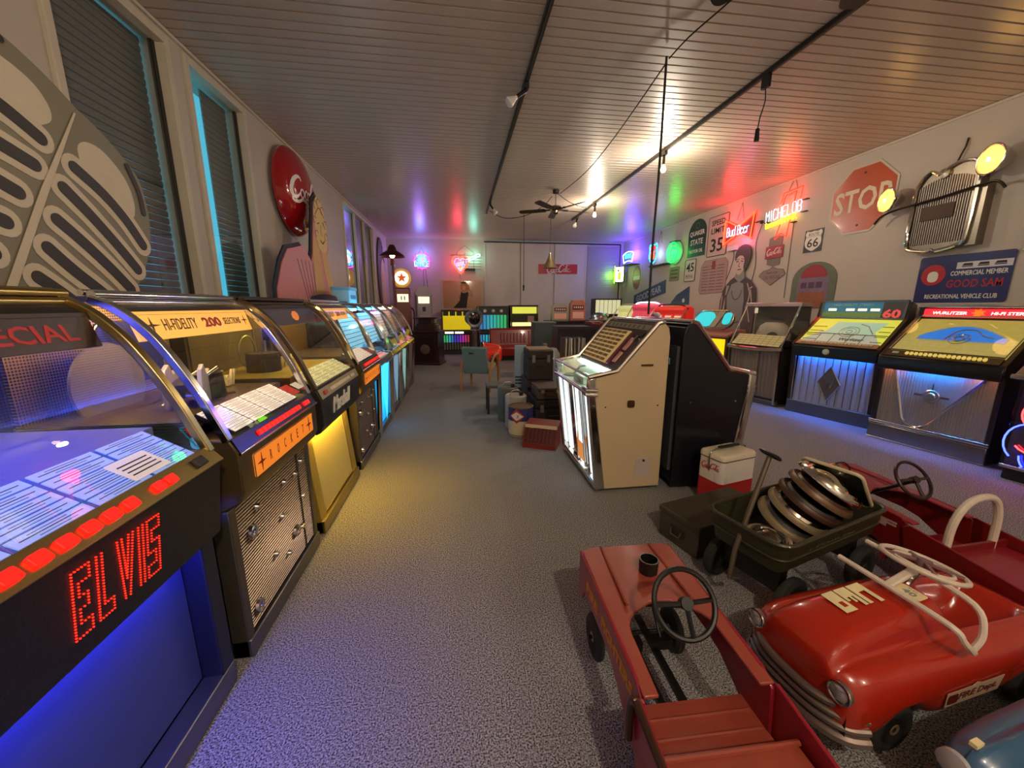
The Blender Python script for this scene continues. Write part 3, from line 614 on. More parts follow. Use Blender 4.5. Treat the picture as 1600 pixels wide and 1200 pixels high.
# ---- 5-8: arched chrome jukeboxes with grids of cyan title cards
def dome_juke(y0, y1, label, frontm, trimm, cardm, tubem, split=False, keym=None):
    w = y1-y0; hw = w/2; t = thing('jukebox', label, 'jukebox', (XFL, (y0+y1)/2, 0), 90)
    MB().box(-hw+.012, hw-.012, .03, .70, .05, .86).build('cabinet', BLACK, t)
    MB().box(-hw, hw, -.02, .06, 0, .08).build('plinth', M('pewter_plinth'), t, bev=.006)
    MB().xprism([(.012, .09), (-.03, .78), (.03, .78), (.03, .09)], -hw+.07, hw-.07).build('front_panel', frontm, t)
    # V-shaped facets
    f = MB(); f.add([(-hw+.08, -.034, .77), (hw-.08, -.034, .77), (.0, -.03, .1), (0, -.075, .77)], [(0, 2, 3), (3, 2, 1), (0, 3, 1)]); f.build('front_wedge', trimm, t)
    for s in (-1, 1): MB().tube([(s*(hw-.04), -.01, .02), (s*(hw-.04), -.04, .8)], .028).build('chrome_post', CHROME, t)
    MB().xprism([(-.05, .77), (-.075, .82), (-.05, .875), (.06, .90), (.06, .77)], -hw, hw).build('key_shelf', CHROME, t, bev=.01)
    F = frame((0, -.05, .878), (1, 0, 0), (0, .11, .025)); MB(F).prism(rrect(w*.6, .075, .03, 5, 0, .055), 0, .006).build('key_plate', keym or M('salmon_key_plate', '#e8806a', .4, emit='#ff7a60', es=.4), t)
    b2 = MB(F)
    for i in range(10): b2.box(-.2+.042*i, -.168+.042*i, -.005, .012, 0, .012)
    b2.build('keys', WHITE, t)
    prof = smooth([(-.03, .91), (.0, 1.02), (.06, 1.17), (.15, 1.32), (.26, 1.42), (.36, 1.46), (.5, 1.47)], 4)
    MB().sheet([(p[0], p[1]) for p in prof], -hw+.02, hw-.02).build('canopy_glass', GLASS, t)
    for s in (-1, 1):
        MB().tube([(s*(hw-.015), p[0], p[1]) for p in prof], .015).build('canopy_arm', CHROME, t)
        MB().xprism([(p[0]+.02, p[1]-.01) for p in prof]+[(.68, 1.46), (.68, .9)], s*(hw-.012)-.002, s*(hw-.012)+.002).build('side_glass', GLASS, t)
    MB().box(-hw, hw, .45, .70, 1.455, 1.485).build('lid', CHROME, t, bev=.006)
    MB().box(-hw+.012, hw-.012, .62, .70, .86, 1.46).build('back_box', DARK, t)
    MB().box(-hw+.02, hw-.02, .05, .62, .86, .91).build('deck', STEEL, t)
    title_rack(t, w, .22, .97, .36, 1.36, 9, 6, cardm, M('rack_steel', '#5b6a72', .4, .5), -hw+.05, hw-.05, lines=False)
    b = MB(); b.cyl((-.2, .1, .93), (.2, .13, .95), .02).cyl((0, .1, .93), (.1, .2, 1.0), .018).cyl((-.1, .14, .92), (-.1, .14, .99), .04); b.build('record_mechanism', M('blue_steel', '#7fa6b8', .3, .8), t)
    glow_tube(t, w-.12, .32, 1.41, tubem, .014)
    glow_tube(t, w-.2, -.0, .8, tubem, .006)
    return t
CY = E('cyan_tube', '#38c8ff', 16); CYCARD = M('cyan_lit_card', '#bfeeff', .6, emit='#7fdcff', es=.55)
dome_juke(4.22, 5.0, 'arched chrome jukebox with bright cyan wedge front next to a gilt ribbed jukebox', M('cyan_panel', '#37b4e8', .4, emit='#20aaf0', es=.5), M('cyan_wedge', '#58cfff', .4, emit='#35c4ff', es=.9), CYCARD, CY)
dome_juke(5.06, 5.80, 'arched chrome jukebox with grey speckled front and cyan title cards', M('grey_speckle', '#9db4c0', .5, var=.4, scale=220), M('pale_blue_speckle', '#a9cbe0', .5, var=.35, scale=220, emit='#6fb4dd', es=.25), CYCARD, CY, keym=M('teal_key_plate', '#3d6a60', .4))
dome_juke(5.86, 6.60, 'arched chrome jukebox with pale teal wedge front and cream cards', M('mauve_panel', '#8a7f86', .4), M('pale_teal_wedge', '#a9d8d0', .4, emit='#7fc8bc', es=.3), M('cream_lit_card', '#efe8d0', .6, emit='#efe0b8', es=.3), E('white_tube', '#e6f2ff', 10))
dome_juke(6.66, 7.5, 'arched chrome jukebox with pink key plate at the end of the row', M('taupe_panel', '#857a74', .4), M('taupe_wedge', '#9a8f88', .35, .4), M('tan_lit_card', '#d8b884', .6, emit='#d0a060', es=.25), E('amber_tube', '#ffd8a0', 6), keym=M('pink_key_plate', '#e0508a', .4, emit='#e0407a', es=.5))
# ================================================================ RIGHT ROW (jukeboxes by the right wall)
def place(pl, pr):
    """frame of a floor standing thing from its front left and front right corners"""
    dx, dy = pr[0]-pl[0], pr[1]-pl[1]; return ((pl[0]+pr[0])/2, (pl[1]+pr[1])/2, 0), math.degrees(math.atan2(dy, dx)), math.hypot(dx, dy)
def fluted(x0, x1, z0, z1, y0, y1, n, amp=.006):
    """corrugated sheet between two heights; y runs from y0 (bottom) to y1 (top)"""
    b = MB(); xs = [x0+(x1-x0)*i/(n*4) for i in range(n*4+1)]
    f = lambda i: -amp*abs(math.sin(PI*i/4))
    b.loft([[(x, y0+f(i), z0) for i, x in enumerate(xs)], [(x, y1+f(i), z1) for i, x in enumerate(xs)]]); return b
SILVER = M('pleated_aluminium', '#a9adb2', .36, .45)
# ---- diamond emblem jukebox
loc, rz, w = place((4.59, 4.67), (4.86, 3.75)); hw = w/2
t = thing('jukebox', 'jukebox with diamond emblem on blue-lit fluted silver front and blue header', 'jukebox', loc, rz)
SIDEB = M('black_brown_side', '#1f1712', .3, coat=.3)
for s in (-1, 1): MB().xprism([(0, .0), (-.06, .83), (-.09, .95), (.40, 1.30), (.44, 1.50), (.56, 1.46), (.56, 0)], s*(hw-.02)-.02, s*(hw-.02)+.02).build('side_panel', SIDEB, t, bev=.004)
MB().box(-hw+.03, hw-.03, .04, .56, .04, .93).build('cabinet', DARK, t)
MB().box(-hw+.005, hw-.005, -.025, .05, 0, .17).build('plinth', M('grey_plinth', '#5f6266', .4, .5), t, bev=.008)
fluted(-hw+.06, hw-.06, .17, .92, .0, -.0, 10, .012).build('fluted_front', SILVER, t)
for i in range(1, 10):
    x = -hw+.06+(w-.12)*i/10; MB().tube([(x, -.004, .18), (x, -.004, .90)], .0035, 6).build('flute_bead', CHROME, t)
MB().tube([(-hw+.05, -.01, .17), (-hw+.05, -.04, .82)], .008).build('chrome_edge', CHROME, t); MB().tube([(hw-.05, -.01, .17), (hw-.05, -.04, .82)], .008).build('chrome_edge', CHROME, t)
F = frame((.0, -.016, .47), (1, 0, 0), (0, -.0, 1))
d = MB(F).prism([(-.125, 0), (0, -.22), (.125, 0), (0, .22)], 0, .012).build('diamond_plate', M('grey_diamond', '#6e6a68', .35, .6), t)
MB(F).tube([(-.125, 0, .012), (0, -.22, .012), (.125, 0, .012), (0, .22, .012)], .008, 6, True).build('diamond_rim', CHROME, d)
b = MB(F @ T(0, 0, .013)); 
for st in strokes('W', .1, .12): b.tube([(p[0]*(1 if True else 1), p[1], 0) for p in st], .009, 6)
b.build('diamond_letter', CHROME, d)
MB().xprism([(-.068, .79), (-.088, .80), (-.088, .93), (-.06, .955), (.05, .955), (.05, .92), (-.068, .92)], -hw+.02, hw-.02).build('apron', M('dark_wood_apron', '#1a120e', .3), t, bev=.006)
MB(frame((-.06, -.088, .875), (1, 0, 0), (0, 0, 1))).lathe([(.001, .02), (.03, .018), (.038, .008), (.04, 0)], 20).build('apron_medallion', M('ivory_medallion', '#d8d2b0', .25, .4), t)
glow_tube(t, w-.16, -.042, .865, E('royal_blue_tube', '#1a70ff', 170), .012)
F = frame((0, -.075, .958), (1, 0, 0), (0, .475, .335)); L = .58; hw2 = hw-.045
MB(F).box(-hw2, hw2, 0, .07, -.004, .008).build('key_strip', M('salmon_strip', '#c99a7c', .3, .4), t)
bb = MB().prism(rrect(.028, .03, .006, 2), 0, .014); f0 = None
for i in range(22):
    if f0 is None: f0 = bb.build('key', M('ivory_key', '#d8c8a0', .4), t); k = f0
    else: k = f0.copy(); COL.objects.link(k); k.parent = t
    k.matrix_local = F @ T(-hw2+.05+.036*i, .035, .008)
LIME = M('lime_lit_glass', '#d8d868', .3, emit='#d2d84a', es=.45); MINT = M('mint_lit_plate', '#bcd8c4', .3, emit='#9fd0b4', es=.3)
def poly(b, P, z0, z1): b.prism(P, z0, z1); return b
MB(F).prism([(-hw2, .08), (hw2, .08), (hw2, L), (-hw2, L)], -.02, -.012).build('playfield', LIME, t)
MB(F).prism([(-hw2, .08), (hw2-.02, .08), (hw2-.14, .30), (-hw2+.16, .30)], -.011, -.006).build('lower_title_field', M('pale_title_field', '#c8d4c8', .4, emit='#b8ccb8', es=.22), t)
MB(F).prism([(-hw2+.2, .26), (hw2-.16, .26), (hw2-.10, .50), (-hw2+.26, .50)], -.011, -.004).build('mint_window', MINT, t)
b = MB(F @ T(0, 0, -.003)); b.torus((.03, .30, 0), (0, 0, 1), .1, .004).torus((.03, .30, 0), (0, 0, 1), .07, .003).torus((.03, .3, 0), (0, 0, 1), .03, .004).tube([(.09, .46, 0), (.18, .42, 0), (.28, .27, 0)], .006); b.build('record_ring_trim', CHROME, t)
b = MB(F)
for i in range(4):
    b.box(-hw2+.02+.0*i, -hw2+.18, .12+.09*i, .125+.09*i, -.006, .0); b.box(hw2-.12, hw2-.01, .12+.1*i, .125+.1*i, -.006, 0)
for x in (-.25, -.1, .08, .22): b.box(x, x+.004, .08, .25, -.006, 0)
b.box(-hw2, hw2, .245, .25, -.006, .002); b.build('title_dividers', M('olive_divider', '#6a6a3a', .4), t)
text('Wurlitzer', 'script_badge', INK, t, F @ T(.12, .15, -.004), .06, w=.25, h=.05, shear=.3, ext=.002)
MB(F).box(-hw2, hw2, .07, L, .012, .015).build('playfield_glass', GLASS, t)
F = frame((0, .395, 1.29), (1, 0, 0), (0, .045, .215)); MB(F).box(-hw2, hw2, 0, .225, -.03, -.01).build('header_panel', M('teal_blue_header', '#2d6070', .4, emit='#2a7a9a', es=.25), t)
MB(F).box(-hw2, hw2-.22, .02, .08, -.01, -.004).build('header_green_band', M('olive_green_band', '#6a7d42', .5, emit='#7a9a3a', es=.15), t)
for x in (-.36, -.16, -.03, .10): MB(F).box(x, x+.09, .10, .13, -.01, -.003).build('header_window', E('lit_header_window', '#f0f0b8', 1.0), t)
MB(F).box(hw2-.22, hw2-.02, .01, .21, -.01, -.006).build('header_picture', M('dark_picture', '#4c4442', .4), t); text('60', 'numerals', M('salmon_numeral', '#e05a5a', .5, emit='#e04848', es=.35), t, F @ T(hw2-.12, .07, -.004), .1, w=.17, h=.11, bold=.004)
text('HIGH FIDELITY  STEREO', 'lettering', M('pale_teal_print', '#9fd0d8', .5), t, F @ T(-.1, .18, -.008), .04, w=.42, h=.03)
b = MB(F); 
for (x0, x1, a, c) in ((-hw2-.01, hw2+.01, .215, .235), (-hw2-.01, hw2+.01, -.01, .01), (-hw2-.01, -hw2+.012, 0, .22), (hw2-.012, hw2+.01, 0, .22)): b.box(x0, x1, a, c, -.03, .006)
b.build('header_frame', CHROME, t)
MB().xprism([(.42, 1.3), (.45, 1.5), (.56, 1.46), (.56, .9), (.42, .9)], -hw+.04, hw-.04).build('head_box', M('navy_head', '#222a4a', .4), t)

# ---- V trim jukebox
loc, rz, w = place((4.60, 3.56), (4.77, 2.66)); hw = w/2
t = thing('jukebox', 'jukebox with chrome V trim on blue-lit front and red lettered header', 'jukebox', loc, rz)
for s in (-1, 1): MB().xprism([(0, .0), (-.02, .78), (-.08, .86), (-.07, .93), (.47, 1.34), (.48, 1.44), (.56, 1.44), (.56, 0)], s*(hw-.02)-.02, s*(hw-.02)+.02).build('side_panel', SIDEB, t, bev=.004)
MB().box(-hw+.03, hw-.03, .04, .56, .04, .9).build('cabinet', DARK, t)
MB().box(-hw, hw, -.03, .05, 0, .175).build('plinth', M('polished_plinth', '#8d8b88', .22, .95), t, bev=.012)
for z in (.185, .205, .012): MB().cyl((-hw, -.025, z), (hw, -.025, z), .008).build('plinth_bead', CHROME, t)
fluted(-hw+.04, hw-.04, .2, .90, .01, -.0, 36, .004).build('pleated_front', M('pleated_bronze', '#9c9890', .34, .5), t)
vp = [(-hw+.13, -.012, .84), (-.19, -.012, .29), (-.14, -.012, .225), (-.06, -.012, .215), (.0, -.012, .25), (hw-.09, -.012, .84)]
MB().tube(vp, .011, 8).build('v_trim', CHROME, t)
em = MB(frame((.0, -.006, .56), (1, 0, 0), (0, 0, 1))).lathe([(.001, .02), (.03, .02), (.036, .012), (.058, .012), (.065, .006), (.066, 0)], 28).build('emblem', M('emblem_silver', '#b8b4a8', .25, .9), t)
b = MB(frame((.0, -.006, .56), (1, 0, 0), (0, 0, 1))); b.box(-.13, -.06, -.01, .01, 0, .006).box(.06, .13, -.01, .01, 0, .006).prism([(-.008, .06), (.008, .06), (.003, .13), (-.003, .13)], 0, .006); b.build('emblem_rays', CHROME, em)
MB().xprism([(-.062, .785), (-.082, .80), (-.088, .865), (-.07, .93), (.05, .93), (.05, .90), (-.062, .90)], -hw+.005, hw-.005).build('apron', M('dark_wood_apron'), t, bev=.01)
b = MB(frame((0, -.082, .845), (1, 0, 0), (0, 0, 1)))
for i in range(6):
    cx = -.33+.125*i; b.tube([(cx-.05+.1*u, .012*math.sin(u*2*PI)+.0, 0) for u in [q/12 for q in range(13)]], .003, 5); b.torus((cx, .002, 0), (0, 0, 1), .012, .0025, 12, 5)
b.build('scroll_ornament', CHROME, t)
glow_tube(t, .42, -.038, .855, E('azure_tube', '#1a80ff', 200), .011)
for x in (-.32, .32): MB().cyl((x-.06, -.038, .855), (x+.06, -.038, .855), .009).build('warm_end_tube', E('orange_tube', '#ff8a4a', 90), t)
F = frame((0, -.07, .935), (1, 0, 0), (0, .54, .40)); L = .672; hw2 = hw-.045
MB(F).box(-hw2, hw2, 0, .085, -.004, .006).build('key_strip', M('brown_key_strip', '#4a3626', .3), t)
f0 = None
for i in range(8+9):
    x = -.22+.036*i if i < 8 else .06+.034*(i-8)
    if f0 is None: f0 = MB().prism(rrect(.024, .036, .008, 2), 0, .014).build('key', E('lit_yellow_key', '#ffe070', .35, '#b09850'), t); k = f0
    else: k = f0.copy(); COL.objects.link(k); k.parent = t
    k.matrix_local = F @ T(x-.02, .045, .006)
MB(F).box(-.36, -.31, .03, .06, .006, .012).build('coin_plate', M('pale_green_plate', '#a8c8b0', .4), t)
MB(F).box(-hw2, hw2, .10, L-.02, -.022, -.014).build('playfield', M('khaki_lit_glass', '#b3a45c', .4, emit='#c0b050', es=.3), t)
cardm = M('khaki_card', '#c2b878', .5, emit='#c8bc6a', es=.22); f0 = None
for r in range(3):
    for c in range(10):
        if r == 2 and 2 <= c <= 7: continue
        if f0 is None: f0 = MB().box(-.036, .036, -.036, .036, 0, .004).build('title_card', cardm, t); k = f0
        else: k = f0.copy(); COL.objects.link(k); k.parent = t
        k.matrix_local = F @ T(-hw2+.042+.08*c, .145+.085*r, -.014)
lens = [(-.29, .30)]+[(-.29+.62*i/16, .36+.17*math.sin(PI*(i/16)**.9)) for i in range(17)]+[(.33, .30)]
MB(F).prism(lens, -.013, -.008).build('blue_window', M('blue_lit_window', '#1c6ab8', .3, emit='#1a78d8', es=.5), t)
MB(F).tube([(p[0], p[1], -.005) for p in lens], .005, 6, True).build('window_trim', M('ivory_trim', '#e8e4c8', .3), t)
b = MB(F @ T(.02, .33, .0)); b.torus((0, 0, 0), (0, 0, 1), .035, .008).torus((0, 0, 0), (0, 0, 1), .075, .004)
for i in range(9): a = R(20*i+10); b.cyl((.05*math.cos(a), .05*math.sin(a), 0), (.07*math.cos(a), .07*math.sin(a), 0), .003, seg=5)
b.tube(smooth([(-.1, -.02, 0), (-.05, .12, 0), (.06, .14, 0), (.14, .06, 0), (.22, .03, 0)]), .006); b.build('record_ring_trim', CHROME, t)
MB(F).box(-hw2, hw2, .09, L, .010, .013).build('playfield_glass', GLASS, t)
MB(F).tube([(-hw2, .09, .012), (hw2, .09, .012), (hw2, L, .012), (-hw2, L, .012)], .007, 6, True).build('glass_frame', CHROME, t)
F = frame((0, .475, 1.335), (1, 0, 0), (0, .012, .1)); hd = MB(F).box(-hw2, hw2, 0, .085, -.03, 0).build('header_panel', M('red_lit_header', '#d42a34', .4, emit='#f02a38', es=.6), t)
WL = M('white_lit_letter', '#ffffff', .5, emit='#fff0e0', es=1.0)
text('WURLITZER', 'lettering', WL, hd, F @ T(-.21, .042, .001), .05, w=.26, h=.03, shear=.15, bold=.001); text('HI-FI STEREO', 'lettering', WL, hd, F @ T(.22, .042, .001), .05, w=.27, h=.03, shear=.15, bold=.001)
b = MB(F @ T(.0, .045, 0)); b.prism([(.055*math.cos(i*PI/7)*(1 if i % 2 else .5), .045*math.sin(i*PI/7)*(1 if i % 2 else .6)) for i in range(14)], 0, .003); b.build('header_crest', M('orange_crest', '#ff6a1a', .4, emit='#ff6a1a', es=.8), hd)
MB().cyl((-hw, .475, 1.445), (hw, .475, 1.445), .016).build('top_rail', CHROME, t); MB().xprism([(.515, 1.3), (.515, 1.45), (.56, 1.45), (.56, .9), (.515, .9)], -hw+.04, hw-.04).build('head_box', DARK, t)

# ---- red and blue neon jukebox at the end
t = thing('jukebox', 'jukebox with red and blue neon swirls behind its clear front', 'jukebox', (4.66, 2.03, 0), -80.5); w = .9; hw = .45
MB().box(-hw+.02, hw-.02, .0, .56, 0, .1).build('plinth', BLACK, t, bev=.01)
MB().box(-hw, hw, .08, .56, .1, .9).build('cabinet', DARK, t)
MB().box(-hw, hw, -.02, .08, .1, .13).build('chrome_sill', CHROME, t, bev=.006)
MB().xprism([(-.08, .86), (-.09, .9), (.45, 1.28), (.56, 1.28), (.56, .86)], -hw-.02, hw+.02).build('control_top', M('grey_control_top', '#8a8684', .3, .6), t, bev=.01)
MB().cyl((-hw-.03, -.09, .885), (hw+.03, -.09, .885), .02).build('chrome_lip', CHROME, t)
MB().box(-hw, hw, -.012, -.006, .13, .86).build('front_glass', GLASS, t)
MB().box(-hw, hw, .06, .08, .13, .86).build('mirror_back', M('violet_mirror', '#5a5a80', .15, .9), t)
random.seed(3)
def swirl(cx, cz, n, col, s, nm):
    b = MB()
    for i in range(n):
        a = random.uniform(0, 360); x = cx+random.uniform(-.12, .12); z = cz+random.uniform(-.1, .1); r = random.uniform(.05, .13)
        b.tube([(p[0], .03+.004*i, p[1]) for p in arc(x, z, r, r*1.3, a, a+130, 8)], .006, 6)
    b.build(nm, E(nm+'_gas', col, s), t)
swirl(-.22, .5, 9, '#ff2a2a', 8, 'red_neon'); swirl(-.25, .25, 8, '#2a3aff', 9, 'blue_neon'); swirl(-.25, .72, 5, '#3030ff', 7, 'violet_neon'); swirl(.1, .45, 9, '#ff2a2a', 8, 'red_neon')
F = frame((0, -.06, .925), (1, 0, 0), (0, .54, .38)); f0 = None
for i in range(6): MB(F).box(-hw+.12, hw-.12, .07+.045*i, .10+.045*i, 0, .004).build('title_strip', CARD, t)

# ---- chrome ribbed jukebox (open top, grid of cards)
loc, rz, w = place((4.33, 5.62), (4.56, 4.82)); hw = w/2
t = thing('jukebox', 'unlit chrome-framed jukebox with grey fluted front and gold card grid', 'jukebox', loc, rz)
MB().box(-hw+.03, hw-.03, .02, .56, .03, .84).build('cabinet', DARK, t)
MB().box(-hw, hw, -.02, .05, 0, .07).build('plinth', M('grey_plinth'), t, bev=.006)
GREYF = M('warm_grey_flute', '#8a7d72', .35, .4)
for (a, c, dy) in ((-.36, -.12, 0), (-.12, .08, -.03), (.08, .36, 0)): fluted(a*w/.8, c*w/.8, .1, .80, .02+dy, .0+dy, 5, .008).build('fluted_panel', GREYF, t)
for x in (-.12, .08): MB().box(x*w/.8-.012, x*w/.8+.012, -.03, .02, .1, .8).build('flute_divider', GREYF, t)
for s in (-1, 1): MB().tube([(s*(hw-.025), -.015, .03), (s*(hw-.025), -.035, .84)], .02).build('chrome_post', CHROME, t)
MB().tube(smooth([(-hw, -.03, .83), (-.2, -.07, .82), (.1, -.07, .82), (hw, -.03, .84)]), .03).build('chrome_sill', CHROME, t)
title_rack(t, w, -.03, .87, .14, 1.02, 5, 8, M('gold_glow_card', '#bfae7c', .5, emit='#c8b070', es=.12), M('grey_rack', '#6a6258', .4, .4), -hw+.05, hw-.05, lines=False)  # cards have a faint glow put into their colour, the jukebox is unlit
MB().box(-hw+.02, hw-.02, .14, .56, .86, .95).build('deck', DARK, t)
MB().box(-hw+.02, hw-.02, .53, .56, .95, 1.45).build('back_panel', M('grey_back', '#5d5449', .5), t)
MB(T(.02, .36, .95) @ Matrix.Diagonal((1.6, .7, 1, 1))).lathe([(.16, 0), (.16, .08), (.13, .2), (.08, .25), (.001, .26)], 28).build('record_magazine', M('pale_magazine', '#a89c88', .5), t)
MB(frame((.1, .2, .98), (1, 0, 0), (0, .4, 1))).lathe([(.001, 0), (.09, 0), (.09, .01), (.001, .012)]).build('record', BLACK, t)
for s in (-1, 1): MB().tube([(s*(hw-.02), -.02, .86), (s*(hw-.02), .3, 1.46)], .014).build('canopy_arm', CHROME, t)
MB().xprism([(.28, 1.44), (.28, 1.5), (.56, 1.5), (.56, 1.44)], -hw+.0, hw).build('lid', M('rose_chrome_lid', '#c8a8a0', .25, .8), t, bev=.006)
MB().sheet([(-.02, .87), (.29, 1.45)], -hw+.03, hw-.03).build('canopy_glass', GLASS, t)
MB().box(-.22, -.17, .22, .225, 1.34, 1.42).build('price_tag', CARD, t)

# ---- yellow fronted jukebox with turquoise oval window
loc, rz, w = place((4.10, 6.62), (4.42, 5.80)); hw = w/2
t = thing('jukebox', 'jukebox with turquoise oval window above a glowing yellow front', 'jukebox', loc, rz)
MB().box(-hw, hw, .02, .5, .03, .98).build('cabinet', M('dark_brown_case', '#3a2a20', .4), t, bev=.01)
MB().box(-hw+.05, hw-.05, .0, .02, .55, .90).build('yellow_front', E('yellow_lit_glass', '#ffc010', .9, '#a07808'), t)
MB().box(-hw+.05, hw-.05, .0, .02, .10, .53).build('lower_front', M('ochre_panel', '#8a7430', .4, emit='#a88420', es=.2), t)
MB().box(-hw+.03, hw-.03, -.01, .02, .53, .55).build('front_bar', STEEL, t)
MB().xprism([(-.02, .93), (-.03, .97), (.3, 1.05), (.5, 1.05), (.5, .93)], -hw, hw).build('rose_shelf', M('rose_shelf', '#b57a6c', .35), t, bev=.008)
F = frame((.05, .16, 1.22), (1, 0, 0), (0, .45, .9)); ov = rrect(.70, .34, .165, 8)
MB(F).prism(ov, -.06, 0).build('oval_case', M('bronze_case', '#6a5a4c', .3, .6), t, bev=.01)
MB(F).tube([(p[0], p[1], .002) for p in ov], .016, 8, True).build('oval_trim', CHROME, t)
MB(F).prism(rrect(.36, .28, .13, 8, -.15, 0), 0, .006).build('turquoise_window', E('turquoise_light', '#18d0d8', .62, '#106a70'), t); MB(F).prism(rrect(.14, .22, .06, 8, .24, .02), 0, .006).build('turquoise_window', E('turquoise_light', '#18d0d8', .62, '#106a70'), t)
MB(F).prism([(-.03, -.15), (.08, -.15), (.18, .15), (.07, .15)], 0, .012).build('slanted_panel', M('tan_panel', '#8d7a66', .4), t)
MB().tube(smooth([(hw-.2, .2, 1.07), (hw, .25, 1.2)]), .01).build('chrome_arm', CHROME, t)

# ---- red dome, pink and cream jukeboxes further along
def small_juke(pl, pr, label, facem, arms, glowm, top=1.45, dome=False):
    loc, rz, w = place(pl, pr); hw = w/2; t = thing('jukebox', label, 'jukebox', loc, rz)
    MB().box(-hw, hw, .02, .5, .03, .92).build('cabinet', M('dark_brown_case'), t, bev=.01)
    MB().box(-hw-.01, hw+.01, -.03, .5, .92, .95).build('ledge', STEEL, t, bev=.005)
    for i in range(3):
        x0, x1 = -hw+.04+(w-.08)*i/3, -hw+.04+(w-.08)*(i+1)/3-.02
        MB().xprism([(.06, .96), (.2, top-.12), (.24, top-.12), (.12, .96)], x0, x1).build('card_leaf', facem, t, bev=.006)
        for q in range(4): MB().xprism([(.075+.028*q, 1.0+.075*q), (.088+.028*q, 1.035+.075*q), (.10+.028*q, 1.035+.075*q), (.09+.028*q, 1.0+.075*q)], x0+.03, x1-.03).build('title_card', CARD, t)
    MB().xprism([(.17, top-.13), (.14, top-.08), (.2, top-.01), (.34, top), (.45, top-.05), (.45, .95), (.36, .95)], -hw+.02, hw-.02).build('hood', facem, t, bev=.02)
    MB().tube(smooth([(-hw, .25, top-.06), (-hw*.6, .22, top+.02), (hw*.6, .22, top+.02), (hw, .25, top-.06)]), .014).build('hood_tube', glowm, t)
    for s in (-1, 1): MB().tube(smooth([(s*hw, -.02, .95), (s*hw, .05, 1.2), (s*hw, .2, top-.06)]), .012).build('canopy_arm', CHROME, t)
    MB().box(-hw+.08, hw-.08, .005, .02, .2, .8).build('front_panel', M('maroon_panel', '#5a2420', .4), t)
    return t
small_juke((3.9, 7.6), (4.15, 6.85), 'jukebox with red pleated dome top and curved chrome arm', M('red_lit_plastic', '#d8352c', .35, emit='#e02a20', es=.22), 1, M('dark_tube', '#3a1a1a', .3))
small_juke((3.85, 8.55), (4.1, 7.75), 'jukebox with pink card leaves under a glowing pink hood', M('pink_lit_plastic', '#dd5a6a', .4, emit='#e8405a', es=.22), 1, E('pink_white_tube', '#ffd0e8', 3.0), 1.50)
small_juke((3.95, 9.62), (4.12, 8.84), 'jukebox with pale lime and cream card leaves', M('lime_lit_plastic', '#d6d69a', .4, emit='#d0d080', es=.35), 1, M('cream_tube', '#d8d0a0', .4), 1.46)

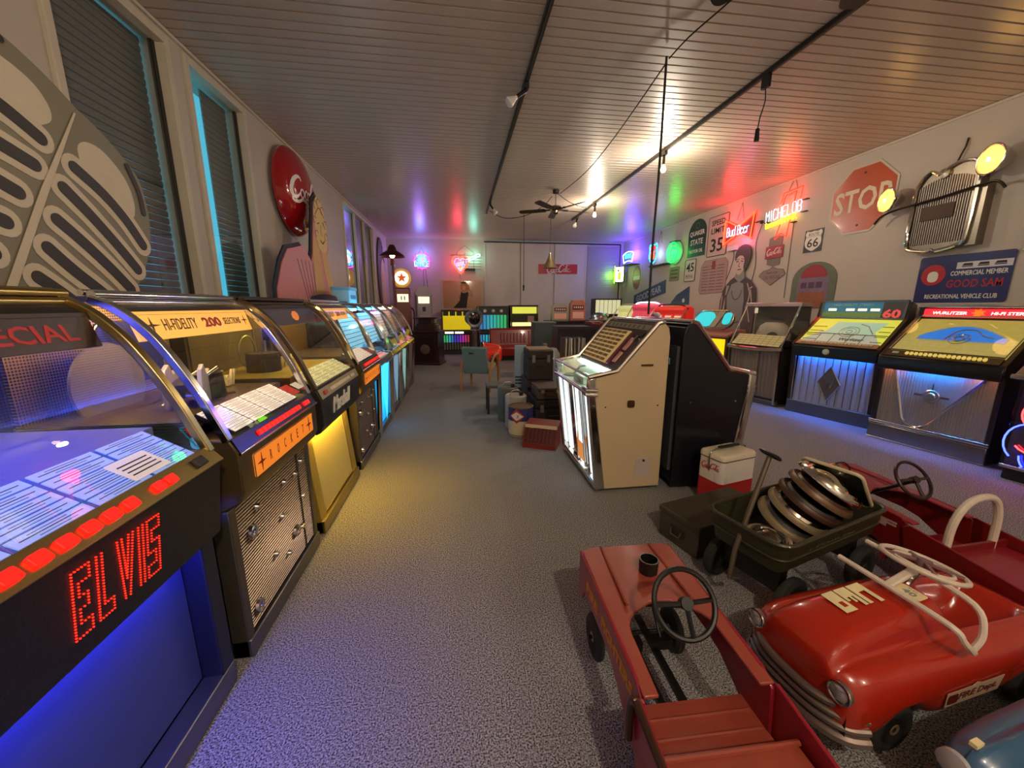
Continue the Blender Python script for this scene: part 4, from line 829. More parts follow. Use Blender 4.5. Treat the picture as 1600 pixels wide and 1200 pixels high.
# ================================================================ TWO JUKEBOXES STANDING IN THE MIDDLE
def console(label, loc, rz, w, sidem, lit, front_foot=0.0):
    hw = w/2; t = thing('jukebox', label, 'jukebox', loc, rz)
    side = [(.03, .03), (-.075, .80), (-.07, .93), (.115, .965), (.40, 1.305), (.45, 1.325), (.485, 1.29), (.50, 1.22), (.50, .03)]
    for s in (-1, 1): MB().xprism(side, s*(hw-.012)-.012, s*(hw-.012)+.012).build('side_panel', sidem, t, bev=.004)
    MB().xprism([(.06, .05), (.06, .78), (.10, .80), (.12, .95), (.40, 1.29), (.49, 1.29), (.49, .05)], -hw+.024, hw-.024).build('cabinet', M('charcoal_case', '#26252b', .5), t)
    MB().box(-hw+.05, hw-.05, .485, .515, .15, 1.15).build('back_panel', M('slate_back', '#4a4a52', .5), t)
    # chrome pilasters and mouldings
    for s in (-1, 1):
        MB().xprism([(-.03, .02), (-.125, .80), (-.125, .92), (-.06, .94), (-.06, .80), (.05, .03)], s*(hw-.02)-.045 if s < 0 else s*(hw-.02)-.02, s*(hw-.02)+.02 if s < 0 else s*(hw-.02)+.045 - .02).build('pilaster', CHROME, t, bev=.012)
        MB().tube([(s*(hw-.005), -.12, .93), (s*(hw-.005), .10, .975), (s*(hw-.005), .40, 1.325), (s*(hw-.005), .45, 1.335)], .019).build('edge_moulding', CHROME, t)
        for z in (.80, .835): MB().tube([(s*(hw-.10), -.125, z), (s*hw, -.13, z), (s*(hw+.012), -.05, z)], .014).build('bumper', CHROME, t)
    MB().cyl((-hw, -.125, .81), (hw, -.125, .81), .014).build('front_rail', CHROME, t); MB().cyl((-hw, -.125, .94), (hw, -.125, .94), .010).build('glass_rail', CHROME, t)
    MB().box(-hw+.02, hw-.02, -.03, .05, .02, .07).build('kick_sill', CHROME, t, bev=.01)
    MB().cyl((-hw, .44, 1.335), (hw, .44, 1.335), .016).build('top_rail', CHROME, t)
    # lower front: lit columns
    pan = lambda x0, x1, y0, m, nm: MB().xprism([(.0+y0, .08), (-.085+y0, .79), (-.075+y0, .79), (.02+y0, .08)], x0, x1).build(nm, m, t)
    pan(-hw+.05, hw-.05, .03, M('silver_recess', '#8d8c8a', .3, .8) if lit else DARK, 'front_recess')
    if lit:
        LC = E('white_light_column', '#eef8ff', 1.05, '#888888')
        for (a, c) in ((-hw+.09, -hw+.17), (-.02, .10), (hw-.22, hw-.12)): pan(a, c, .008, LC, 'light_column')
        pan(-hw+.2, -.06, .02, M('mirror_panel', '#c8c4c0', .12, 1), 'mirror_panel'); pan(.14, hw-.26, .02, M('mirror_panel'), 'mirror_panel')
        for x in (-.06, .14): pan(x-.012, x+.012, -.004, CHROME, 'column_trim')
        MB().box(-.04, .12, -.015, .0, .12, .34).build('orange_insert', M('orange_insert', '#d88a4a', .4, emit='#d88a4a', es=.5), t)
    else:
        pan(-hw+.08, hw-.08, .015, M('red_white_front', '#a86a5c', .3, .5), 'front_panel')
        for x in (-.25, 0, .25): pan(x-.012, x+.012, 0, CHROME, 'front_trim')
    # record compartment
    MB().box(-hw+.03, hw-.03, -.11, .12, .79, .81).build('compartment_floor', M('mint_white_floor', '#dfeadf', .4), t)
    MB().box(-hw+.03, hw-.03, .10, .12, .81, .965).build('compartment_back', M('mint_white_floor'), t)
    if lit:
        glow_tube(t, w-.1, .085, .935, E('cool_white_tube', '#e8fff0', 16), .008)
        MB().box(-.1, .15, -.06, .06, .81, .87).build('tone_arm_carriage', M('grey_green_carriage', '#a8b4a8', .4), t, bev=.008)
        b = MB(); b.tube([(-.12, .05, .93), (-.12, .0, .92), (-.12, -.05, .86), (.1, -.06, .83)], .008); b.cyl((-.3, .0, .815), (-.3, .0, .82), .09, seg=24).cyl((.3, 0, .82), (.3, 0, .85), .03); b.build('mechanism', M('dark_grey_mech', '#5b625b', .4), t)
    MB().xprism([(-.118, .82), (-.118, .93), (-.114, .93), (-.114, .82)], -hw+.05, hw-.05).build('front_glass', GLASS, t)
    MB().xprism([(-.115, .935), (.105, .97), (.105, .974), (-.115, .939)], -hw+.02, hw-.02).build('top_glass', GLASS, t)
    # sloping title panel
    F = frame((0, .11, .975), (1, 0, 0), (0, .295, .345)); L = .454
    MB(F).box(-hw+.02, hw-.02, 0, L, -.012, .004).build('title_panel', M('brown_title_panel', '#4a3230', .35), t)
    gm = M('gold_card_field', '#d8b878', .5, emit='#e0b868', es=.18); MB(F).box(-hw+.05, hw-.30, .02, L-.10, .004, .008).build('card_field', gm, t)
    f0 = None
    for r in range(8):
        for c in range(5):
            if f0 is None: f0 = MB().box(-.044, .044, -.012, .012, 0, .004).build('title_card', M('brown_type_card', '#8a6a3c', .5, var=.3, scale=150), t); k = f0
            else: k = f0.copy(); COL.objects.link(k); k.parent = t
            k.matrix_local = F @ T(-hw+.105+.108*c, .045+.041*r, .008)
    MB(F).box(-hw+.05, hw-.07, L-.075, L-.025, .004, .010).build('instruction_strip', M('olive_strip', '#9a9478', .4, .3), t)
    for i in range(9): MB(F).box(-hw+.09+.085*i, -hw+.115+.085*i, L-.066, L-.036, .010, .0115).build('strip_mark', M('olive_mark', '#5d5848', .5), t)
    MB(F).box(hw-.27, hw-.23, .02, L-.12, .004, .02).build('letter_key_bar', M('wine_bar', '#6a2a30', .4), t)
    for (a, c) in ((.05, .15), (.17, .29)): MB(F).box(hw-.19, hw-.14, a, c, .004, .02).build('selector_key', M('salmon_key', '#d8a08c', .4), t, bev=.006)
    b = MB(F); b.box(hw-.20, hw-.06, L-.14, L-.10, .004, .014); b.build('coin_plate', BLACK, t); MB(F).cyl((hw-.10, L-.16, .004), (hw-.10, L-.16, .03), .018).build('coin_button', CHROME, t)
    return t, hw
t, hw = console('cream-sided jukebox with lit white front standing in the middle of the carpet', (1.06, 3.13, 0), -90, .94, M('cream_side_paint', '#cbb58e', .35, coat=.3, var=.05, scale=5), True)
x = hw
MB(frame((x, .22, .72), (0, 1, 0), (0, 0, 1))).prism(rrect(.055, .055, .012, 3), 0, .012).build('side_lock', M('brown_lock', '#6a4a34', .3, .7), t)
MB(frame((x, .33, 1.01), (0, 1, 0), (0, 0, 1))).box(-.045, .045, 0, .012, 0, .012).build('side_vent', M('brown_lock'), t)
f = frame((x, .355, .20), (0, 1, 0), (0, 0, 1)); MB(f).prism(rrect(.13, .16, .01, 3), 0, .004).build('service_hatch', M('pale_hatch', '#bdb2a6', .4), t, bev=.002); MB(f).cyl((0, .055, .004), (0, .055, .009), .010).build('hatch_lock', DARK, t)
b = MB(); 
for (yy, zz) in ((.02, .70), (.44, .70)): b.cyl((x, yy, zz), (x+.004, yy, zz), .006)
b.build('side_screws', DARK, t)
t, hw = console('black-sided jukebox with chrome mouldings standing back to back with the cream one', (2.15, 3.10, 0), 90, .94, M('blue_black_side', '#10121c', .3, coat=.3), False)
b = MB()
for (yy, zz) in ((.02, .72), (.40, .72)): b.cyl((-hw-.004, yy, zz), (-hw, yy, zz), .007)
b.build('side_screws', CHROME, t)
MB().box(-.33, -.26, .515, .519, 1.0, 1.05).build('blue_sticker', M('pale_blue_sticker', '#a8d0f0', .5), t)
# ================================================================ SIGNS ON THE RIGHT WALL
def own_light(t, p, col, w, r=.12):
    """light given off by a lit sign or lamp"""
    l = bpy.data.lights.new('tube_light', 'POINT'); l.energy = w; l.color = lin(col); l.shadow_soft_size = r
    o = bpy.data.objects.new('tube_light', l); COL.objects.link(o); o.parent = t; o.location = p; return o
def ellp(cx, cy, a, c, n=24): return [(cx+a*math.cos(2*PI*i/n), cy+c*math.sin(2*PI*i/n)) for i in range(n)]
def squiggle(t, w, h, n, mat, nm, m, r=.010, z=.065):
    """looping handwriting-like tube"""
    P = [(-w/2+w*i/(n*8)+.35*w/n*math.sin(2*PI*i/8), h/2*math.cos(2*PI*i/8)*(1 if (i//8) % 2 else .8), z) for i in range(n*8+1)]
    return MB(m).tube(P, r, 6).build(nm, mat, t)
def sign(name, label, fr, cat='sign', group=None): return thing(name, label, cat, mat=fr, group=group)
def plate(t, poly, mat, nm='plate', z0=.004, z1=.010, bev=.001, rim=None, rimr=.004):
    o = MB().prism(poly, z0, z1).build(nm, mat, t, bev=bev)
    if rim: MB().tube([(p[0], p[1], z1) for p in poly], rimr, 6, True).build('rim', rim, t)
    return o
def scale(P, k, ky=None): return [(p[0]*k, p[1]*(ky or k)) for p in P]
def rect(w, h): return [(-w/2, -h/2), (w/2, -h/2), (w/2, h/2), (-w/2, h/2)]
def hang(t, x, z0, top, mat=None): MB().tube([(x-.09, z0, .02), (x, top, .006), (x+.09, z0, .02)], .004, 5).build('hanging_chain', mat or DARK, t)
# stop sign
t = sign('stop_sign', 'orange-red octagonal stop sign with worn white lettering', wallR(4.83, 2.86)); oc = [(.47*math.cos(R(22.5+45*i)), .47*math.sin(R(22.5+45*i))) for i in range(8)]
plate(t, oc, M('worn_white_enamel', '#c9bda8', .4), 'back_plate'); MB().prism(scale(oc, .94), .010, .012).build('red_field', M('weathered_orange_red', '#b8502a', .3, var=.14, scale=4, coat=.2), t)
text('STOP', 'lettering', M('worn_white_print', '#d8cdb8', .45), t, T(0, .0, .0125), .3, w=.74, h=.30, bold=.006)
b = MB(); 
for z in (.33, -.33): b.cyl((0, z, .012), (0, z, .018), .014)
b.build('bolts', DARK, t)
# radiator grille with headlamps
t = sign('radiator_grille', 'old chrome car radiator grille with two lit headlamps on a black bar', wallR(3.83, 2.50), 'car part')
sh = smooth([(-.27, -.30), (-.24, -.40), (-.05, -.445), (0, -.43), (.05, -.445), (.24, -.40), (.28, -.30), (.29, .2), (.26, .40), (.12, .45), (.02, .42), (-.05, .36), (-.15, .42), (-.25, .30), (-.27, .1), (-.27, -.30)], 3)
MB().prism([(p[0]*1.02, p[1]) for p in sh[:-1]], .0, .10).build('shell', M('tarnished_nickel', '#8d8374', .35, .8), t)
MB().tube([(p[0], p[1], .12) for p in sh[:-1]], .018, 8, True).build('shell_rim', CHROME, t)
MB().box(.26, .36, -.42, .18, .0, .10).build('side_flange', M('tarnished_nickel'), t)
b = MB()
for i in range(22): b.box(-.235+.022*i, -.228+.022*i, -.36, .34-.002*abs(i-11)**2*.3, .10, .112)
b.build('grille_bars', M('grey_grille_bar', '#9a9088', .4, .6), t, kind='stuff')
MB().box(-.17, .13, -.10, .05, .112, .125).build('number_plate', M('rust_brown_plate', '#4a2c1c', .6, var=.3), t)
MB().lathe([(.001, .14), (.05, .13), (.055, .11), (.06, .1)]).build('cap_badge', M('tarnished_nickel'), t).location = (-.02, .37, 0)
MB().tube(smooth([(-.66, -.03, .14), (-.58, .05, .14), (-.4, .09, .14), (0, .12, .14), (.36, .16, .14), (.46, .15, .14), (.52, .08, .14)]), .013).build('lamp_bar', BLACK, t)
for s, x, y in ((-1, -.52, .22), (1, .40, .37)):
    F = frame((x, y, .12), (1, 0, 0), (0, 1, 0)) @ rot(-18, 'Y'); hl = MB(F).lathe([(.001, -.12), (.06, -.1), (.11, -.02), (.135, .04), (.14, .06)], 28).build('headlamp', CHROME, t)
    MB(F).lathe([(.001, .075), (.07, .072), (.12, .064), (.135, .055)], 28).build('lens', E('lit_headlamp_lens', '#ffc860', 1.1), hl); MB(F).torus((0, 0, .058), (0, 0, 1), .138, .008).build('lens_rim', CHROME, hl); own_light(t, tuple((F @ Vector((0, 0, .16)))), '#ffc060', 1.2, .1)
    MB(F).cyl((0, 0, .078), (0, 0, .079), .02).build('filament_glow', E('headlamp_filament', '#fff2c8', 4), hl)
MB().tube([(0, .45, .03), (.05, .62, .02), (.05, .7, .01)], .009, 6).build('hanger', DARK, t)
# blue club sign
t = sign('club_sign', 'dark blue metal sign with red disc and white and red club lettering', wallR(3.585, 1.745)); plate(t, rrect(.80, .51, .03), M('navy_enamel', '#23235e', .35, coat=.3))
MB().prism([(-.05, .10), (.39, .10), (.39, .17), (-.05, .17)], .010, .011).build('white_band', M('white_band', '#d6cfd4', .5), t)
b = MB(); 
for x in (.04, .17, .30): b.box(x-.045, x+.045, .118, .128, .011, .012).prism([(x-.045, .132), (x+.045, .132), (x+.04, .155), (x-.03, .155)], .011, .012)
b.build('vehicle_silhouettes', INK, t)
MB().cyl((-.25, .05, .010), (-.25, .05, .012), .115, seg=36).build('red_disc', M('red_disc', '#b81c22', .4), t); MB().prism(rrect(.1, .12, .045, 5, -.25, .03), .012, .0125).build('white_oval', WHITE, t)
text('COMMERCIAL MEMBER', 'lettering', WHITE, t, T(.14, .055, .0105), .06, w=.46, h=.05, bold=.001); text('GOOD SAM', 'lettering', M('red_sign_letter', '#b01c30', .4), t, T(.12, -.055, .0105), .1, w=.46, h=.085, bold=.002); text('RECREATIONAL VEHICLE CLUB', 'lettering', WHITE, t, T(.02, -.19, .0105), .06, w=.62, h=.048, bold=.001)
# route sign
t = sign('route_sign', 'black and white square route shield sign reading 66', wallR(5.475, 2.43)); plate(t, rect(.31, .33), BLACK)
SHIELD = smooth([(0, .96), (.5, .9), (.82, 1.0), (1, .72), (.9, .4), (1.0, -.1), (.85, -.55), (.4, -.85), (0, -1), (-.4, -.85), (-.85, -.55), (-1.0, -.1), (-.9, .4), (-1, .72), (-.82, 1.0), (-.5, .9), (0, .96)], 3)[:-1]
MB().prism([(p[0]*.14, p[1]*.15) for p in SHIELD], .010, .011).build('white_shield', WHITE, t); text('ROUTE', 'lettering', INK, t, T(0, .095, .0112), .05, w=.17, h=.042); text('66', 'numerals', INK, t, T(0, -.03, .0112), .2, w=.19, h=.13, bold=.002); MB().box(-.125, .125, .06, .064, .011, .0115).build('rule', INK, t)
# neon helper
def neon(t, pts, r, mat, nm, closed=False, z=.06, seg=6): return MB().tube([(p[0], p[1], z) for p in pts], r, seg, closed).build(nm, mat, t)
def neon_text(t, s, w, h, mat, nm, m, r=.008, z=.065):
    b = MB(m)
    for st in strokes(s, w, h): b.tube([(p[0], p[1], z) for p in st], r, 6)
    return b.build(nm, mat, t)
NRED = E('neon_red', '#ff2010', 3.2); NWHITE = E('neon_ice_white', '#b0e4ff', 1.1); NYEL = E('neon_yellow', '#fff000', 1.8); NCY = E('neon_cyan', '#30d8f0', 2.2); NORG = E('neon_orange_red', '#ff4a20', 3); NGRN = E('neon_green', '#08e858', 2.2); NPUR = E('neon_violet', '#6a30ff', 5); NPNK = E('neon_pink', '#ff4ac8', 2); NBLU = E('neon_blue', '#3a8cff', 2.5)
# michelob
t = sign('neon_sign', 'neon sign with white and yellow lettering over a red ribbon', wallR(6.07, 2.98), 'neon sign')
neon(t, [(-.02, .10), (.02, .24), (.22, .26), (.2, .08)], .009, NRED, 'red_ribbon'); neon(t, [(-.03, -.20), (-.10, -.42), (.02, -.34), (.13, -.42), (.16, -.16)], .009, NRED, 'red_ribbon')
neon(t, [(-.10, .14), (-.06, .30), (.3, .32), (.27, .1)], .006, NRED, 'red_ribbon', z=.03)
own_light(t, (.08, .15, .16), '#ff2a14', 4); own_light(t, (-.05, -.1, .18), '#ffe890', .8)
neon_text(t, 'MICHELOB', .70, .17, NWHITE, 'white_lettering', rot(4, 'Z') @ Matrix.Identity(4), .0062)
neon_text(t, 'Genuine', .30, .09, NYEL, 'yellow_script', T(-.19, -.155, 0) @ rot(6, 'Z'), .0055); neon_text(t, 'DARK', .30, .10, NYEL, 'yellow_lettering', T(.14, -.125, 0) @ rot(4, 'Z'), .006)
b = MB(); 
for (x, y) in ((.38, .1), (.38, -.08), (-.36, -.1), (.2, -.2)): b.box(x-.05, x+.04, y-.006, y+.006, .0, .05)
b.build('tube_supports', BLACK, t); hang(t, .1, .3, .5); MB().tube([(.19, -.2, .01), (.2, -1.4, .01)], .004, 5).build('lead', CABLE, t)
# budbeer bow tie
t = sign('neon_sign', 'red bow-tie outline neon sign with white lettering', wallR(7.10, 2.88), 'neon sign')
BT = [(-.38, .24), (0, .06), (.38, .24), (.34, -.20), (0, -.06), (-.40, -.22)]
neon(t, BT, .013, NORG, 'bow_tie_outline', True); own_light(t, (-.2, .22, .16), '#ff2030', 8); own_light(t, (.2, -.2, .16), '#ff60a0', 3); neon(t, scale(BT, 1.08, 1.12), .006, NRED, 'bow_tie_outline', True, z=.03)
MB().prism(scale(BT, .95, .9), .022, .027).build('red_backplate', M('red_backplate', '#8a3a34', .5), t)
neon_text(t, 'Bud Beer', .60, .17, E('neon_sky_white', '#a0e0ff', 1.1), 'white_lettering', Matrix.Identity(4), .0075)
MB().box(-.25, .0, -.36, -.28, .01, .07).build('transformer', M('pale_transformer', '#d8d8e4', .4), t); MB().box(.38, .55, .05, .065, .0, .04).build('tube_support', BLACK, t); MB().ball((.56, .03, .04), .03).build('lead_plug', BLACK, t); hang(t, -.02, .2, .5)
MB().tube(smooth([(.56, .0, .02), (.45, -.3, .01), (.5, -.7, .01), (.42, -1.1, .01)]), .005, 5).build('lead', CABLE, t); MB().tube(smooth([(-.12, -.36, .02), (-.1, -.5, .01), (-.18, -.75, .01), (-.25, -.9, .01)]), .005, 5).build('lead', CABLE, t)
# speed limit
TAN = M('faded_white_sign', '#c4aba0', .5, var=.1, scale=5)
t = sign('speed_sign', 'faded white speed limit 35 sign with black border', wallR(7.77, 2.89)); plate(t, rrect(.62, .80, .03), TAN, rim=INK, rimr=.006)
for s, y, h in (('SPEED', .27, .11), ('LIMIT', .11, .11), ('35', -.18, .27)): text(s, 'lettering', INK, t, T(0, y, .0105), .2, w=.42 if s != '35' else .40, h=h, bold=.003)
t = sign('speed_sign', 'small pale 45 mph speed sign below the green oil sign', wallR(8.65, 2.265)); plate(t, rrect(.42, .49, .03), M('faded_cream_sign', '#cfc4b4', .5), rim=INK, rimr=.007); text('45', 'numerals', INK, t, T(0, .07, .0105), .2, w=.30, h=.20, bold=.003); text('M.P.H.', 'lettering', INK, t, T(0, -.14, .0105), .1, w=.28, h=.09)
# tombstone motor oil sign
t = sign('oil_sign', 'dark green arched motor oil sign with white lettering', wallR(8.49, 2.96)); ar = [(-.33, -.40), (.33, -.40), (.33, .10)]+arc(0, .10, .33, .31, 0, 180, 14)[1:-1]+[(-.33, .10)]
plate(t, ar, M('dark_green_enamel', '#24352c', .35, coat=.3))
for s, y, h, w_ in (('QUAKER', .10, .12, .54), ('STATE', -.08, .12, .46), ('MOTOR OIL', -.28, .075, .50)): text(s, 'lettering', WHITE, t, T(0, y, .0105), .2, w=w_, h=h, bold=.003)
MB().torus((0, .27, .010), (0, 0, 1), .06, .005).build('crest_ring', M('green_ring', '#5a8a66', .4), t)
# green clock-like neon
t = sign('neon_sign', 'round green neon ring sign with a swirl inside', wallR(9.27, 2.745), 'neon sign'); neon(t, arc(0, 0, .24, .24, 0, 360, 28)[:-1], .012, NGRN, 'green_ring', True, z=.14); neon(t, smooth([(.1, .08), (-.02, .1), (-.08, 0), (0, -.08), (.1, -.04), (.04, -.18)]), .008, NGRN, 'green_swirl', z=.14); neon(t, arc(-.04, .0, .13, .17, 90, 270, 10), .007, NGRN, 'green_swirl', z=.14); MB().box(-.14, .14, .25, .27, .02, .14).build('bracket', BLACK, t)
own_light(t, (-.1, 0, .13), '#08ff50', 7)
MB().cyl((0, 0, .01), (0, 0, .03), .27, seg=32).build('back_disc', M('grey_disc', '#8f9a92', .5), t)
# route neon
t = sign('neon_sign', 'shield-shaped cyan neon sign with red 66 lettering', wallR(10.12, 2.82), 'neon sign'); neon(t, [(p[0]*.20, p[1]*.25) for p in SHIELD], .014, NCY, 'shield_outline', True, z=.2); neon_text(t, '66', .2, .2, NORG, 'red_numerals', T(0, -.03, .14), .013); neon_text(t, 'ROUTE', .24, .07, NRED, 'red_lettering', T(0, .15, .14), .008)
own_light(t, (0, 0, .1), '#60b8ff', 3)
MB().box(-.30, .62, -.31, -.29, .0, .16).build('shelf', BLACK, t); MB().box(-.42, -.36, -.34, -.2, .0, .05).build('shelf_bracket', BLACK, t); b = MB(); 
for y in (.1, -.02, -.14): b.box(-.28, -.2, y-.006, y+.006, .02, .18)
b.build('tube_supports', BLACK, t); hang(t, 0, .27, .6)
# cyan script neon with violet halo
t = sign('neon_sign', 'arched cyan lettered neon sign glowing violet behind', wallR(11.6, 2.92), 'neon sign'); A = arc(0, -.9, 1.05, 1.05, 111, 69, 12); Bq = arc(0, -.9, .78, .78, 69, 111, 12)
neon(t, A+Bq, .016, E('neon_pale_cyan', '#c0f0ff', 1.6), 'arched_outline', True, z=.24); squiggle(t, .46, .13, 6, NCY, 'cyan_lettering', T(0, .02, .18), .012); neon(t, [(-.3, .18), (.3, .18)], .012, NPUR, 'violet_tube', z=.06); neon(t, [(-.25, -.1), (.25, -.1)], .012, NPUR, 'violet_tube', z=.06); own_light(t, (.0, .1, .2), '#5a28ff', 38); MB().box(-.42, .30, -.24, -.22, .0, .26).build('shelf', BLACK, t)
# round red oval sign
t = sign('oval_sign', 'upright oval sign with red top and bottom and white band', wallR(11.42, 2.29)); MB().prism(rrect(.62, .74, .01, 2), .0, .004).build('white_backing', M('pale_sign_backing', '#c8bcb8', .5), t); ov = arc(0, 0, .24, .34, 0, 360, 32)[:-1]; plate(t, ov, M('faded_red_enamel', '#9c4a48', .4)); MB().box(-.225, .225, -.06, .06, .010, .012).build('white_band', WHITE, t); MB().tube([(p[0], p[1], .01) for p in ov], .006, 6, True).build('rim', M('faded_rim', '#8a6a66', .4), t)
# corner lightbox
t = sign('light_box', 'small white lit sign box with dark frame in the back corner', frame((5.2, 12.2, 2.45), (.8, -.6, 0), (0, 0, 1))); MB().prism(rrect(.30, .50, .03), -.09, -.01).build('case', BLACK, t); MB().cyl((0, 0, -.09), (0, 0, -.345), .015).build('wall_bracket', BLACK, t); MB().prism(rrect(.26, .46, .03), -.01, .0).build('lit_face', E('lit_white_face', '#f4f8d0', 2.2), t); MB().ball((-.04, .12, .0), .03, 1, 1, .2).build('dark_dot', INK, t); MB().prism(rrect(.1, .25, .05, 4, .0, -.05), .0, .002).build('yellow_mark', M('yellow_mark', '#d8d05a', .5, emit='#d8d040', es=.6), t)
neon(t, [(-.17, -.27), (-.17, .27)], .008, E('neon_lime', '#a8ff30', 4), 'lime_edge_tube', z=-.05); own_light(t, (-.26, 0, .02), '#90ff20', 4)
# tan small plate
t = sign('plate_sign', 'small olive tan sign with three lines of print', wallR(9.32, 2.24)); plate(t, rrect(.42, .33, .02), M('olive_tan_enamel', '#8d8468', .5), rim=M('dark_olive', '#565040', .5)); b = MB(); 
for y in (.09, 0, -.09): b.box(-.16, .16, y-.02, y+.02, .010, .011)
b.build('print_lines', M('dark_olive'), t)
# blue pennant signs
BLUS = M('slate_blue_enamel', '#2f4668', .4, coat=.2)
t = sign('tyre_sign', 'long slate blue sign with white capital lettering tilted on the wall', wallR(10.62, 1.79)); plate(t, [(-.90, -.34), (.95, .0), (.92, .34), (-.90, -.02)], BLUS); text('GOODYEAR', 'lettering', M('pale_print', '#b8c0cc', .5), t, T(.0, -.01, .0105) @ rot(10.5, 'Z') @ Matrix.Shear('XY', 4, (0, 0)), .2, w=1.45, h=.19, bold=.004)
t = sign('arrow_sign', 'slate blue pointed sign partly hidden behind the pink jukebox', wallR(8.93, 1.70)); plate(t, [(-.50, -.22), (.36, -.22), (.32, .21), (-.2, .02)], BLUS); MB().cyl((.12, -.12, .01), (.12, -.12, .012), .05).build('white_mark', WHITE, t)
# menu board
t = sign('menu_board', 'tan octagonal board covered with rows of printed lines', wallR(7.80, 2.06)); hx = [(-.42, .24), (-.30, .36), (.36, .36), (.44, .28), (.44, -.24), (.36, -.33), (-.38, -.35), (-.44, -.28)]; plate(t, hx, M('tan_board', '#a88d88', .55), rim=M('tan_rim', '#8f7672', .5)); b = MB()
for c in range(3):
    for r in range(9): b.box(-.36+.25*c, -.15+.25*c, .22-.062*r, .235-.062*r, .010, .011)
b.build('print_lines', M('dark_tan', '#6d5450', .5), t); MB().box(-.05, .06, .16, .33, .010, .012).build('red_panel', M('dull_red_panel', '#8f3c38', .5), t)
# man cutout (generic figure in grey tones)
t = sign('cutout_figure', 'grey cut-out of a man in an open jacket leaning above the jukeboxes', wallR(6.93, 1.75, .03), 'cutout')
JG = M('cutout_dark_grey', '#4f4846', .55); MG = M('cutout_mid_grey', '#8b8e88', .55); PG_ = M('cutout_pale', '#c4b6a6', .55)
MB().prism([(-.50, -.8), (-.50, -.2), (-.42, .06), (-.26, .20), (-.14, .26), (.14, .24), (.30, .16), (.44, .02), (.48, -.3), (.46, -.8)], 0, .012).build('jacket', JG, t)
MB().prism([(-.14, .24), (-.10, .36), (.08, .40), (.13, .22), (.0, .14)], .0, .013).build('neck', MG, t)
MB().prism([(p[0], p[1]) for p in smooth([(-.16, .56), (-.17, .46), (-.13, .36), (-.06, .29), (.03, .32), (.10, .42), (.12, .56), (.05, .68), (-.08, .68), (-.16, .56)], 4)[:-1]], 0, .014).build('face', PG_, t)
MB().prism([(p[0], p[1]) for p in smooth([(-.17, .56), (-.18, .68), (-.10, .80), (.05, .84), (.18, .78), (.23, .64), (.19, .48), (.12, .36), (.07, .42), (.08, .54), (.03, .63), (-.08, .64), (-.17, .56)], 4)[:-1]], 0, .016).build('hair', JG, t)
MB().prism([(-.22, -.8), (-.30, -.1), (-.20, .12), (-.04, .16), (.12, .12), (.18, -.2), (.16, -.8)], .012, .014).build('shirt', MG, t)
b = MB(T(0, 0, .014)); b.ribbon([(-.14, .535), (-.07, .545)], .016).ribbon([(-.01, .545), (.05, .53)], .016).ribbon([(-.15, .57), (-.06, .585)], .010).ribbon([(-.01, .585), (.06, .57)], .010).ribbon(smooth([(-.04, .52), (-.065, .45), (-.02, .44)]), .010).ribbon([(-.08, .385), (.02, .39)], .014).ribbon(arc(-.04, .0, .13, .18, 180, 360, 10), .012); b.build('line_drawing', INK, t)
b = MB(T(0, 0, .0125))
for p in ([(-.40, -.7), (-.36, -.2), (-.28, .1)], [(-.46, -.6), (-.44, -.1)], [(.22, .12), (.31, -.1), (.24, -.35)], [(.32, .0), (.40, -.3)], [(.28, -.3), (.38, -.6)], [(.26, .0), (.36, .05)], [(-.33, .1), (-.36, -.4)]): b.ribbon(smooth(p), .022)
b.build('jacket_highlights', PG_, t)
# soda button sign + vegas sign
t = sign('soda_sign', 'small red soda sign with white script over a grey diamond', wallR(6.2, 2.36)); MB().prism([(-.14, .24), (.02, .27), (.14, .24), (.14, -.22), (.0, -.24), (-.14, -.2)], 0, .01).build('grey_backing', M('greyish_backing', '#7d7468', .5), t); MB().prism(rect(.37, .20), .01, .02).build('red_panel', M('faded_soda_red', '#a83a44', .4), t); soda_script('script', WHITE, t, T(0, 0, .0205), .32)
t = sign('diamond_sign', 'faded mauve diamond-shaped welcome sign with raised lettering', wallR(6.2, 1.955)); plate(t, [(-.29, .02), (-.2, .1), (-.06, .12), (0, .16), (.1, .12), (.24, .10), (.29, .02), (.0, -.15)], M('mauve_plate', '#96827c', .5), rim=M('dark_mauve', '#6a5450', .5)); text('LAS VEGAS', 'lettering', M('dark_mauve'), t, T(0, -.015, .0105), .08, w=.36, h=.06); text('FABULOUS', 'lettering', M('dark_mauve'), t, T(0, .06, .0105), .05, w=.24, h=.035)
# jukebox shaped tin sign
t = sign('tin_sign', 'arched tin sign in green and mauve picturing a jukebox', wallR(5.37, 1.72)); ar = [(-.38, -.3), (.38, -.3), (.38, .12)]+arc(0, .12, .38, .27, 0, 180, 14)[1:-1]+[(-.38, .12)]
plate(t, ar, M('mottled_green_tin', '#66705a', .5, var=.25, scale=6)); MB().prism([(-.27, -.3), (.27, -.3), (.27, .08)]+arc(0, .08, .27, .2, 0, 180, 10)[1:-1]+[(-.27, .08)], .010, .012).build('mauve_field', M('mauve_field', '#7d6a7a', .5, var=.3, scale=9), t); MB().prism(arc(0, .16, .22, .19, 0, 180, 10), .012, .014).build('red_crown', M('dull_red_crown', '#9c2f34', .5), t); MB().prism([(-.25, -.3), (.25, -.3), (.22, -.06), (-.22, -.06)], .012, .014).build('rust_base', M('rust_base', '#9a5a3c', .5, var=.3, scale=9), t); b = MB()
for x in (-.2, -.07, .06): b.box(x, x+.1, .0, .09, .012, .014)
b.build('printed_windows', M('dark_violet_print', '#5a3a58', .5), t)
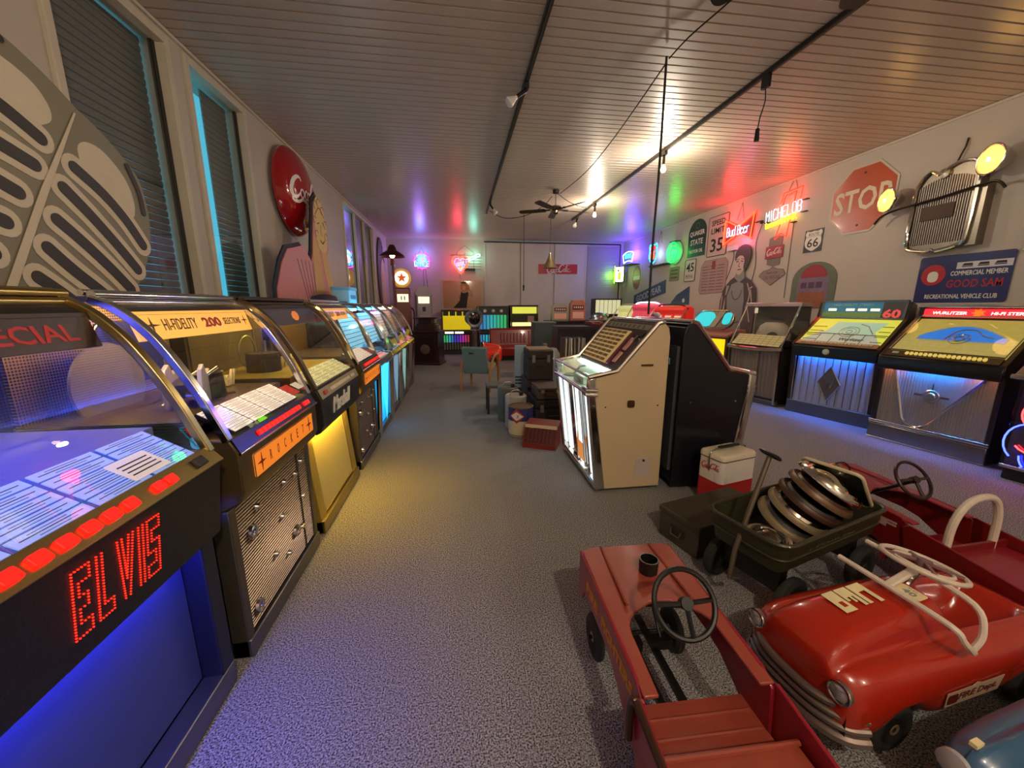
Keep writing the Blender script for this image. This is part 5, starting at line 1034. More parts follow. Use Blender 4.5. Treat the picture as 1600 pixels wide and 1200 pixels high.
# bits at the right edge
t = sign('soda_sign', 'red soda sign with white script by the headlamp bar end', wallR(2.98, 2.39, .0)); plate(t, rrect(.42, .26, .05), M('soda_red', '#c01c24', .35, coat=.3)); soda_script('script', WHITE, t, T(0, 0, .0105), .36); b = MB(); b.cyl((-.12, -.2, .02), (-.12, -.42, .02), .03, .05); b.build('glass_below', M('pale_green_glass', '#a8b8a4', .2), t)

# ================================================================ BACK WALL
t = sign('neon_sign', 'round cyan and pink dance neon sign on the back wall', wallB(-1.07, 2.8), 'neon sign')
for k in range(12): a = R(30*k); neon(t, [(.21*math.cos(a), .21*math.sin(a)), (.27*math.cos(a), .27*math.sin(a))], .008, NPNK, 'pink_ray', z=.05)
neon(t, arc(0, 0, .235, .225, 0, 360, 24)[:-1], .010, NPNK, 'pink_ring', True, z=.03); neon_text(t, "50'S", .26, .15, NCY, 'cyan_lettering', T(0, .08, .03), .009); neon_text(t, 'DANCE', .42, .15, NCY, 'cyan_lettering', T(0, -.09, .03), .009)
own_light(t, (0, .0, .22), '#e048ff', 6); own_light(t, (.0, .16, .2), '#2a90ff', 7)
MB().cyl((0, 0, .0), (0, 0, .01), .25, seg=28).build('back_disc', M('grey_disc'), t); hang(t, 0, .2, .42); b = MB(); b.tube([(.03, -.25, .01), (.03, -1.35, .01)], .005, 5).tube([(.1, -.25, .01), (.2, -1.35, .01)], .005, 5); b.build('lead', CABLE, t)
t = sign('neon_sign', 'heart-shaped guitar neon sign with orange outline on a wire frame', wallB(.1, 2.72), 'neon sign')
HT = smooth([(0, .16), (.10, .24), (.22, .18), (.23, .02), (.08, -.20), (0, -.27), (-.08, -.20), (-.24, .02), (-.22, .18), (-.10, .24), (0, .16)], 3)[:-1]
neon(t, HT, .014, NORG, 'orange_heart', True); own_light(t, (-.05, .05, .2), '#ff2a38', 9); own_light(t, (.42, .2, .2), '#90ffe0', 5); neon(t, scale(HT, .72), .007, NBLU, 'blue_heart', True); squiggle(t, .26, .12, 5, E('neon_sky', '#40b8ff', 1.2), 'blue_lettering', rot(12, 'Z'), .008); neon(t, [(-.06, -.12), (.02, -.14), (.06, -.08)], .010, NYEL, 'yellow_mark')
neon(t, [(.20, .14), (.58, .32)], .013, E('neon_mint_white', '#c0f8ec', 1.5), 'guitar_neck'); neon(t, [(.23, .08), (.62, .26), (.60, .32)], .011, E('neon_mint_white', '#c0f8ec', 1.5), 'guitar_neck')
b = MB(); 
for y in (.27, .19, .11, .03, -.05, -.13): b.tube([(-.3 if y > .2 else .1, y, .015), (.66, y, .015)], .005, 5)
for x in (-.1, .15, .42): b.tube([(x, -.2, .02), (x, .35, .02)], .005, 5)
b.tube([(-.1, .35, .02), (.15, .56, .01), (.42, .35, .02)], .004, 5); b.build('wire_frame', BLACK, t); MB().box(.10, .46, -.18, -.12, .0, .06).build('transformer', BLACK, t); MB().tube([(-.02, -.28, .01), (-.02, -.44, .01)], .004, 5).build('lead', CABLE, t)
t = sign('poster', 'framed orange-brown poster of a woman in a black dress', wallB(.14, 1.80), 'poster'); MB().box(-.64, .64, -.46, .46, .0, .02).build('frame', M('pale_wood_frame', '#cdb48a', .5), t); MB().box(-.60, .60, -.42, .42, .02, .022).build('print', M('orange_brown_print', '#a9672f', .25, var=.12, scale=3, coat=.6), t)
MB().prism([(-.30, -.42), (.12, -.42), (.15, -.18), (.20, .02), (.16, .10), (.10, .05), (.02, .05), (-.04, .10), (-.06, -.02), (-.10, -.2)], .022, .024).build('black_dress', INK, t)
TS = M('tan_skin_print', '#c58d55', .5); b = MB(T(0, 0, .0225)); b.ribbon(smooth([(.17, .07), (.30, -.06), (.27, .10), (.20, .17)]), .05, .001).ribbon(smooth([(-.05, .08), (-.14, -.04), (-.10, -.20)]), .05, .001).ribbon([(.05, .03), (.06, .14)], .07, .001); b.build('arms_and_neck', TS, t)
MB(T(0, 0, .0232)).prism([(p[0], p[1]) for p in smooth([(-.06, .22), (-.05, .32), (.05, .37), (.17, .34), (.22, .24), (.20, .14), (.12, .10), (.0, .11), (-.06, .22)], 3)[:-1]], 0, .001).build('blonde_hair', M('dull_blonde_print', '#b0804a', .5), t)
MB(T(0, 0, .0245)).prism(ellp(.055, .20, .055, .075), 0, .001).build('face', M('pale_skin_print', '#d8a470', .5), t); MB(T(0, 0, .0245)).prism([(-.02, .34), (-.06, .40), (.0, .385), (.04, .41), (.09, .385), (.14, .40), (.10, .34)], 0, .001).build('dark_bow', INK, t)
t = sign('banner_sign', 'long red soda banner sign with white script on the back panels', wallB(3.22, 2.62, .04)); MB().box(-.64, .64, -.155, .145, .0, .02).build('panel', M('crimson_banner', '#c41c3c', .35), t, bev=.003); soda_script('script', WHITE, t, T(.0, -.02, .021), .78, bold=1.1)

# ================================================================ LEFT WALL
def ell(a, c, k=1.0, n=40): return [(a*k*math.cos(2*PI*i/n), c*k*math.sin(2*PI*i/n)) for i in range(n)]
OY, OZ = 2.06, 1.94; AX = Vector((.485, .875)).normalized()
def mloc(p): return (p[0]-OY, p[1]-OZ)
def mir(p):
    v = Vector(p); a = AX*v.dot(AX); return tuple(2*a-v)
t = sign('microphone_cutout', 'huge oval painted microphone cut-out standing behind the near jukeboxes', frame((-1.80, OY, OZ), (0, 1, 0), (0, 0, 1)), 'cutout')
RT = [(p[0], p[1]) for p in smooth([mloc(p) for p in [(2.3025, 2.3775), (2.42, 2.32), (2.55, 2.23), (2.63, 2.13), (2.645, 1.92), (2.59, 1.73), (2.45, 1.53), (2.2, 1.28), (1.9, 1.05), (1.62, .93)]], 4)]
MB().prism(RT+[mir(p) for p in RT[::-1]], 0, .02).build('board', M('olive_grey_paint', '#857f68', .5, var=.04), t)
CRB = M('cream_rib_paint', '#d8cbb0', .5); SLB = M('black_slot_paint', '#2a241e', .5)
SL = [[(2.55, 2.20), (2.60, 2.08), (2.61, 1.97)], [(2.23, 2.09), (2.36, 2.01), (2.47, 1.91), (2.56, 1.79)], [(2.155, 1.98), (2.27, 1.88), (2.40, 1.75), (2.49, 1.65)], [(2.09, 1.83), (2.2, 1.745), (2.33, 1.63), (2.42, 1.54)], [(2.02, 1.70), (2.12, 1.61), (2.25, 1.51), (2.35, 1.42)], [(1.95, 1.57), (2.07, 1.48), (2.2, 1.36)], [(1.88, 1.44), (2.0, 1.34), (2.12, 1.24)], [(1.8, 1.3), (1.92, 1.2), (2.02, 1.12)]]
top = smooth([mloc(p) for p in [(2.27, 2.13), (2.275, 2.2), (2.33, 2.235), (2.42, 2.22), (2.52, 2.13), (2.555, 2.02), (2.53, 1.93), (2.44, 1.95), (2.34, 2.04)]], 4); top = [(p[0], p[1]) for p in top]
for f in (lambda p: p, mir):
    MB(T(0, 0, .020)).prism([f(p) for p in top], 0, .002).build('cream_cap', CRB, t)
    for k, sl in enumerate(SL):
        P = [tuple(p)[:2] for p in smooth([mloc(p) for p in sl], 8)]; P = [f(p) for p in P]
        if k: MB(T(0, 0, .0201+.0002*k)).capsule(P, .118, .002).build('cream_rib', CRB, t)
        MB(T(0, 0, .0235)).capsule(P, .056 if k else .03, .002).build('black_slot', SLB, t)
b = MB(T(0, 0, .024)); b.ribbon([mloc((2.29, 2.345)), mloc((2.06, 1.94)), mloc((1.83, 1.51)), mloc((1.6, 1.1))], [.008, .03, .034, .03], .002); b.build('cream_bar', CRB, t)
# round soda button sign
t = sign('button_sign', 'big glossy red convex round soda sign with white script', wallL(5.55, 2.85, .06)); SR = M('glossy_soda_red', '#a80f18', .12, coat=.8)
MB().lathe([(.001, .20), (.14, .195), (.28, .17), (.40, .125), (.48, .07), (.52, .01), (.515, -.02), (.46, -.03), (.001, -.03)], 48).build('disc', SR, t)
b = MB(); k = .84/9.6
for pts, wd in script_word():
    P = [(p[0]*k-.42, p[1]*k-.12) for p in pts]; dome = lambda r: next((z0+(z1-z0)*(r-r0)/(r1-r0) for (r0, z0), (r1, z1) in zip([(0, .2), (.14, .195), (.28, .17), (.40, .125), (.48, .07)], [(.14, .195), (.28, .17), (.40, .125), (.48, .07), (.52, .01)]) if r0 <= r <= r1), 0)
    n = len(P); lo = []; hi = []
    for i in range(n):
        d = Vector(P[min(i+1, n-1)])-Vector(P[max(i-1, 0)]); d = d.normalized() if d.length > 1e-9 else Vector((1, 0)); nn = Vector((-d.y, d.x)); ww = (wd[min(i, len(wd)-1)] if isinstance(wd, list) else wd)*k*.62
        for q, lst in ((-1, lo), (1, hi)):
            v = Vector(P[i])+nn*ww*q; lst.append((v.x, v.y, dome(v.length)+.004))
    b.loft([lo, hi])
b.build('script', M('white_script_paint', '#eee6e0', .3), t)
# woman cutout in pink
t = sign('cutout_figure', 'painted cut-out of a blonde woman in a billowing pink pleated dress', frame((-1.765, 5.24, 1.273), (.16, 1.413, 0), (0, 0, 1)) @ Matrix.Diagonal((.876, 1.014, 1, 1)), 'cutout')
PINKD = M('pink_dress_paint', '#dc8d8c', .5); SKIN = M('tan_skin_paint', '#d9a868', .5); BL = M('black_board_edge', '#1d1714', .5)
DR = [(-1.0, -1.255), (-.98, .35), (-.82, .62), (-.66, .78), (-.46, .82), (-.28, .86), (-.16, .78), (-.06, .70), (.0, .82), (.06, 1.05), (.12, 1.25), (.16, 1.42), (.28, 1.52), (.42, 1.44), (.50, 1.20), (.52, .90), (.44, .80), (.55, .45), (.70, .30), (.80, -1.255)]
MB().prism([(p[0]-.05, p[1]+.03) for p in DR], -.03, -.012).build('board_edge', BL, t); MB().prism(DR, -.012, 0).build('dress', PINKD, t)
MB().prism([(-.02, .3), (.0, .85), (.06, 1.05), (.2, .86), (.26, .35), (.10, .25)], 0, .003).build('arm', SKIN, t); MB().prism([(.26, .85), (.42, .85), (.56, .45), (.50, .30), (.40, .35), (.30, .62)], 0, .003).build('torso', SKIN, t); MB().prism([(.56, .44), (.7, .3), (.78, -.3), (.66, -.3), (.58, .1)], 0, .0035).build('leg', SKIN, t)
MB().prism(smooth([(.14, 1.0), (.12, 1.25), (.17, 1.42), (.28, 1.51), (.42, 1.42), (.49, 1.15), (.46, .92), (.34, .84), (.2, .88)], 3), 0, .004).build('head', M('blonde_paint', '#e0bd78', .5), t)
MB().prism([(-.06, -.35), (-.12, .08), (.02, .24), (.2, .26), (.36, .12), (.52, -.2), (.6, -.4)], .0036, .006).build('front_pleats', M('mauve_pleat_paint', '#c08c98', .5), t)
b = MB(T(0, 0, .0065)); 
for i in range(7): b.ribbon([(.05+.012*i, .2-.01*i*i*.3), (-.06+.1*i, -.38)], .010, .001)
b.ribbon(smooth([(-.10, .06), (.0, .22), (.2, .25), (.36, .10), (.52, -.2)]), .016, .001); b.build('pleat_lines', BL, t)
b = MB(T(0, 0, .001)); 
for i in range(5): b.ribbon([(-.45+.1*i, .70), (-.22+.055*i, .12)], .009, .001)
for i in range(3): b.ribbon([(-.42, .22-.2*i), (-.14, -.06-.14*i)], .009, .001)
b.build('dress_lines', BL, t); b = MB(T(0, 0, .005)); b.ribbon([(.2, 1.18), (.27, 1.20)], .012, .001).ribbon([(.36, 1.22), (.42, 1.18)], .012, .001).ribbon(smooth([(.32, 1.18), (.30, 1.08), (.34, 1.06)]), .008, .001).ribbon(smooth([(.26, .99), (.33, .96), (.39, 1.0)]), .02, .001).ribbon(smooth([(.16, 1.28), (.3, 1.38), (.44, 1.28)]), .012, .001)
for (hx, hy, hr) in ((.2, 1.40, .05), (.3, 1.44, .05), (.4, 1.36, .05), (.46, 1.2, .05), (.15, 1.22, .04), (.45, 1.05, .045), (.17, 1.06, .04)): b.ribbon(arc(hx, hy, hr, hr, 20, 260, 8), .009, .001)
b.build('face_lines', M('brown_line_paint', '#6a3a20', .5), t)
# tall oval guitar-like board
t = sign('oval_board', 'tall cream oval board with dark scalloped edge on the left wall', frame((-2.09, 11.3, 2.25), (0, 1, 0), (0, 0, 1)), 'cutout'); MB().prism(ell(.48, 1.02), 0, .03).build('dark_board', M('dark_taupe_board', '#5d4c4a', .6, var=.2), t); b = MB(T(0, 0, .03)); 
for i in range(26): a = 2*PI*i/26; b.cyl((.44*math.cos(a), .96*math.sin(a), 0), (.44*math.cos(a), .96*math.sin(a), .01), .05, seg=8)
b.build('scalloped_edge', M('taupe_scallop', '#7a6864', .6), t); MB().prism([(p[0]*.34+.12, p[1]*.75-.28) for p in ell(1, 1)], .03, .045).build('cream_field', M('cream_field', '#d8c498', .5), t)
# ================================================================ PEDAL CARS AND FOREGROUND
TYRE = M('worn_black_tyre', '#23211f', .75, bump=.1); OLDRED = M('worn_red_paint', '#94402f', .42, var=.2, scale=9, coat=.15); DKRED = M('deep_red_paint', '#7a1512', .32, coat=.3, var=.1); CRIM = M('crimson_paint', '#8e1a2a', .35, coat=.3, var=.1)
def wheel(t, c, r, wd, ax=(1, 0, 0), hubm=None, nm='wheel'):
    F = frame(c, Vector(ax).orthogonal(), Vector(ax).cross(Vector(ax).orthogonal())); h = wd/2
    o = MB(F).lathe([(r*.62, -h*.8), (r*.8, -h), (r*.96, -h*.6), (r, 0), (r*.96, h*.6), (r*.8, h), (r*.62, h*.8), (r*.62, -h*.8)], 28).build(nm, TYRE, t)
    MB(F).lathe([(.0001, -h*.7), (r*.2, -h*.9), (r*.3, -h*.5), (r*.55, -h*.45), (r*.64, -h*.7), (r*.64, h*.7), (r*.55, h*.45), (r*.3, h*.5), (r*.2, h*.9), (.0001, h*.7)], 24).build('hub', hubm or STEEL, o)
    return o
def steering(t, c, n, r, mat, spm=None, thick=.009, spokes=3, hub=True, a0=90, gap=None):
    F = frame(c, Vector(n).cross((0, 0, 1)) if abs(Vector(n).normalized().z) < .99 else (1, 0, 0), (0, 0, 1)); z = Vector(n)
    x = z.cross((0, 0, 1)).normalized(); y = z.cross(x).normalized()*-1; F = frame(c, x, y)
    o = MB(F).tube([(r*math.cos(2*PI*i/32), r*math.sin(2*PI*i/32), 0) for i in range(32)], thick, 8, True).build('steering_wheel', mat, t)
    b = MB(F)
    for k in range(spokes): a = R(spokes == 3 and (178, 2, 268)[k] or a0+360*k/spokes); b.tube([(0, 0, -.01), (r*math.cos(a), r*math.sin(a), 0)], thick*.9, 6)
    b.build('spokes', spm or mat, o)
    if hub: MB(F).lathe([(.001, .018), (r*.16, .016), (r*.2, .0), (r*.2, -.02), (.001, -.02)], 16).build('wheel_hub', spm or mat, o)
    return o
def pumper(label, loc, rz, words, wordm, bodym, sidem, hood_extra, wheelm, rail=True):
    """open pedal truck; local +y is the front, x across, origin on the floor below the front edge centre"""
    t = thing('pedal_car', label, 'pedal car', loc, rz); hw = .20
    # hood: plate with U-shaped cockpit cut, front plate
    U = [(hw, 0), (hw, -.60), (hw-.045, -.60), (hw-.05, -.40)]+[(p[0], p[1]) for p in arc(0, -.40, hw-.05, .11, 0, 180, 12)][1:-1]+[(-hw+.05, -.40), (-hw+.045, -.60), (-hw, -.60), (-hw, 0), (-hw+.03, .025), (hw-.03, .025)]
    b = MB(); n = len(U)
    top = [(p[0], p[1], .405+(p[1]*.06 if p[1] < -.3 else p[1]*.03)+.0) for p in U]
    b.add(top+[(p[0], p[1], p[2]-.012) for p in top], [tuple(range(n)), tuple(range(2*n-1, n-1, -1))]+[(i, (i+1) % n, n+(i+1) % n, n+i) for i in range(n)])
    b.build('hood', bodym, t, bev=.004)
    for s in (-1, 1): MB().tube([(s*.11, .02, .408), (s*.125, -.3, .398)], .006, 6).build('hood_ridge', bodym, t)
    MB().prism([(-hw+.01, .0), (hw-.01, .0), (hw-.03, .024), (-hw+.03, .024)], .20, .40).build('front_plate', bodym, t)
    for s in (-1, 1):
        P = [(.02, .20), (.02, .40), (-.55, .375), (-.60, .345), (-.62, .13), (-.57, .14), (-.38, .24), (-.30, .255), (-.06, .255), (-.03, .20)]
        MB().xprism(P, s*hw-.006, s*hw+.006).build('side_panel', sidem, t, bev=.003)
        MB().xprism([(-.57, .34), (-.60, .36), (-1.10, .30), (-1.10, .09), (-.62, .09)], s*(hw+.012)-.006, s*(hw+.012)+.006).build('rear_side_panel', sidem, t, bev=.003)
        if rail and s < 0: MB().tube(smooth([(s*(hw+.03), -.585, .21), (s*(hw+.03), -.585, .33), (s*(hw+.028), -.61, .365), (s*(hw+.028), -.66, .362), (s*(hw+.028), -1.1, .33)], 5), .012).build('hand_rail', M('bronzed_rail', '#5a4030', .3, .7), t)
        if rail and s > 0: MB().xprism(smooth([(-.58, .17), (-.60, .27), (-.68, .31), (-.80, .24), (-.95, .12), (-.95, .08), (-.6, .08)], 3), s*(hw+.085)-.055, s*(hw+.085)-.047).build('fender', CRIM, t)
    MB().box(-hw, hw, -.64, -.50, .185, .20).build('seat', bodym, t, bev=.006); MB().box(-hw, hw, -.505, -.495, .10, .20).build('seat_front', bodym, t)
    for q in (-.545, -.60): MB().tube([(-hw+.015, q, .20), (hw-.015, q, .20)], .007, 8).build('seat_ridge', bodym, t)
    MB().tube([(-hw, -.70, .285), (hw, -.70, .285)], .008, 8).build('bench_lip', bodym, t)
    MB().box(-hw, hw, -.76, -.64, .10, .19).build('floor_pan', bodym, t); MB().box(-hw+.005, hw-.005, -1.02, -.70, .10, .285).build('rear_bench', bodym, t, bev=.006)
    for s in (-1, 1): MB().box(s*.04-.012, s*.04+.012, -.52, -.06, .10, .12).build('frame_rail', BLACK, t)
    MB().cyl((-hw, -.12, .09), (hw, -.12, .09), .008).build('front_axle', BLACK, t); b = MB()
    for s in (-1, 1): b.box(s*.06-.04, s*.06+.04, -.24, -.2, .12, .16).cyl((s*.06, -.22, .16), (s*.06, -.1, .28), .006)
    b.build('pedals', BLACK, t)
    for s in (-1, 1): wheel(t, (s*(hw-.03), -.12, .09), .09, .035); wheel(t, (s*(hw-.02), -.88, .09), .09, .035)
    MB().tube([(0, -.20, .3), (0, -.43, .50)], .010).build('steering_column', BLACK, t)
    steering(t, (0, -.44, .515), (0, -.80, .60), .10, wheelm, thick=.009)
    F = frame((-hw-.007, -.07, .315), (0, -1, 0), (0, 0, 1)); ww = words.split(); tot = sum(len(q) for q in ww)+len(ww)-1; pos = 0
    for q in ww: text(q, 'lettering', wordm, t, F @ T(.02+.46*(pos+len(q)/2)/tot, 0, 0), .05, w=.46*len(q)/tot*.96, h=.044, bold=.002); pos += len(q)+1
    hood_extra(t); return t
def cup(t):
    MB(T(.03, -.14, .40)).lathe([(.028, 0), (.036, 0), (.038, .055), (.033, .055), (.031, .01), (.001, .008)], 20).build('siren_cup', BLACK, t)
pumper('worn red fire truck pedal car with black steering wheel and yellow side lettering', (.705, 1.41, 0), -1.5, 'FIRE FIGHTERS', M('yellow_ochre_print', '#d08a1c', .5), OLDRED, CRIM, cup, BLACK)
def bell(t):
    MB(T(-.06, -.07, .405)).lathe([(.05, 0), (.047, .02), (.03, .045), (.001, .055)], 18).build('bell', M('old_brass_bell', '#c0a078', .2, .9), t); MB().tube(smooth([(-.06, -.07, .46), (-.02, -.09, .47), (.02, -.10, .43), (.0, -.1, .40)]), .005, 6).build('bell_cord', BLACK, t)
    MB().tube(smooth([(-.16, -.72, .20), (-.16, -.72, .42), (-.10, -.72, .53), (0, -.72, .56), (.08, -.72, .53), (.12, -.72, .42), (.12, -.72, .22)], 5), .016, 10).build('white_hoop', M('chipped_white_paint', '#d3c4b2', .45, var=.12, scale=30), t)
    MB().box(-.2, .2, -.735, -.722, .16, .32).build('rear_partition', DKRED, t)
pumper('deep red chief pedal car with white hoop and small brass bell', (2.43, 2.06, 0), 2, 'CHIEF', M('pale_pink_print', '#c8a09a', .5), CRIM, DKRED, bell, M('dark_brown_rim', '#2a1a16', .3), rail=False)

# ---- rounded fire department pedal car (local x from nose to tail)
t = thing('pedal_car', 'orange-red rounded fire department pedal car with white windshield frame', 'pedal car', (1.125, .965, 0), 6.5)
FIRE = M('orange_red_enamel', '#a82410', .24, coat=.6, var=.06, scale=6)
def section(x, W, zb, zs, zf, zh, cock=0, sc=1):
    half = [(W-.03, zb), (W-.002, zb+.025), (W+.004, zs-.06), (W, zs), (W-.022, zf-.018), (W-.06, zf), (.125, zf-.004), (.112, zf+.004), (.098, (zf+zh)/2+.012 if not cock else zf-.01), (.07, zh-.004 if not cock else cock), (.03, zh if not cock else cock)]
    return [(x, -p[0], p[1]) for p in half]+[(x, p[0], p[1]) for p in half[::-1]]
ST = [(-.004, .135, .16, .23, .275, .30, 0), (.004, .165, .12, .25, .305, .335, 0), (.03, .190, .10, .26, .325, .365, 0), (.09, .20, .10, .27, .335, .392, 0), (.14, .203, .13, .27, .335, .40, 0), (.19, .205, .20, .275, .334, .406, 0), (.27, .205, .205, .275, .333, .412, 0), (.33, .205, .13, .275, .332, .418, 0),
 (.40, .205, .11, .275, .33, .425, 0), (.47, .205, .11, .272, .33, .43, 0), (.52, .205, .11, .27, .33, .43, 0), (.532, .205, .11, .27, .33, .425, 0), (.545, .205, .11, .27, .33, .33, .24), (.56, .205, .11, .27, .328, .3, .17), (.70, .205, .11, .265, .318, .3, .165), (.84, .20, .16, .26, .31, .3, .165), (.93, .195, .18, .255, .305, .3, .17), (.99, .19, .12, .25, .30, .3, .28), (1.02, .18, .12, .245, .297, .305, 0), (1.08, .15, .14, .22, .27, .28, 0), (1.10, .11, .17, .2, .23, .235, 0)]
o = MB().loft([section(*s) for s in ST], cap=True).build('body', FIRE, t); sm = o.modifiers.new('subdivision', 'SUBSURF'); sm.levels = 2; sm.render_levels = 2
OLDC = M('aged_chrome_grille', '#8f7f78', .35, .75, bump=.05)
def mouth(z, k, r, dx=0): return MB().tube(smooth([(.075+dx, -.198*k, z+.005), (.02+dx, -.17*k, z), (-.016+dx, -.1*k, z-.004), (-.022+dx, 0, z-.006), (-.016+dx, .1*k, z-.004), (.02+dx, .17*k, z), (.075+dx, .198*k, z+.005)], 4), r, 10).build('grille_bar', OLDC, t)
mouth(.215, .86, .014); mouth(.185, .96, .012); mouth(.155, 1.0, .013); mouth(.12, 1.02, .019)
MB().loft([[(.01, -.17, .21), (-.012, 0, .205), (.01, .17, .21)], [(.008, -.18, .11), (-.014, 0, .105), (.008, .18, .11)]]).build('grille_mouth', M('dark_mouth', '#2a1d1c', .5, .4), t)
for s in (-1, 1):
    F = frame((.004, s*.150, .275), (0, -1, 0), (.05, 0, 1)); hl = MB(F @ T(0, 0, -.004)).lathe([(.033, 0), (.033, .012), (.028, .016)], 24).build('headlamp', OLDC, t); MB(F).lathe([(.001, .020), (.016, .018), (.028, .01)], 20).build('lens', M('ribbed_lens', '#b6b0b4', .2, .3), hl); lb_ = MB(F)
    for q in (-.016, -.008, 0, .008, .016): ww_ = math.sqrt(max(0, .026**2-q*q)); lb_.tube([(-ww_, q, .012), (0, q, .0205), (ww_, q, .012)], .002, 5)
    lb_.build('lens_ribs', M('lens_rib', '#8a8488', .3, .4), hl); MB(F).torus((0, 0, .011), (0, 0, 1), .031, .004, 24, 6).build('lens_rim', CHROME, hl)
    wheel(t, (.23, s*.165, .092), .092, .04, (0, 1, 0), M('tan_wheel_disc', '#8a6c4c', .5, .3)); wheel(t, (.90, s*.172, .092), .092, .04, (0, 1, 0), M('tan_wheel_disc'))
WCH = M('chipped_white_paint')
b = MB(); b.tube(smooth([(.50, -.19, .345), (.46, -.205, .36), (.415, -.20, .405), (.40, -.17, .44), (.40, 0, .45), (.40, .17, .455)], 5), .010).build('windshield_frame', WCH, t)
MB().tube(smooth([(.50, -.19, .345), (.53, -.19, .40), (.545, -.15, .47), (.54, 0, .495), (.54, .17, .50)], 5), .010).build('windshield_frame', WCH, t)
MB(frame((.40, .005, .45), (1, 0, .33), (0, 1, 0))).box(-.005, .15, -.014, .014, -.01, .008).build('windshield_strut', WCH, t, bev=.006)
steering(t, (.60, .02, .49), (.25, 0, 1), .118, WCH, M('mauve_wheel_disc', '#7d5a5c', .4), .009, 4, True, 45)
MB(frame((.60, .02, .488), (1, 0, -.25), (0, 1, 0))).torus((0, 0, 0), (0, 0, 1), .082, .007).build('horn_ring', WCH, t)
MB().tube([(.50, .02, .38), (.60, .02, .478)], .01).build('steering_column', OLDC, t)
IV = M('ivory_decal', '#e6d6a4', .5); F = frame((.175, .03, .4045), (1, 0, .085), (0, 1, 0)) @ T(0, 0, .006)
MB(F).prism([(0, .035), (.05, .035), (.05, -.055), (.0, -.055)], 0, .001).build('hood_marking', IV, t); MB(F).box(.018, .036, -.035, -.012, .001, .0015).build('hood_marking_hole', FIRE, t)
MB(F).prism([(.056, .035), (.108, .035), (.108, -.05), (.094, -.05), (.094, -.005), (.087, -.005), (.087, -.03), (.078, -.03), (.078, -.005), (.068, -.005), (.068, -.02), (.056, -.02)], 0, .001).build('hood_marking', IV, t)
MB(F).prism([(.114, .035), (.175, .035), (.175, -.055), (.158, -.055), (.158, .0), (.13, .0), (.13, -.05), (.114, -.05)], 0, .001).build('hood_marking', IV, t)
F2 = frame((.465, -.03, .436), (0, -1, 0), (1, 0, .1)); MB(F2).prism(rrect(.075, .05, .008), 0, .002).build('number_plate', IV, t); text('40', 'numerals', M('dark_brown_print'), t, F2 @ T(0, -.007, .0022), .03, w=.04, h=.024, ext=.0004, bold=.001); text('F.D.', 'lettering', M('dark_brown_print'), t, F2 @ T(0, .015, .0022), .02, w=.03, h=.009, ext=.0004)
F3 = frame((.50, -.2105, .20), (1, 0, 0), (0, .0, 1)); MB(F3).prism([(-.12, -.028), (.14, -.028), (.16, .025), (.05, .025), (.02, .035), (.0, .025), (-.12, .025)], 0, .0015).build('side_decal', M('dull_cream_decal', '#b49a80', .5), t); text('FIRE Dept.', 'lettering', M('dark_red_decal', '#5a1410', .5), t, F3 @ T(.03, -.003, .0018), .04, w=.19, h=.032, shear=.25, bold=.001, ext=.0004); MB(F3).prism(rrect(.05, .036, .008, 3, -.09, -.003), .0015, .002).build('decal_crest', M('dark_red_decal'), t)
# ---- blue pedal car in the corner
t = thing('pedal_car', 'slate blue pedal car nose in front of the fire department car', 'pedal car', (1.31, .50, 0), 8)
BLUEP = M('slate_blue_enamel_car', '#3c6284', .32, coat=.5, var=.06); o = MB().loft([section(s[0], s[1]*.9, s[2], s[3]-.02, s[4]-.03, s[5]-.08 if not s[6] else s[5], s[6]) for s in ST], cap=True).build('body', BLUEP, t); sm = o.modifiers.new('subdivision', 'SUBSURF'); sm.levels = 2; sm.render_levels = 2
MB().tube(smooth([(.03, -.18, .13), (-.02, 0, .12), (.03, .18, .13)], 5), .018).build('bumper', OLDC, t)
for s in (-1, 1):
    F = frame((.0, s*.13, .245), (0, -1, 0), (.05, 0, 1)); MB(F).lathe([(.034, 0), (.034, .014), (.02, .02), (.001, .022)], 24).build('headlamp', M('ribbed_lens'), t); wheel(t, (.23, s*.155, .092), .092, .04, (0, 1, 0)); wheel(t, (.90, s*.155, .092), .092, .04, (0, 1, 0))
    MB().box(.03, .06, s*.12-.008, s*.12+.008, .30, .312).build('hood_badge', IV, t)

# ---- green wagon with wheel covers
t = thing('wagon', 'olive green metal pull wagon with raised lettering and long handle', 'wagon', (1.36, 1.28, 0), 16); WG = M('dark_olive_paint', '#3c3a26', .45, .3, var=.15, scale=9, coat=.2)
L_, W_ = .86, .40; cx, cy = L_/2, W_/2
def rr(k, z, r): return [(p[0], p[1], z) for p in rrect(L_-2*k, W_-2*k, r, 6, cx, cy)]
MB().loft([rr(.035, .285, .04), rr(.03, .275, .04), rr(.0, .42, .07), rr(.006, .425, .066), rr(.036, .295, .04)], True).build('tub', WG, t); MB().prism(rrect(L_-.06, W_-.06, .04, 6, cx, cy), .278, .295).build('tub_floor', WG, t)
MB().tube([(p[0], p[1], .424) for p in rrect(L_, W_, .07, 6, cx, cy)], .011, 8, True).build('rolled_rim', WG, t); MB().tube([(p[0], p[1], .345) for p in rrect(L_-.024, W_-.024, .06, 6, cx, cy)], .005, 6, True).build('side_bead', WG, t)
F = frame((.33, .0125, .372), (1, 0, 0), (0, -.1, 1)); text('PACIFIC', 'lettering', M('faded_olive_letter', '#6a6648', .6), t, F @ T(.06, 0, .001), .06, w=.36, h=.036, ext=.001)
for x in (.13, .72):
    for y in (.02, W_-.02): wheel(t, (x, y, .115), .115, .05, (0, 1, 0), WG)
    MB().box(x-.03, x+.03, .06, W_-.06, .13, .28).build('axle_bracket', BLACK, t)
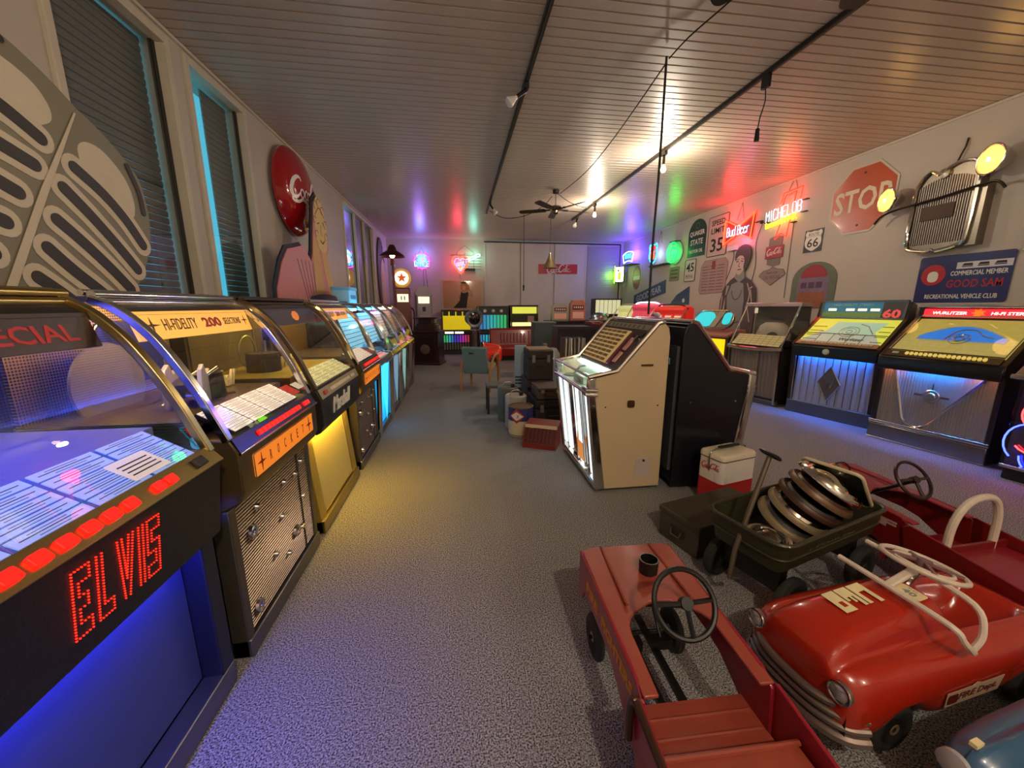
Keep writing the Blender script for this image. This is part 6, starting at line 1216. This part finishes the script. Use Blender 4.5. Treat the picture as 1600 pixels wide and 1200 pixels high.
b = MB(); b.tube([(.02, cy, .14), (-.04, cy, .16), (-.01, cy+.01, .30), (.17, cy+.02, .74)], .012).build('handle_bar', M('worn_steel_rod', '#6a6152', .5, .6), t)
MB(frame((.175, cy+.02, .75), (.3, 1, 0), (-1, .2, .8))).tube([(p[0], p[1], 0) for p in rrect(.105, .035, .016, 4)], .008, 8, True).build('handle_grip', BLACK, t)
CAPM = M('polished_wheel_cover', '#d0c8b4', .12, 1); TANR = M('tan_painted_rim', '#8d7c5c', .4, .3, var=.2, scale=20); BRNR = M('brown_painted_rim', '#4a3024', .4, .3)
def cover(label, m, r, rim, cap):
    dk = .3 if cap in (DARK, BRNR) else 1
    h = thing('wheel_cover', label, 'wheel cover', mat=m); MB().lathe([(r, -.012), (r*1.0, .0), (r*.93, .016), (r*.80, .012)], 36).build('rim', rim, h); MB().lathe([(r*.80, .010), (r*.74, .024), (r*.66, .022), (r*.60, .012), (r*.45, .012+.016*dk), (r*.25, .012+.03*dk), (.001, .012+.034*dk)], 36).build('dome', cap, h); return h
WM = Matrix.Translation((1.36, 1.28, 0)) @ rot(16, 'Z')
cover('chrome wheel cover lying flat in the front of the wagon', WM @ T(.138, .155, .345) @ rot(6, 'X') @ rot(-3, 'Y'), .105, CHROME, M('dark_mirror_dome', '#8a8478', .08, 1))
for (p, n, rim, cap, lb) in [((1.660, 1.562, 0.374), (0.240, -0.350, 0.900), TANR, DARK, 'tan wheel cover leaning lowest in the wagon stack'), ((1.720, 1.572, 0.416), (0.295, -0.332, 0.885), TANR, CAPM, 'tan-rimmed wheel cover with polished chrome dome leaning in the wagon'), ((1.780, 1.582, 0.458), (0.350, -0.314, 0.870), BRNR, DARK, 'brown-rimmed wheel cover behind the chrome-domed one'), ((1.840, 1.592, 0.500), (0.405, -0.296, 0.855), M('tan_brown_rim', '#6a5038', .4, .3), BRNR, 'tan-brown wheel cover between brown rim and chrome disc'), ((1.900, 1.602, 0.542), (0.460, -0.278, 0.840), CHROME, CAPM, 'bright chrome wheel cover on top of the wagon stack')]:
    z_ = Vector(n).normalized(); x_ = Vector((1, 0, 0)); x_ = (x_-z_*x_.dot(z_)).normalized(); cover(lb, frame(p, x_, z_.cross(x_)), .16, rim, cap)
t = thing('serving_tray', 'black rectangular tray with cream rim standing at the back of the wagon', 'tray', mat=WM @ T(.765, .205, .50) @ rot(52, 'Y')); MB().prism(rrect(.27, .28, .03), -.006, 0).build('panel', BLACK, t); MB().tube([(p[0], p[1], 0) for p in rrect(.27, .28, .03)], .009, 8, True).build('rim', M('cream_rim', '#c8bc9c', .4), t)
# brown trunk and cooler
t = thing('tool_trunk', 'worn dark olive metal trunk with side handle behind the wagon', 'trunk', (1.33, 1.80, 0), 15); TR = M('worn_olive_metal', '#4d4736', .5, .3, var=.25, scale=7); MB().box(0, .62, 0, .30, 0, .165).build('box', TR, t, bev=.008); MB().box(-.006, .626, -.006, .306, .165, .205).build('lid', TR, t, bev=.008); MB().box(-.012, 0, .1, .2, .07, .12).build('handle_plate', DARK, t); MB().tube([(-.014, .11, .11), (-.022, .12, .075), (-.022, .18, .075), (-.014, .19, .11)], .005, 6).build('handle', STEEL, t)
t = thing('cooler', 'red and white metal cooler with red script and carrying handle', 'cooler', (1.96, 2.43, 0), 14); a, c = .17, .105
MB().prism(rrect(2*a, 2*c, .03, 5), 0, .36).build('body', WHITE, t); MB().prism(rrect(2*a+.003, 2*c+.003, .031, 5), .0, .195).build('red_lower', M('cooler_red', '#b31a1c', .35, coat=.4), t)
MB().prism(rrect(2*a+.006, 2*c+.006, .032, 5), .36, .366).build('seal', BLACK, t); MB().loft([[(p[0], p[1], z) for p in rrect(2*a+.004-k, 2*c+.004-k, .03, 5)] for k, z in ((0, .366), (0, .392), (.012, .404), (.05, .41))], True, True).build('lid', M('cream_lid', '#e0d6b8', .4), t)
MB().tube(smooth([(a+.006, 0, .27), (a+.012, 0, .30), (a+.010, 0, .40), (a-.04, 0, .425), (0, 0, .435), (-a+.04, 0, .425), (-a-.01, 0, .40), (-a-.012, 0, .3), (-a-.006, 0, .27)], 5), .0045, 6).build('handle', STEEL, t); MB().box(-.10, .10, -.014, .014, .428, .442).build('handle_grip', BLACK, t, bev=.005)
soda_script('script', M('red_script', '#c02a30', .4), t, frame((-a-.002, 0, .30), (0, -1, 0), (0, 0, 1)), .15)
b = MB(frame((a+.003, 0, .268), (0, 1, 0), (0, 0, 1))); b.torus((0, 0, 0), (0, 0, 1), .012, .003).build('handle_pivot', STEEL, t)

# ================================================================ CLUTTER BEHIND THE CREAM JUKEBOX
t = thing('oil_can', 'round cream and blue oil can with red diamond mark and rusty top', 'can', (.67, 4.12, 0), 0); CR = M('cream_can', '#cfc0a4', .45, var=.12)
MB().lathe([(.135, 0), (.14, .01), (.14, .20)], 32).build('lower_body', CR, t); MB().lathe([(.14, .20), (.14, .335)], 32).build('blue_body', M('can_blue', '#26306a', .4), t); MB().lathe([(.14, .335), (.143, .345), (.125, .35), (.12, .34), (.001, .338)], 32).build('lid', M('rusty_top', '#6a5238', .7, .3, var=.3), t)
for z in (.012, .03, .2): MB().torus((0, 0, z), (0, 0, 1), .141, .004, 32, 6).build('can_bead', M('dark_bead', '#4a4238', .5), t)
def curved(t, poly, r, nm, mat, z0, a0):
    b = MB(); n = len(poly); b.add([(r*math.cos(a0+p[0]/r), r*math.sin(a0+p[0]/r), z0+p[1]) for p in poly], [tuple(range(n))]); return b.build(nm, mat, t, smooth=False)
A0 = R(-118)
def strip(poly_fn, r, nm, mat): 
    b = MB(); xs = [-.09+.18*i/12 for i in range(13)]; b.loft([[(r*math.cos(A0+x/.14), r*math.sin(A0+x/.14), poly_fn(x)[0]) for x in xs], [(r*math.cos(A0+x/.14), r*math.sin(A0+x/.14), poly_fn(x)[1]) for x in xs]]); return b.build(nm, mat, t)
strip(lambda x: (.255-.085*(1-abs(x)/.09), .255+.085*(1-abs(x)/.09)), .1412, 'red_diamond', M('can_red', '#b8342c', .4)); strip(lambda x: (.255-.05*max(0, 1-abs(x)/.075), .255+.05*max(0, 1-abs(x)/.075)), .1420, 'white_diamond', WHITE)
text('X', 'lettering', INK, t, frame((.1432*math.cos(A0+.1), .1432*math.sin(A0+.1), .255), (-math.sin(A0+.1), math.cos(A0+.1), 0), (0, 0, 1)), .05, w=.03, h=.04)
for i, (x, y, r, h, col, lb) in enumerate([(.66, 4.44, .13, .40, '#b9b0a4', 'pale oil can standing right behind the blue banded can'), (.60, 4.74, .13, .44, '#6a6a62', 'grey dented oil can behind the pale can')]):
    t = thing('oil_can', lb, 'can', (x, y, 0)); m = M('can_metal_%d' % i, col, .5, .2, var=.3, scale=8); MB().lathe([(r-.004, 0), (r, .01), (r, h-.01), (r-.01, h), (r-.02, h-.012), (.001, h-.012)], 28).build('body', m, t); MB().cyl((r*.5, 0, h-.012), (r*.5, 0, h+.03), .025).build('spout', DARK, t); MB().tube(smooth([(-.07, 0, h-.012), (-.04, 0, h+.05), (.04, 0, h+.05), (.07, 0, h-.012)]), .006, 6).build('handle', STEEL, t)
t = thing('louvred_rack', 'dark red metal counter rack with louvred slope and cream strip', 'rack', (.63, 3.72, 0), -26); RK = M('oxide_red_metal', '#7c241e', .4, var=.15, coat=.2)
for s in (0, .34): MB().xprism([(0, 0), (0, .07), (.11, .22), (.26, .25), (.26, 0)], s-.005, s+.005).build('side_plate', RK, t)
MB().xprism([(.10, .205), (.115, .225), (.26, .25), (.26, .24)], 0, .34).build('top', RK, t); MB(frame((0, .09, .195), (1, 0, 0), (0, .01, .035))).box(.0, .34, 0, .035, 0, .006).build('cream_strip', M('cream_strip', '#cbb48c', .5), t); MB().xprism([(.0, .05), (.09, .19), (.1, .185), (.015, .05)], 0, .34).build('slope', M('dark_oxide', '#4c1512', .5), t)
for i in range(7): MB().xprism([(.012, .07), (.09, .185), (.075, .19), (.0, .075)], .045+.04*i, .052+.04*i).build('louvre', RK, t)
MB().box(0, .34, 0, .02, .04, .055).build('front_lip', RK, t, bev=.003); MB().box(0, .34, .0, .01, .0, .04).build('front_plate', RK, t)
def case(name, label, cat, x0, x1, y0, y1, z0, z1, mat, rz=0, lid=True, handle=True):
    t = thing(name, label, cat, ((x0+x1)/2, (y0+y1)/2, z0), rz); a, c, h = (x1-x0)/2, (y1-y0)/2, z1-z0
    MB().box(-a, a, -c, c, 0, h*.72).build('body', mat, t, bev=.012); MB().box(-a, a, -c, c, h*.735, h).build('lid', mat, t, bev=.012)
    for s in (-1, 1): MB().box(s*a*.6-.02, s*a*.6+.02, -c-.008, -c, h*.6, h*.85).build('latch', STEEL, t)
    if handle: MB().tube(smooth([(-.06, -c-.005, h*.5), (-.05, -c-.035, h*.5), (.05, -c-.035, h*.5), (.06, -c-.005, h*.5)]), .008, 6).build('handle', DARK, t)
    return t
BR = M('dark_brown_case_cloth', '#31261f', .6, var=.2, bump=.1, scale=60); B2 = M('black_case_cloth', '#1d1b1b', .6, bump=.1, scale=60); B3 = M('umber_case', '#4a3a2c', .55, var=.2)
case('suitcase', 'black case standing at the bottom of the stack beside the oil cans', 'case', .86, 1.28, 4.25, 4.75, 0, .36, B2); case('suitcase', 'umber wedge-shaped case lying on the black bottom case', 'case', .90, 1.20, 4.28, 4.70, .362, .50, B3)
case('suitcase', 'tall dark brown case behind the umber case', 'case', .90, 1.27, 5.0, 5.5, .0, .46, BR); case('suitcase', 'dark brown case with tan top edge on the tall brown case', 'case', .92, 1.26, 5.0, 5.45, .462, .86, BR); MB().box(-.16, .16, -.2, .2, .40, .415).build('tan_top', M('tan_case_top', '#8d7a5c', .5), bpy.data.objects['suitcase.003'])
t = thing('metal_case', 'slate grey tall metal case beside the record crate', 'case', (1.75, 7.9, .0)); MB().box(-.22, .22, -.2, .2, 0, 1.1).build('body', M('slate_green_metal', '#3f4a4a', .5), t, bev=.01); MB().box(-.23, .23, -.21, .21, 1.1, 1.13).build('lid', M('slate_edge', '#6a7270', .4), t, bev=.006)
t = thing('side_grille', 'pale blue-grey enamel panel leaning on the dark cases', 'panel', (.93, 5.75, 0), 0); MB().box(-.09, .09, 0, .04, .2, .86).build('panel', M('pale_blue_enamel', '#9db0b4', .4, var=.1), t, bev=.01); MB().box(-.09, .09, 0, .04, 0, .2).build('base', M('slate_green_metal'), t); b = MB()
for i in range(3): b.box(-.085, .085, -.006, 0, .26+.05*i, .28+.05*i)
b.build('slots', DARK, t)
t = thing('stool', 'low grey box stool behind the oil cans', 'stool', (.50, 5.15, 0)); MB().box(-.15, .15, -.15, .15, .36, .40).build('seat', M('grey_stool', '#5d5a54', .5), t, bev=.006); 
for sx in (-1, 1):
    for sy in (-1, 1): MB().box(sx*.13-.015, sx*.13+.015, sy*.13-.015, sy*.13+.015, 0, .36).build('leg', DARK, t)
# record crates with upright sleeves
t = thing('record_rack', 'dark open rack holding upright record albums behind the cream jukebox', 'rack', (1.98, 6.35, 0)); MB().box(-.36, .36, -.2, .2, .0, .42).build('base', BLACK, t, bev=.006); MB().box(-.37, .45, -.22, .22, 1.06, 1.12).build('top_shelf', BLACK, t, bev=.004)
for s in (-.36, .44): MB().box(s-.012, s+.012, -.2, .2, .42, 1.06).build('upright', BLACK, t)
cols = ['#c9bca8', '#a89888', '#d6cfc0', '#8d8478', '#bdb0a0', '#b5a79a', '#94877c']
for i in range(7):
    a = MB(rot(random.uniform(-2, 2), 'Y')).box(-.012, .012, -.17, .17, 0, .50).build('record_album', M('album_%d' % i, cols[i], .6, var=.15), None); a.location = (1.76+.055*i, 6.33, .421); tag(a, ['sand cream', 'brown grey', 'off-white', 'dark taupe', 'warm beige', 'rose grey', 'dull grey-brown'][i]+' record album standing upright in the dark rack', 'album', 'albums in the dark rack')
t = thing('chrome_lamp', 'chrome cylinder radio part leaning in the dark record rack', 'ornament', (2.22, 6.2, .421), 0); MB(rot(8, 'Y')).cyl((0, 0, 0.0), (0, 0, .42), .05, .045, 20).build('tube', STEEL, t); 
for i in range(6): MB(rot(8, 'Y')).torus((0, 0, .06+.06*i), (0, 0, 1), .05, .006, 20, 6).build('band', CHROME, t)
t = thing('silver_shell', 'pale domed metal shell standing by the record rack', 'ornament', (1.50, 6.0, 0)); MB(Matrix.Diagonal((1, .8, 1, 1))).lathe([(.13, 0), (.13, .55), (.11, .7), (.06, .78), (.001, .8)], 24).build('shell', M('pale_steel_shell', '#9aa0a0', .4, .6), t); MB().box(-.15, -.10, -.02, .1, 0, .85).build('side_board', M('tan_board_edge', '#8f7a58', .5), t)
case('red_box', 'dark red flat box on the record rack shelf', 'box', 2.18, 2.42, 6.2, 6.5, 1.121, 1.19, M('dark_red_box', '#6a1a1c', .5), handle=False)

# ================================================================ FAR END
# armchair with wooden arms
t = thing('armchair', 'grey-green upholstered armchair with bent light wood arms', 'chair', (.36, 6.75, 0), -20); GG = M('grey_green_cloth', '#6f7f78', .75, bump=.1, scale=90); WD = M('light_beech', '#a8763f', .4, var=.15, scale=20)
MB().xprism([(-.27, .30), (-.37, .76), (-.31, .78), (-.2, .34)], -.22, .22).build('backrest', GG, t, bev=.02); MB().xprism([(-.24, .30), (.26, .36), (.27, .44), (-.24, .38)], -.23, .23).build('seat', M('tan_seat_cloth', '#a89468', .7), t, bev=.02); MB().box(-.08, .0, -.39, -.375, .66, .68).build('back_tab', DARK, t)
for s in (-1, 1):
    MB().tube(smooth([(s*.26, -.32, .0), (s*.26, -.28, .35), (s*.27, -.1, .56), (s*.28, .12, .60), (s*.27, .25, .52), (s*.26, .28, .0)], 6), .022, 8).build('arm_frame', WD, t)
# searchlight on stand
t = thing('searchlight', 'round grey searchlight on a slim chrome stand', 'lamp', (.36, 8.6, 0), 0); F = frame((-.02, -.05, 1.18), (1, .35, 0), (0, 0, 1)); MB(F).lathe([(.001, -.30), (.09, -.28), (.15, -.2), (.175, 0), (.20, .04), (.19, .05), (.165, .03), (.14, .02), (.14, -.03), (.001, -.03)], 32).build('housing', M('grey_hammertone', '#74777a', .4, .2), t); MB(F).lathe([(.001, .02), (.09, .012), (.139, -.005)], 28).build('lens', M('dark_lens', '#141518', .08, coat=1), t)
MB().tube([(-.09, .05, 1.05), (-.09, .05, .92), (.1, .05, .92), (.1, .05, 1.05)], .012).build('yoke', CHROME, t); b = MB(); b.tube([(.0, .05, .92), (.0, .05, .05)], .014).tube([(.1, .05, .92), (.12, .05, .52), (.5, .05, .52)], .012); b.build('stand', CHROME, t); MB().cyl((0, .05, 0), (0, .05, .05), .18, .16, 24).build('base', BLACK, t)
# red bench seat
t = thing('bench_seat', 'dark red vinyl car bench seat with ribbed back', 'bench', (1.75, 10.35, 0)); VN = M('dark_red_vinyl', '#8e1a18', .32, coat=.3); MB().xprism([(-.30, .12), (-.34, .36), (-.28, .42), (.12, .38), (.2, .12)], -.90, .90).build('cushion', VN, t, bev=.04); MB().xprism([(.06, .36), (.18, .84), (.27, .86), (.30, .36)], -.92, .92).build('backrest', VN, t, bev=.04)
for i in range(8): MB().xprism([(.045, .46), (.105, .72), (.18, .72), (.14, .46)], -.62+.09*i, -.565+.09*i).build('back_rib', VN, t, bev=.012)
MB().xprism([(.04, .43), (.12, .76), (.19, .76), (.12, .43)], .16, .5).build('back_panel', M('red_vinyl_panel', '#9c2a24', .35), t, bev=.01); MB().box(-.8, .8, -.2, .2, 0, .12).build('base', BLACK, t)
# red toy car
t = thing('toy_car', 'bright orange-red toy car standing before the red bench', 'toy car', (1.02, 9.2, 0), 170); OR = M('orange_red_with_glow', '#e0331c', .25, coat=.6, emit='#c82010', es=.12); o = MB().loft([section(s[0], s[1]*.95, s[2], s[3]-.02, s[4]-.02, s[5]-.03 if not s[6] else s[5], s[6]) for s in ST], cap=True).build('body', OR, t); sm = o.modifiers.new('subdivision', 'SUBSURF'); sm.levels = 1; sm.render_levels = 1; o.scale = (.85, 1, 1.45)  # body paint has a faint red glow put into its colour
for x in (.2, .76):
    for s in (-1, 1): wheel(t, (x, s*.17, .1), .1, .04, (0, 1, 0))
MB().tube(smooth([(.4, -.16, .5), (.45, -.1, .62), (.45, .1, .62), (.4, .16, .5)]), .01).build('windshield_frame', CHROME, t)
# three far jukeboxes
def far_juke(x0, x1, top, label, upper, uglow, lower_cols, screen=None):
    t = thing('jukebox', label, 'jukebox', ((x0+x1)/2, 11.75, 0)); hw = (x1-x0)/2
    MB().box(-hw, hw, .05, .6, 0, top).build('cabinet', BLACK, t, bev=.01); MB().box(-hw, hw, -.06, .1, .62, .70).build('key_shelf', DARK, t, bev=.01)
    fr = MB(); fr.tube([(-hw+.01, .03, .1), (-hw+.01, .03, top), (hw-.01, .03, top), (hw-.01, .03, .1)], .014); fr.build('chrome_frame', CHROME, t)
    MB().box(-hw+.05, hw-.05, .035, .05, .74, top-.05).build('upper_panel', upper, t); n = len(lower_cols)
    for i, cm in enumerate(lower_cols): xa = -hw+.06+(2*hw-.12)*i/n; MB().cyl((xa+.02, .03, .36), (xa+.02, .03, .58), (2*hw-.12)/n*.34, seg=10).build('light_rod', cm, t); MB().cyl((xa+.02, .03, .14), (xa+.02, .03, .335), (2*hw-.12)/n*.34, seg=10).build('grey_rod', M('grey_unlit_rod', '#8a8478', .4, .3), t)
    MB().box(-hw+.04, hw-.04, .01, .05, .33, .36).build('rod_bar', BLACK, t); MB().box(-hw, hw, -.01, .08, .0, .1).build('plinth', DARK, t)
    return t, hw
def gcol(n, h0, h1, s): 
    import colorsys
    out = []
    for i in range(n):
        c = colorsys.hsv_to_rgb((h0+(h1-h0)*i/(n-1)) % 1, .75, 1); out.append(E('rod_%02d_%d_%d' % (i, int(h0*100), n), '#%02x%02x%02x' % tuple(int(v*255) for v in c), s*.33, '#606060'))
    return out
YLW = M('yellow_lit_panel', '#d8c020', .4, emit='#e8cc10', es=.35)
t, hw = far_juke(-.52, .40, 1.33, 'jukebox with glowing yellow upper panel and rainbow light rods', YLW, None, gcol(10, .38, .98, .7))
for i in range(4): MB().box(-hw+.06+.2*i, -hw+.22+.2*i, .02, .036, 1.16, 1.29).build('album_picture', M('dark_album_picture', '#2c2c22', .5), t)
MB().box(-hw+.05, hw-.05, .0, .04, 1.11, 1.14).build('yellow_shelf', YLW, t); 
for i in range(2): MB().box(-hw+.1+.3*i, -hw+.36+.3*i, -.065, -.055, .63, .69).build('lit_key_plate', E('lit_white_plate', '#fff4e0', 1.0), t)
t, hw = far_juke(.58, 1.52, 1.44, 'jukebox with blue and green glowing column front', M('dark_speckled_panel', '#38363a', .4, var=.5, scale=40), None, gcol(9, .56, .42, .8))
for i in range(8): MB().cyl((-hw+.1+.105*i, .03, .75), (-hw+.1+.105*i, .03, 1.18), .042, seg=10).build('light_rod', gcol(8, .58, .40, .75)[i], t)
for i in range(3): MB().cyl((-.25+.25*i, .036, 1.30), (-.25+.25*i, .02, 1.30), .05).build('chrome_dial', CHROME, t)
t, hw = far_juke(1.58, 2.45, 1.47, 'jukebox with lime yellow marquee and open record window', M('record_window', '#2a2620', .3), None, gcol(5, .12, .16, .3))
MB().box(-hw+.06, hw-.06, .0, .036, 1.22, 1.42).build('lime_marquee', E('lime_marquee', '#e0e050', .6, '#888830'), t); MB().box(-hw+.06, hw-.06, -.02, .036, .84, .95).build('lit_title_strip', E('warm_title_strip', '#f0dc88', 1.0), t); MB().box(.1, .3, .0, .04, .96, 1.15).build('mechanism', M('rose_mech', '#b08a80', .4), t)
# dark carved cabinet (organ-like) with stepped top
t = thing('phonograph_cabinet', 'dark reddish wooden phonograph cabinet with stepped top', 'cabinet', (-.78, 9.9, 0), -12); MH = M('dark_mahogany', '#38191a', .35, var=.2, scale=12, coat=.3)
MB().box(-.34, .34, -.28, .28, .05, .80).build('body', MH, t, bev=.01); MB().box(-.37, .37, -.31, .31, .80, .85).build('top', MH, t, bev=.01); MB().box(-.37, .37, -.31, .31, 0, .06).build('base', MH, t, bev=.01); MB().box(-.24, .24, -.295, -.28, .14, .70).build('door', M('darker_mahogany', '#261112', .35), t, bev=.006); MB(frame((0, -.296, .4), (1, 0, 0), (0, 0, 1))).lathe([(.001, .012), (.05, .01), (.08, .004), (.12, 0)], 20).build('carved_rosette', M('pale_carving', '#6a5450', .4), t)
for (a, z0, z1) in ((.28, .85, .97), (.24, .97, 1.02), (.2, 1.02, 1.14), (.30, 1.14, 1.18)): MB().prism(rrect(2*a, 1.6*a, .05), z0, z1).build('step', MH, t, bev=.008)
# petrol pump with globe
t = thing('petrol_pump', 'dark red petrol pump with round lit star globe', 'petrol pump', (-1.45, 10.6, 0), 10); PR = M('dark_red_pump', '#7a1418', .3, coat=.4); MB().box(-.20, .20, -.18, .18, 0, 1.92).build('body', PR, t, bev=.04); MB().box(-.14, .14, -.19, -.18, 1.55, 1.75).build('dial_window', E('lit_dial', '#f4ecc8', .8), t); b = MB()
for x in (-.05, .03): b.box(x, x+.025, -.194, -.19, 1.60, 1.70)
b.build('dial_marks', INK, t); F = frame((0, -.02, 2.16), (1, 0, 0), (0, 0, 1)); MB(F).lathe([(.21, -.09), (.24, -.06), (.24, .06), (.21, .09)], 36).build('globe_band', M('amber_band', '#d8a84a', .4, emit='#d89a30', es=.4), t); MB(F).lathe([(.21, .085), (.1, .10), (.001, .105)], 36).build('globe_face', E('lit_globe_face', '#fff2d0', 1.5), t); MB(F @ T(0, 0, .107)).prism([(.14*(1 if i % 2 == 0 else .4)*math.sin(PI*i/5), .14*(1 if i % 2 == 0 else .4)*math.cos(PI*i/5)) for i in range(10)], 0, .004).build('red_star', M('orange_red_star', '#e0642a', .4, emit='#e05a20', es=.4), t)
MB().tube(smooth([(.2, 0, 1.4), (.27, -.1, 1.3), (.26, -.1, .9), (.22, -.05, .7)]), .018).build('hose', RUBBER, t)
t = thing('petrol_pump', 'silver grey petrol pump with small lit dial beside the red pump', 'petrol pump', (-.98, 11.3, 0), 10); PG = M('silver_grey_pump', '#9a8e98', .35, .3); MB().prism(rrect(.46, .36, .06), 0, 1.75).build('body', PG, t); MB(frame((0, .18, 1.75), (1, 0, 0), (0, 0, 1))).prism(arc(0, 0, .23, .23, 0, 180, 16), 0, .36).build('arched_top', PG, t); MB().box(-.15, .15, -.2, -.18, 1.52, 1.70).build('dial_window', E('lit_dial', '#f4ecc8', .8), t); MB().box(-.14, .14, -.195, -.18, .6, 1.2).build('door', M('pale_pump_door', '#b3a8ae', .4), t); MB().box(-.04, .04, -.2, -.18, 1.3, 1.42).build('badge', DARK, t)
# red post lamp with wide shade
t = thing('post_lamp', 'dark red post lamp with wide enamel shade and glowing bulb', 'lamp', (-1.40, 9.0, 0)); MB().tube([(0, 0, 0), (0, 0, 2.45)], .028).build('post', PR, t); MB().cyl((0, 0, 0), (0, 0, .06), .2, .17, 24).build('base', PR, t); MB().cyl((0, 0, 2.32), (0, 0, 2.46), .05, .04).build('collar', PR, t); MB().lathe([(.001, 2.76), (.05, 2.75), (.08, 2.70), (.10, 2.64), (.25, 2.54), (.27, 2.50), (.25, 2.515), (.09, 2.61), (.001, 2.63)], 32).build('shade', M('maroon_shade', '#3f1214', .35), t); MB().ball((0, 0, 2.53), .055).build('bulb', E('warm_white_bulb', '#ffe2a0', 18), t)
# clutter on top of the jukebox row
t = thing('cap', 'dark brimmed cap lying on top of the jukebox row', 'cap', (-1.48, 4.60, 1.4855)); MB(Matrix.Diagonal((1, 1.35, 1, 1))).lathe([(.13, 0), (.14, .02), (.12, .07), (.05, .09), (.001, .092)], 24).build('crown', M('dark_purple_cloth', '#3a3040', .6, var=.3, scale=40), t); MB().prism([(.02, -.2), (.2, -.16), (.24, 0), (.2, .16), (.02, .2)], .0, .012).build('brim', M('dark_purple_cloth'), t)
t = thing('card_box', 'small pale cyan card box standing on the arched jukebox', 'box', (-1.48, 5.4, 1.487)); MB().prism(rrect(.22, .34, .02), 0, .16).build('box', M('pale_cyan_card', '#a6dcee', .5), t); MB().prism(rrect(.24, .36, .02), .16, .2).build('lid', M('pale_cyan_lid', '#84c4dc', .5), t); MB().box(.11, .112, -.12, .12, .05, .1).build('print_band', M('cyan_print', '#5a8aa0', .5), t)
# counter at the back right with boxes
t = thing('counter', 'dark counter with black top at the back right', 'counter', (3.3, 9.6, 0)); MB().box(-1.05, .45, -.3, .3, .0, 1.04).build('body', BLACK, t, bev=.006); MB().box(-1.1, .5, -.33, .33, 1.04, 1.09).build('top', M('black_counter_top', '#1a1817', .25), t, bev=.006)
def wallbox(label, x, y, z, w_, h_, m1, m2, gold=False):
    t = thing('wall_box', label, 'selector box', (x, y, z)); MB().prism([(-w_/2, 0), (w_/2, 0), (w_/2, h_*.8), (w_*.35, h_), (-w_*.35, h_), (-w_/2, h_*.8)], -.08, .08).build('case', m1, t, bev=.006); o = bpy.data.objects[t.name].children[0]; o.rotation_euler = (R(90), 0, 0)
    MB().box(-w_*.36, w_*.36, -.095, -.08, h_*.1, h_*.42).build('title_window', m2, t); MB().box(-w_*.36, w_*.36, -.095, -.08, h_*.55, h_*.75).build('upper_window', DARK, t); b = MB()
    for i in range(5): b.box(-w_*.3+w_*.13*i, -w_*.22+w_*.13*i, -.10, -.095, h_*.6, h_*.7)
    b.build('keys', m2, t); return t
wallbox('chrome tabletop jukebox selector at the left end of the counter', 2.52, 9.5, 1.091, .42, .42, STEEL, M('salmon_window', '#d8a48c', .4)); wallbox('rose tabletop jukebox selector with arched window on the counter', 2.98, 9.5, 1.091, .40, .50, M('rose_case', '#a86a5c', .4), M('pale_rose_window', '#d8a89c', .4))
# lit cream slatted light box and chrome dome radio
t = thing('light_box', 'glowing cream slatted light box standing in the far corner', 'light box', (4.35, 10.9, 0)); MB().box(-.42, .42, .0, .3, .0, 1.66).build('stand', BLACK, t, bev=.006); 
for i in range(6): MB().box(-.38+.127*i, -.272+.127*i, -.03, .0, 1.22, 1.62).build('lit_slat', E('cream_light', '#f2ecb8', .42, '#888878'), t, bev=.006)
t = thing('dome_radio', 'chrome streamlined dome radio on the counter', 'radio', (3.55, 9.5, 1.091)); MB(Matrix.Diagonal((1.6, .8, 1, 1))).lathe([(.15, 0), (.15, .05), (.12, .14), (.06, .19), (.001, .2)], 28).build('dome', M('blue_steel_dome', '#7d9096', .2, .9), t); MB().ball((.2, -.05, .13), .05).build('end_cap', CHROME, t); MB().box(-.3, .32, -.14, .14, 0, .02).build('base', STEEL, t)
t = thing('bulb_lamp', 'small white bulb lamp lying on top of the black-sided jukebox', 'lamp', (1.71, 3.16, 1.352)); MB().ball((0, 0, .022), .022, 1, 2.2, 1).build('bulb', BULBOFF, t); MB().cyl((0, .04, .022), (0, .075, .022), .014).build('cap', STEEL, t)
lead('hanging_cable', 'thick black cable dropping from the ceiling behind the cream jukebox', [(1.733, 3.36, H-.02), (1.738, 3.36, 2.6), (1.728, 3.36, 2.0), (1.733, 3.36, 1.375)], .010)
lead('ceiling_cable', 'thin loose cord running along the ceiling boards to the hanging cable', [(1.85, 2.55, H-.03), (1.83, 2.75, H-.035), (1.77, 3.1, H-.03), (1.74, 3.33, H-.05)], .006)
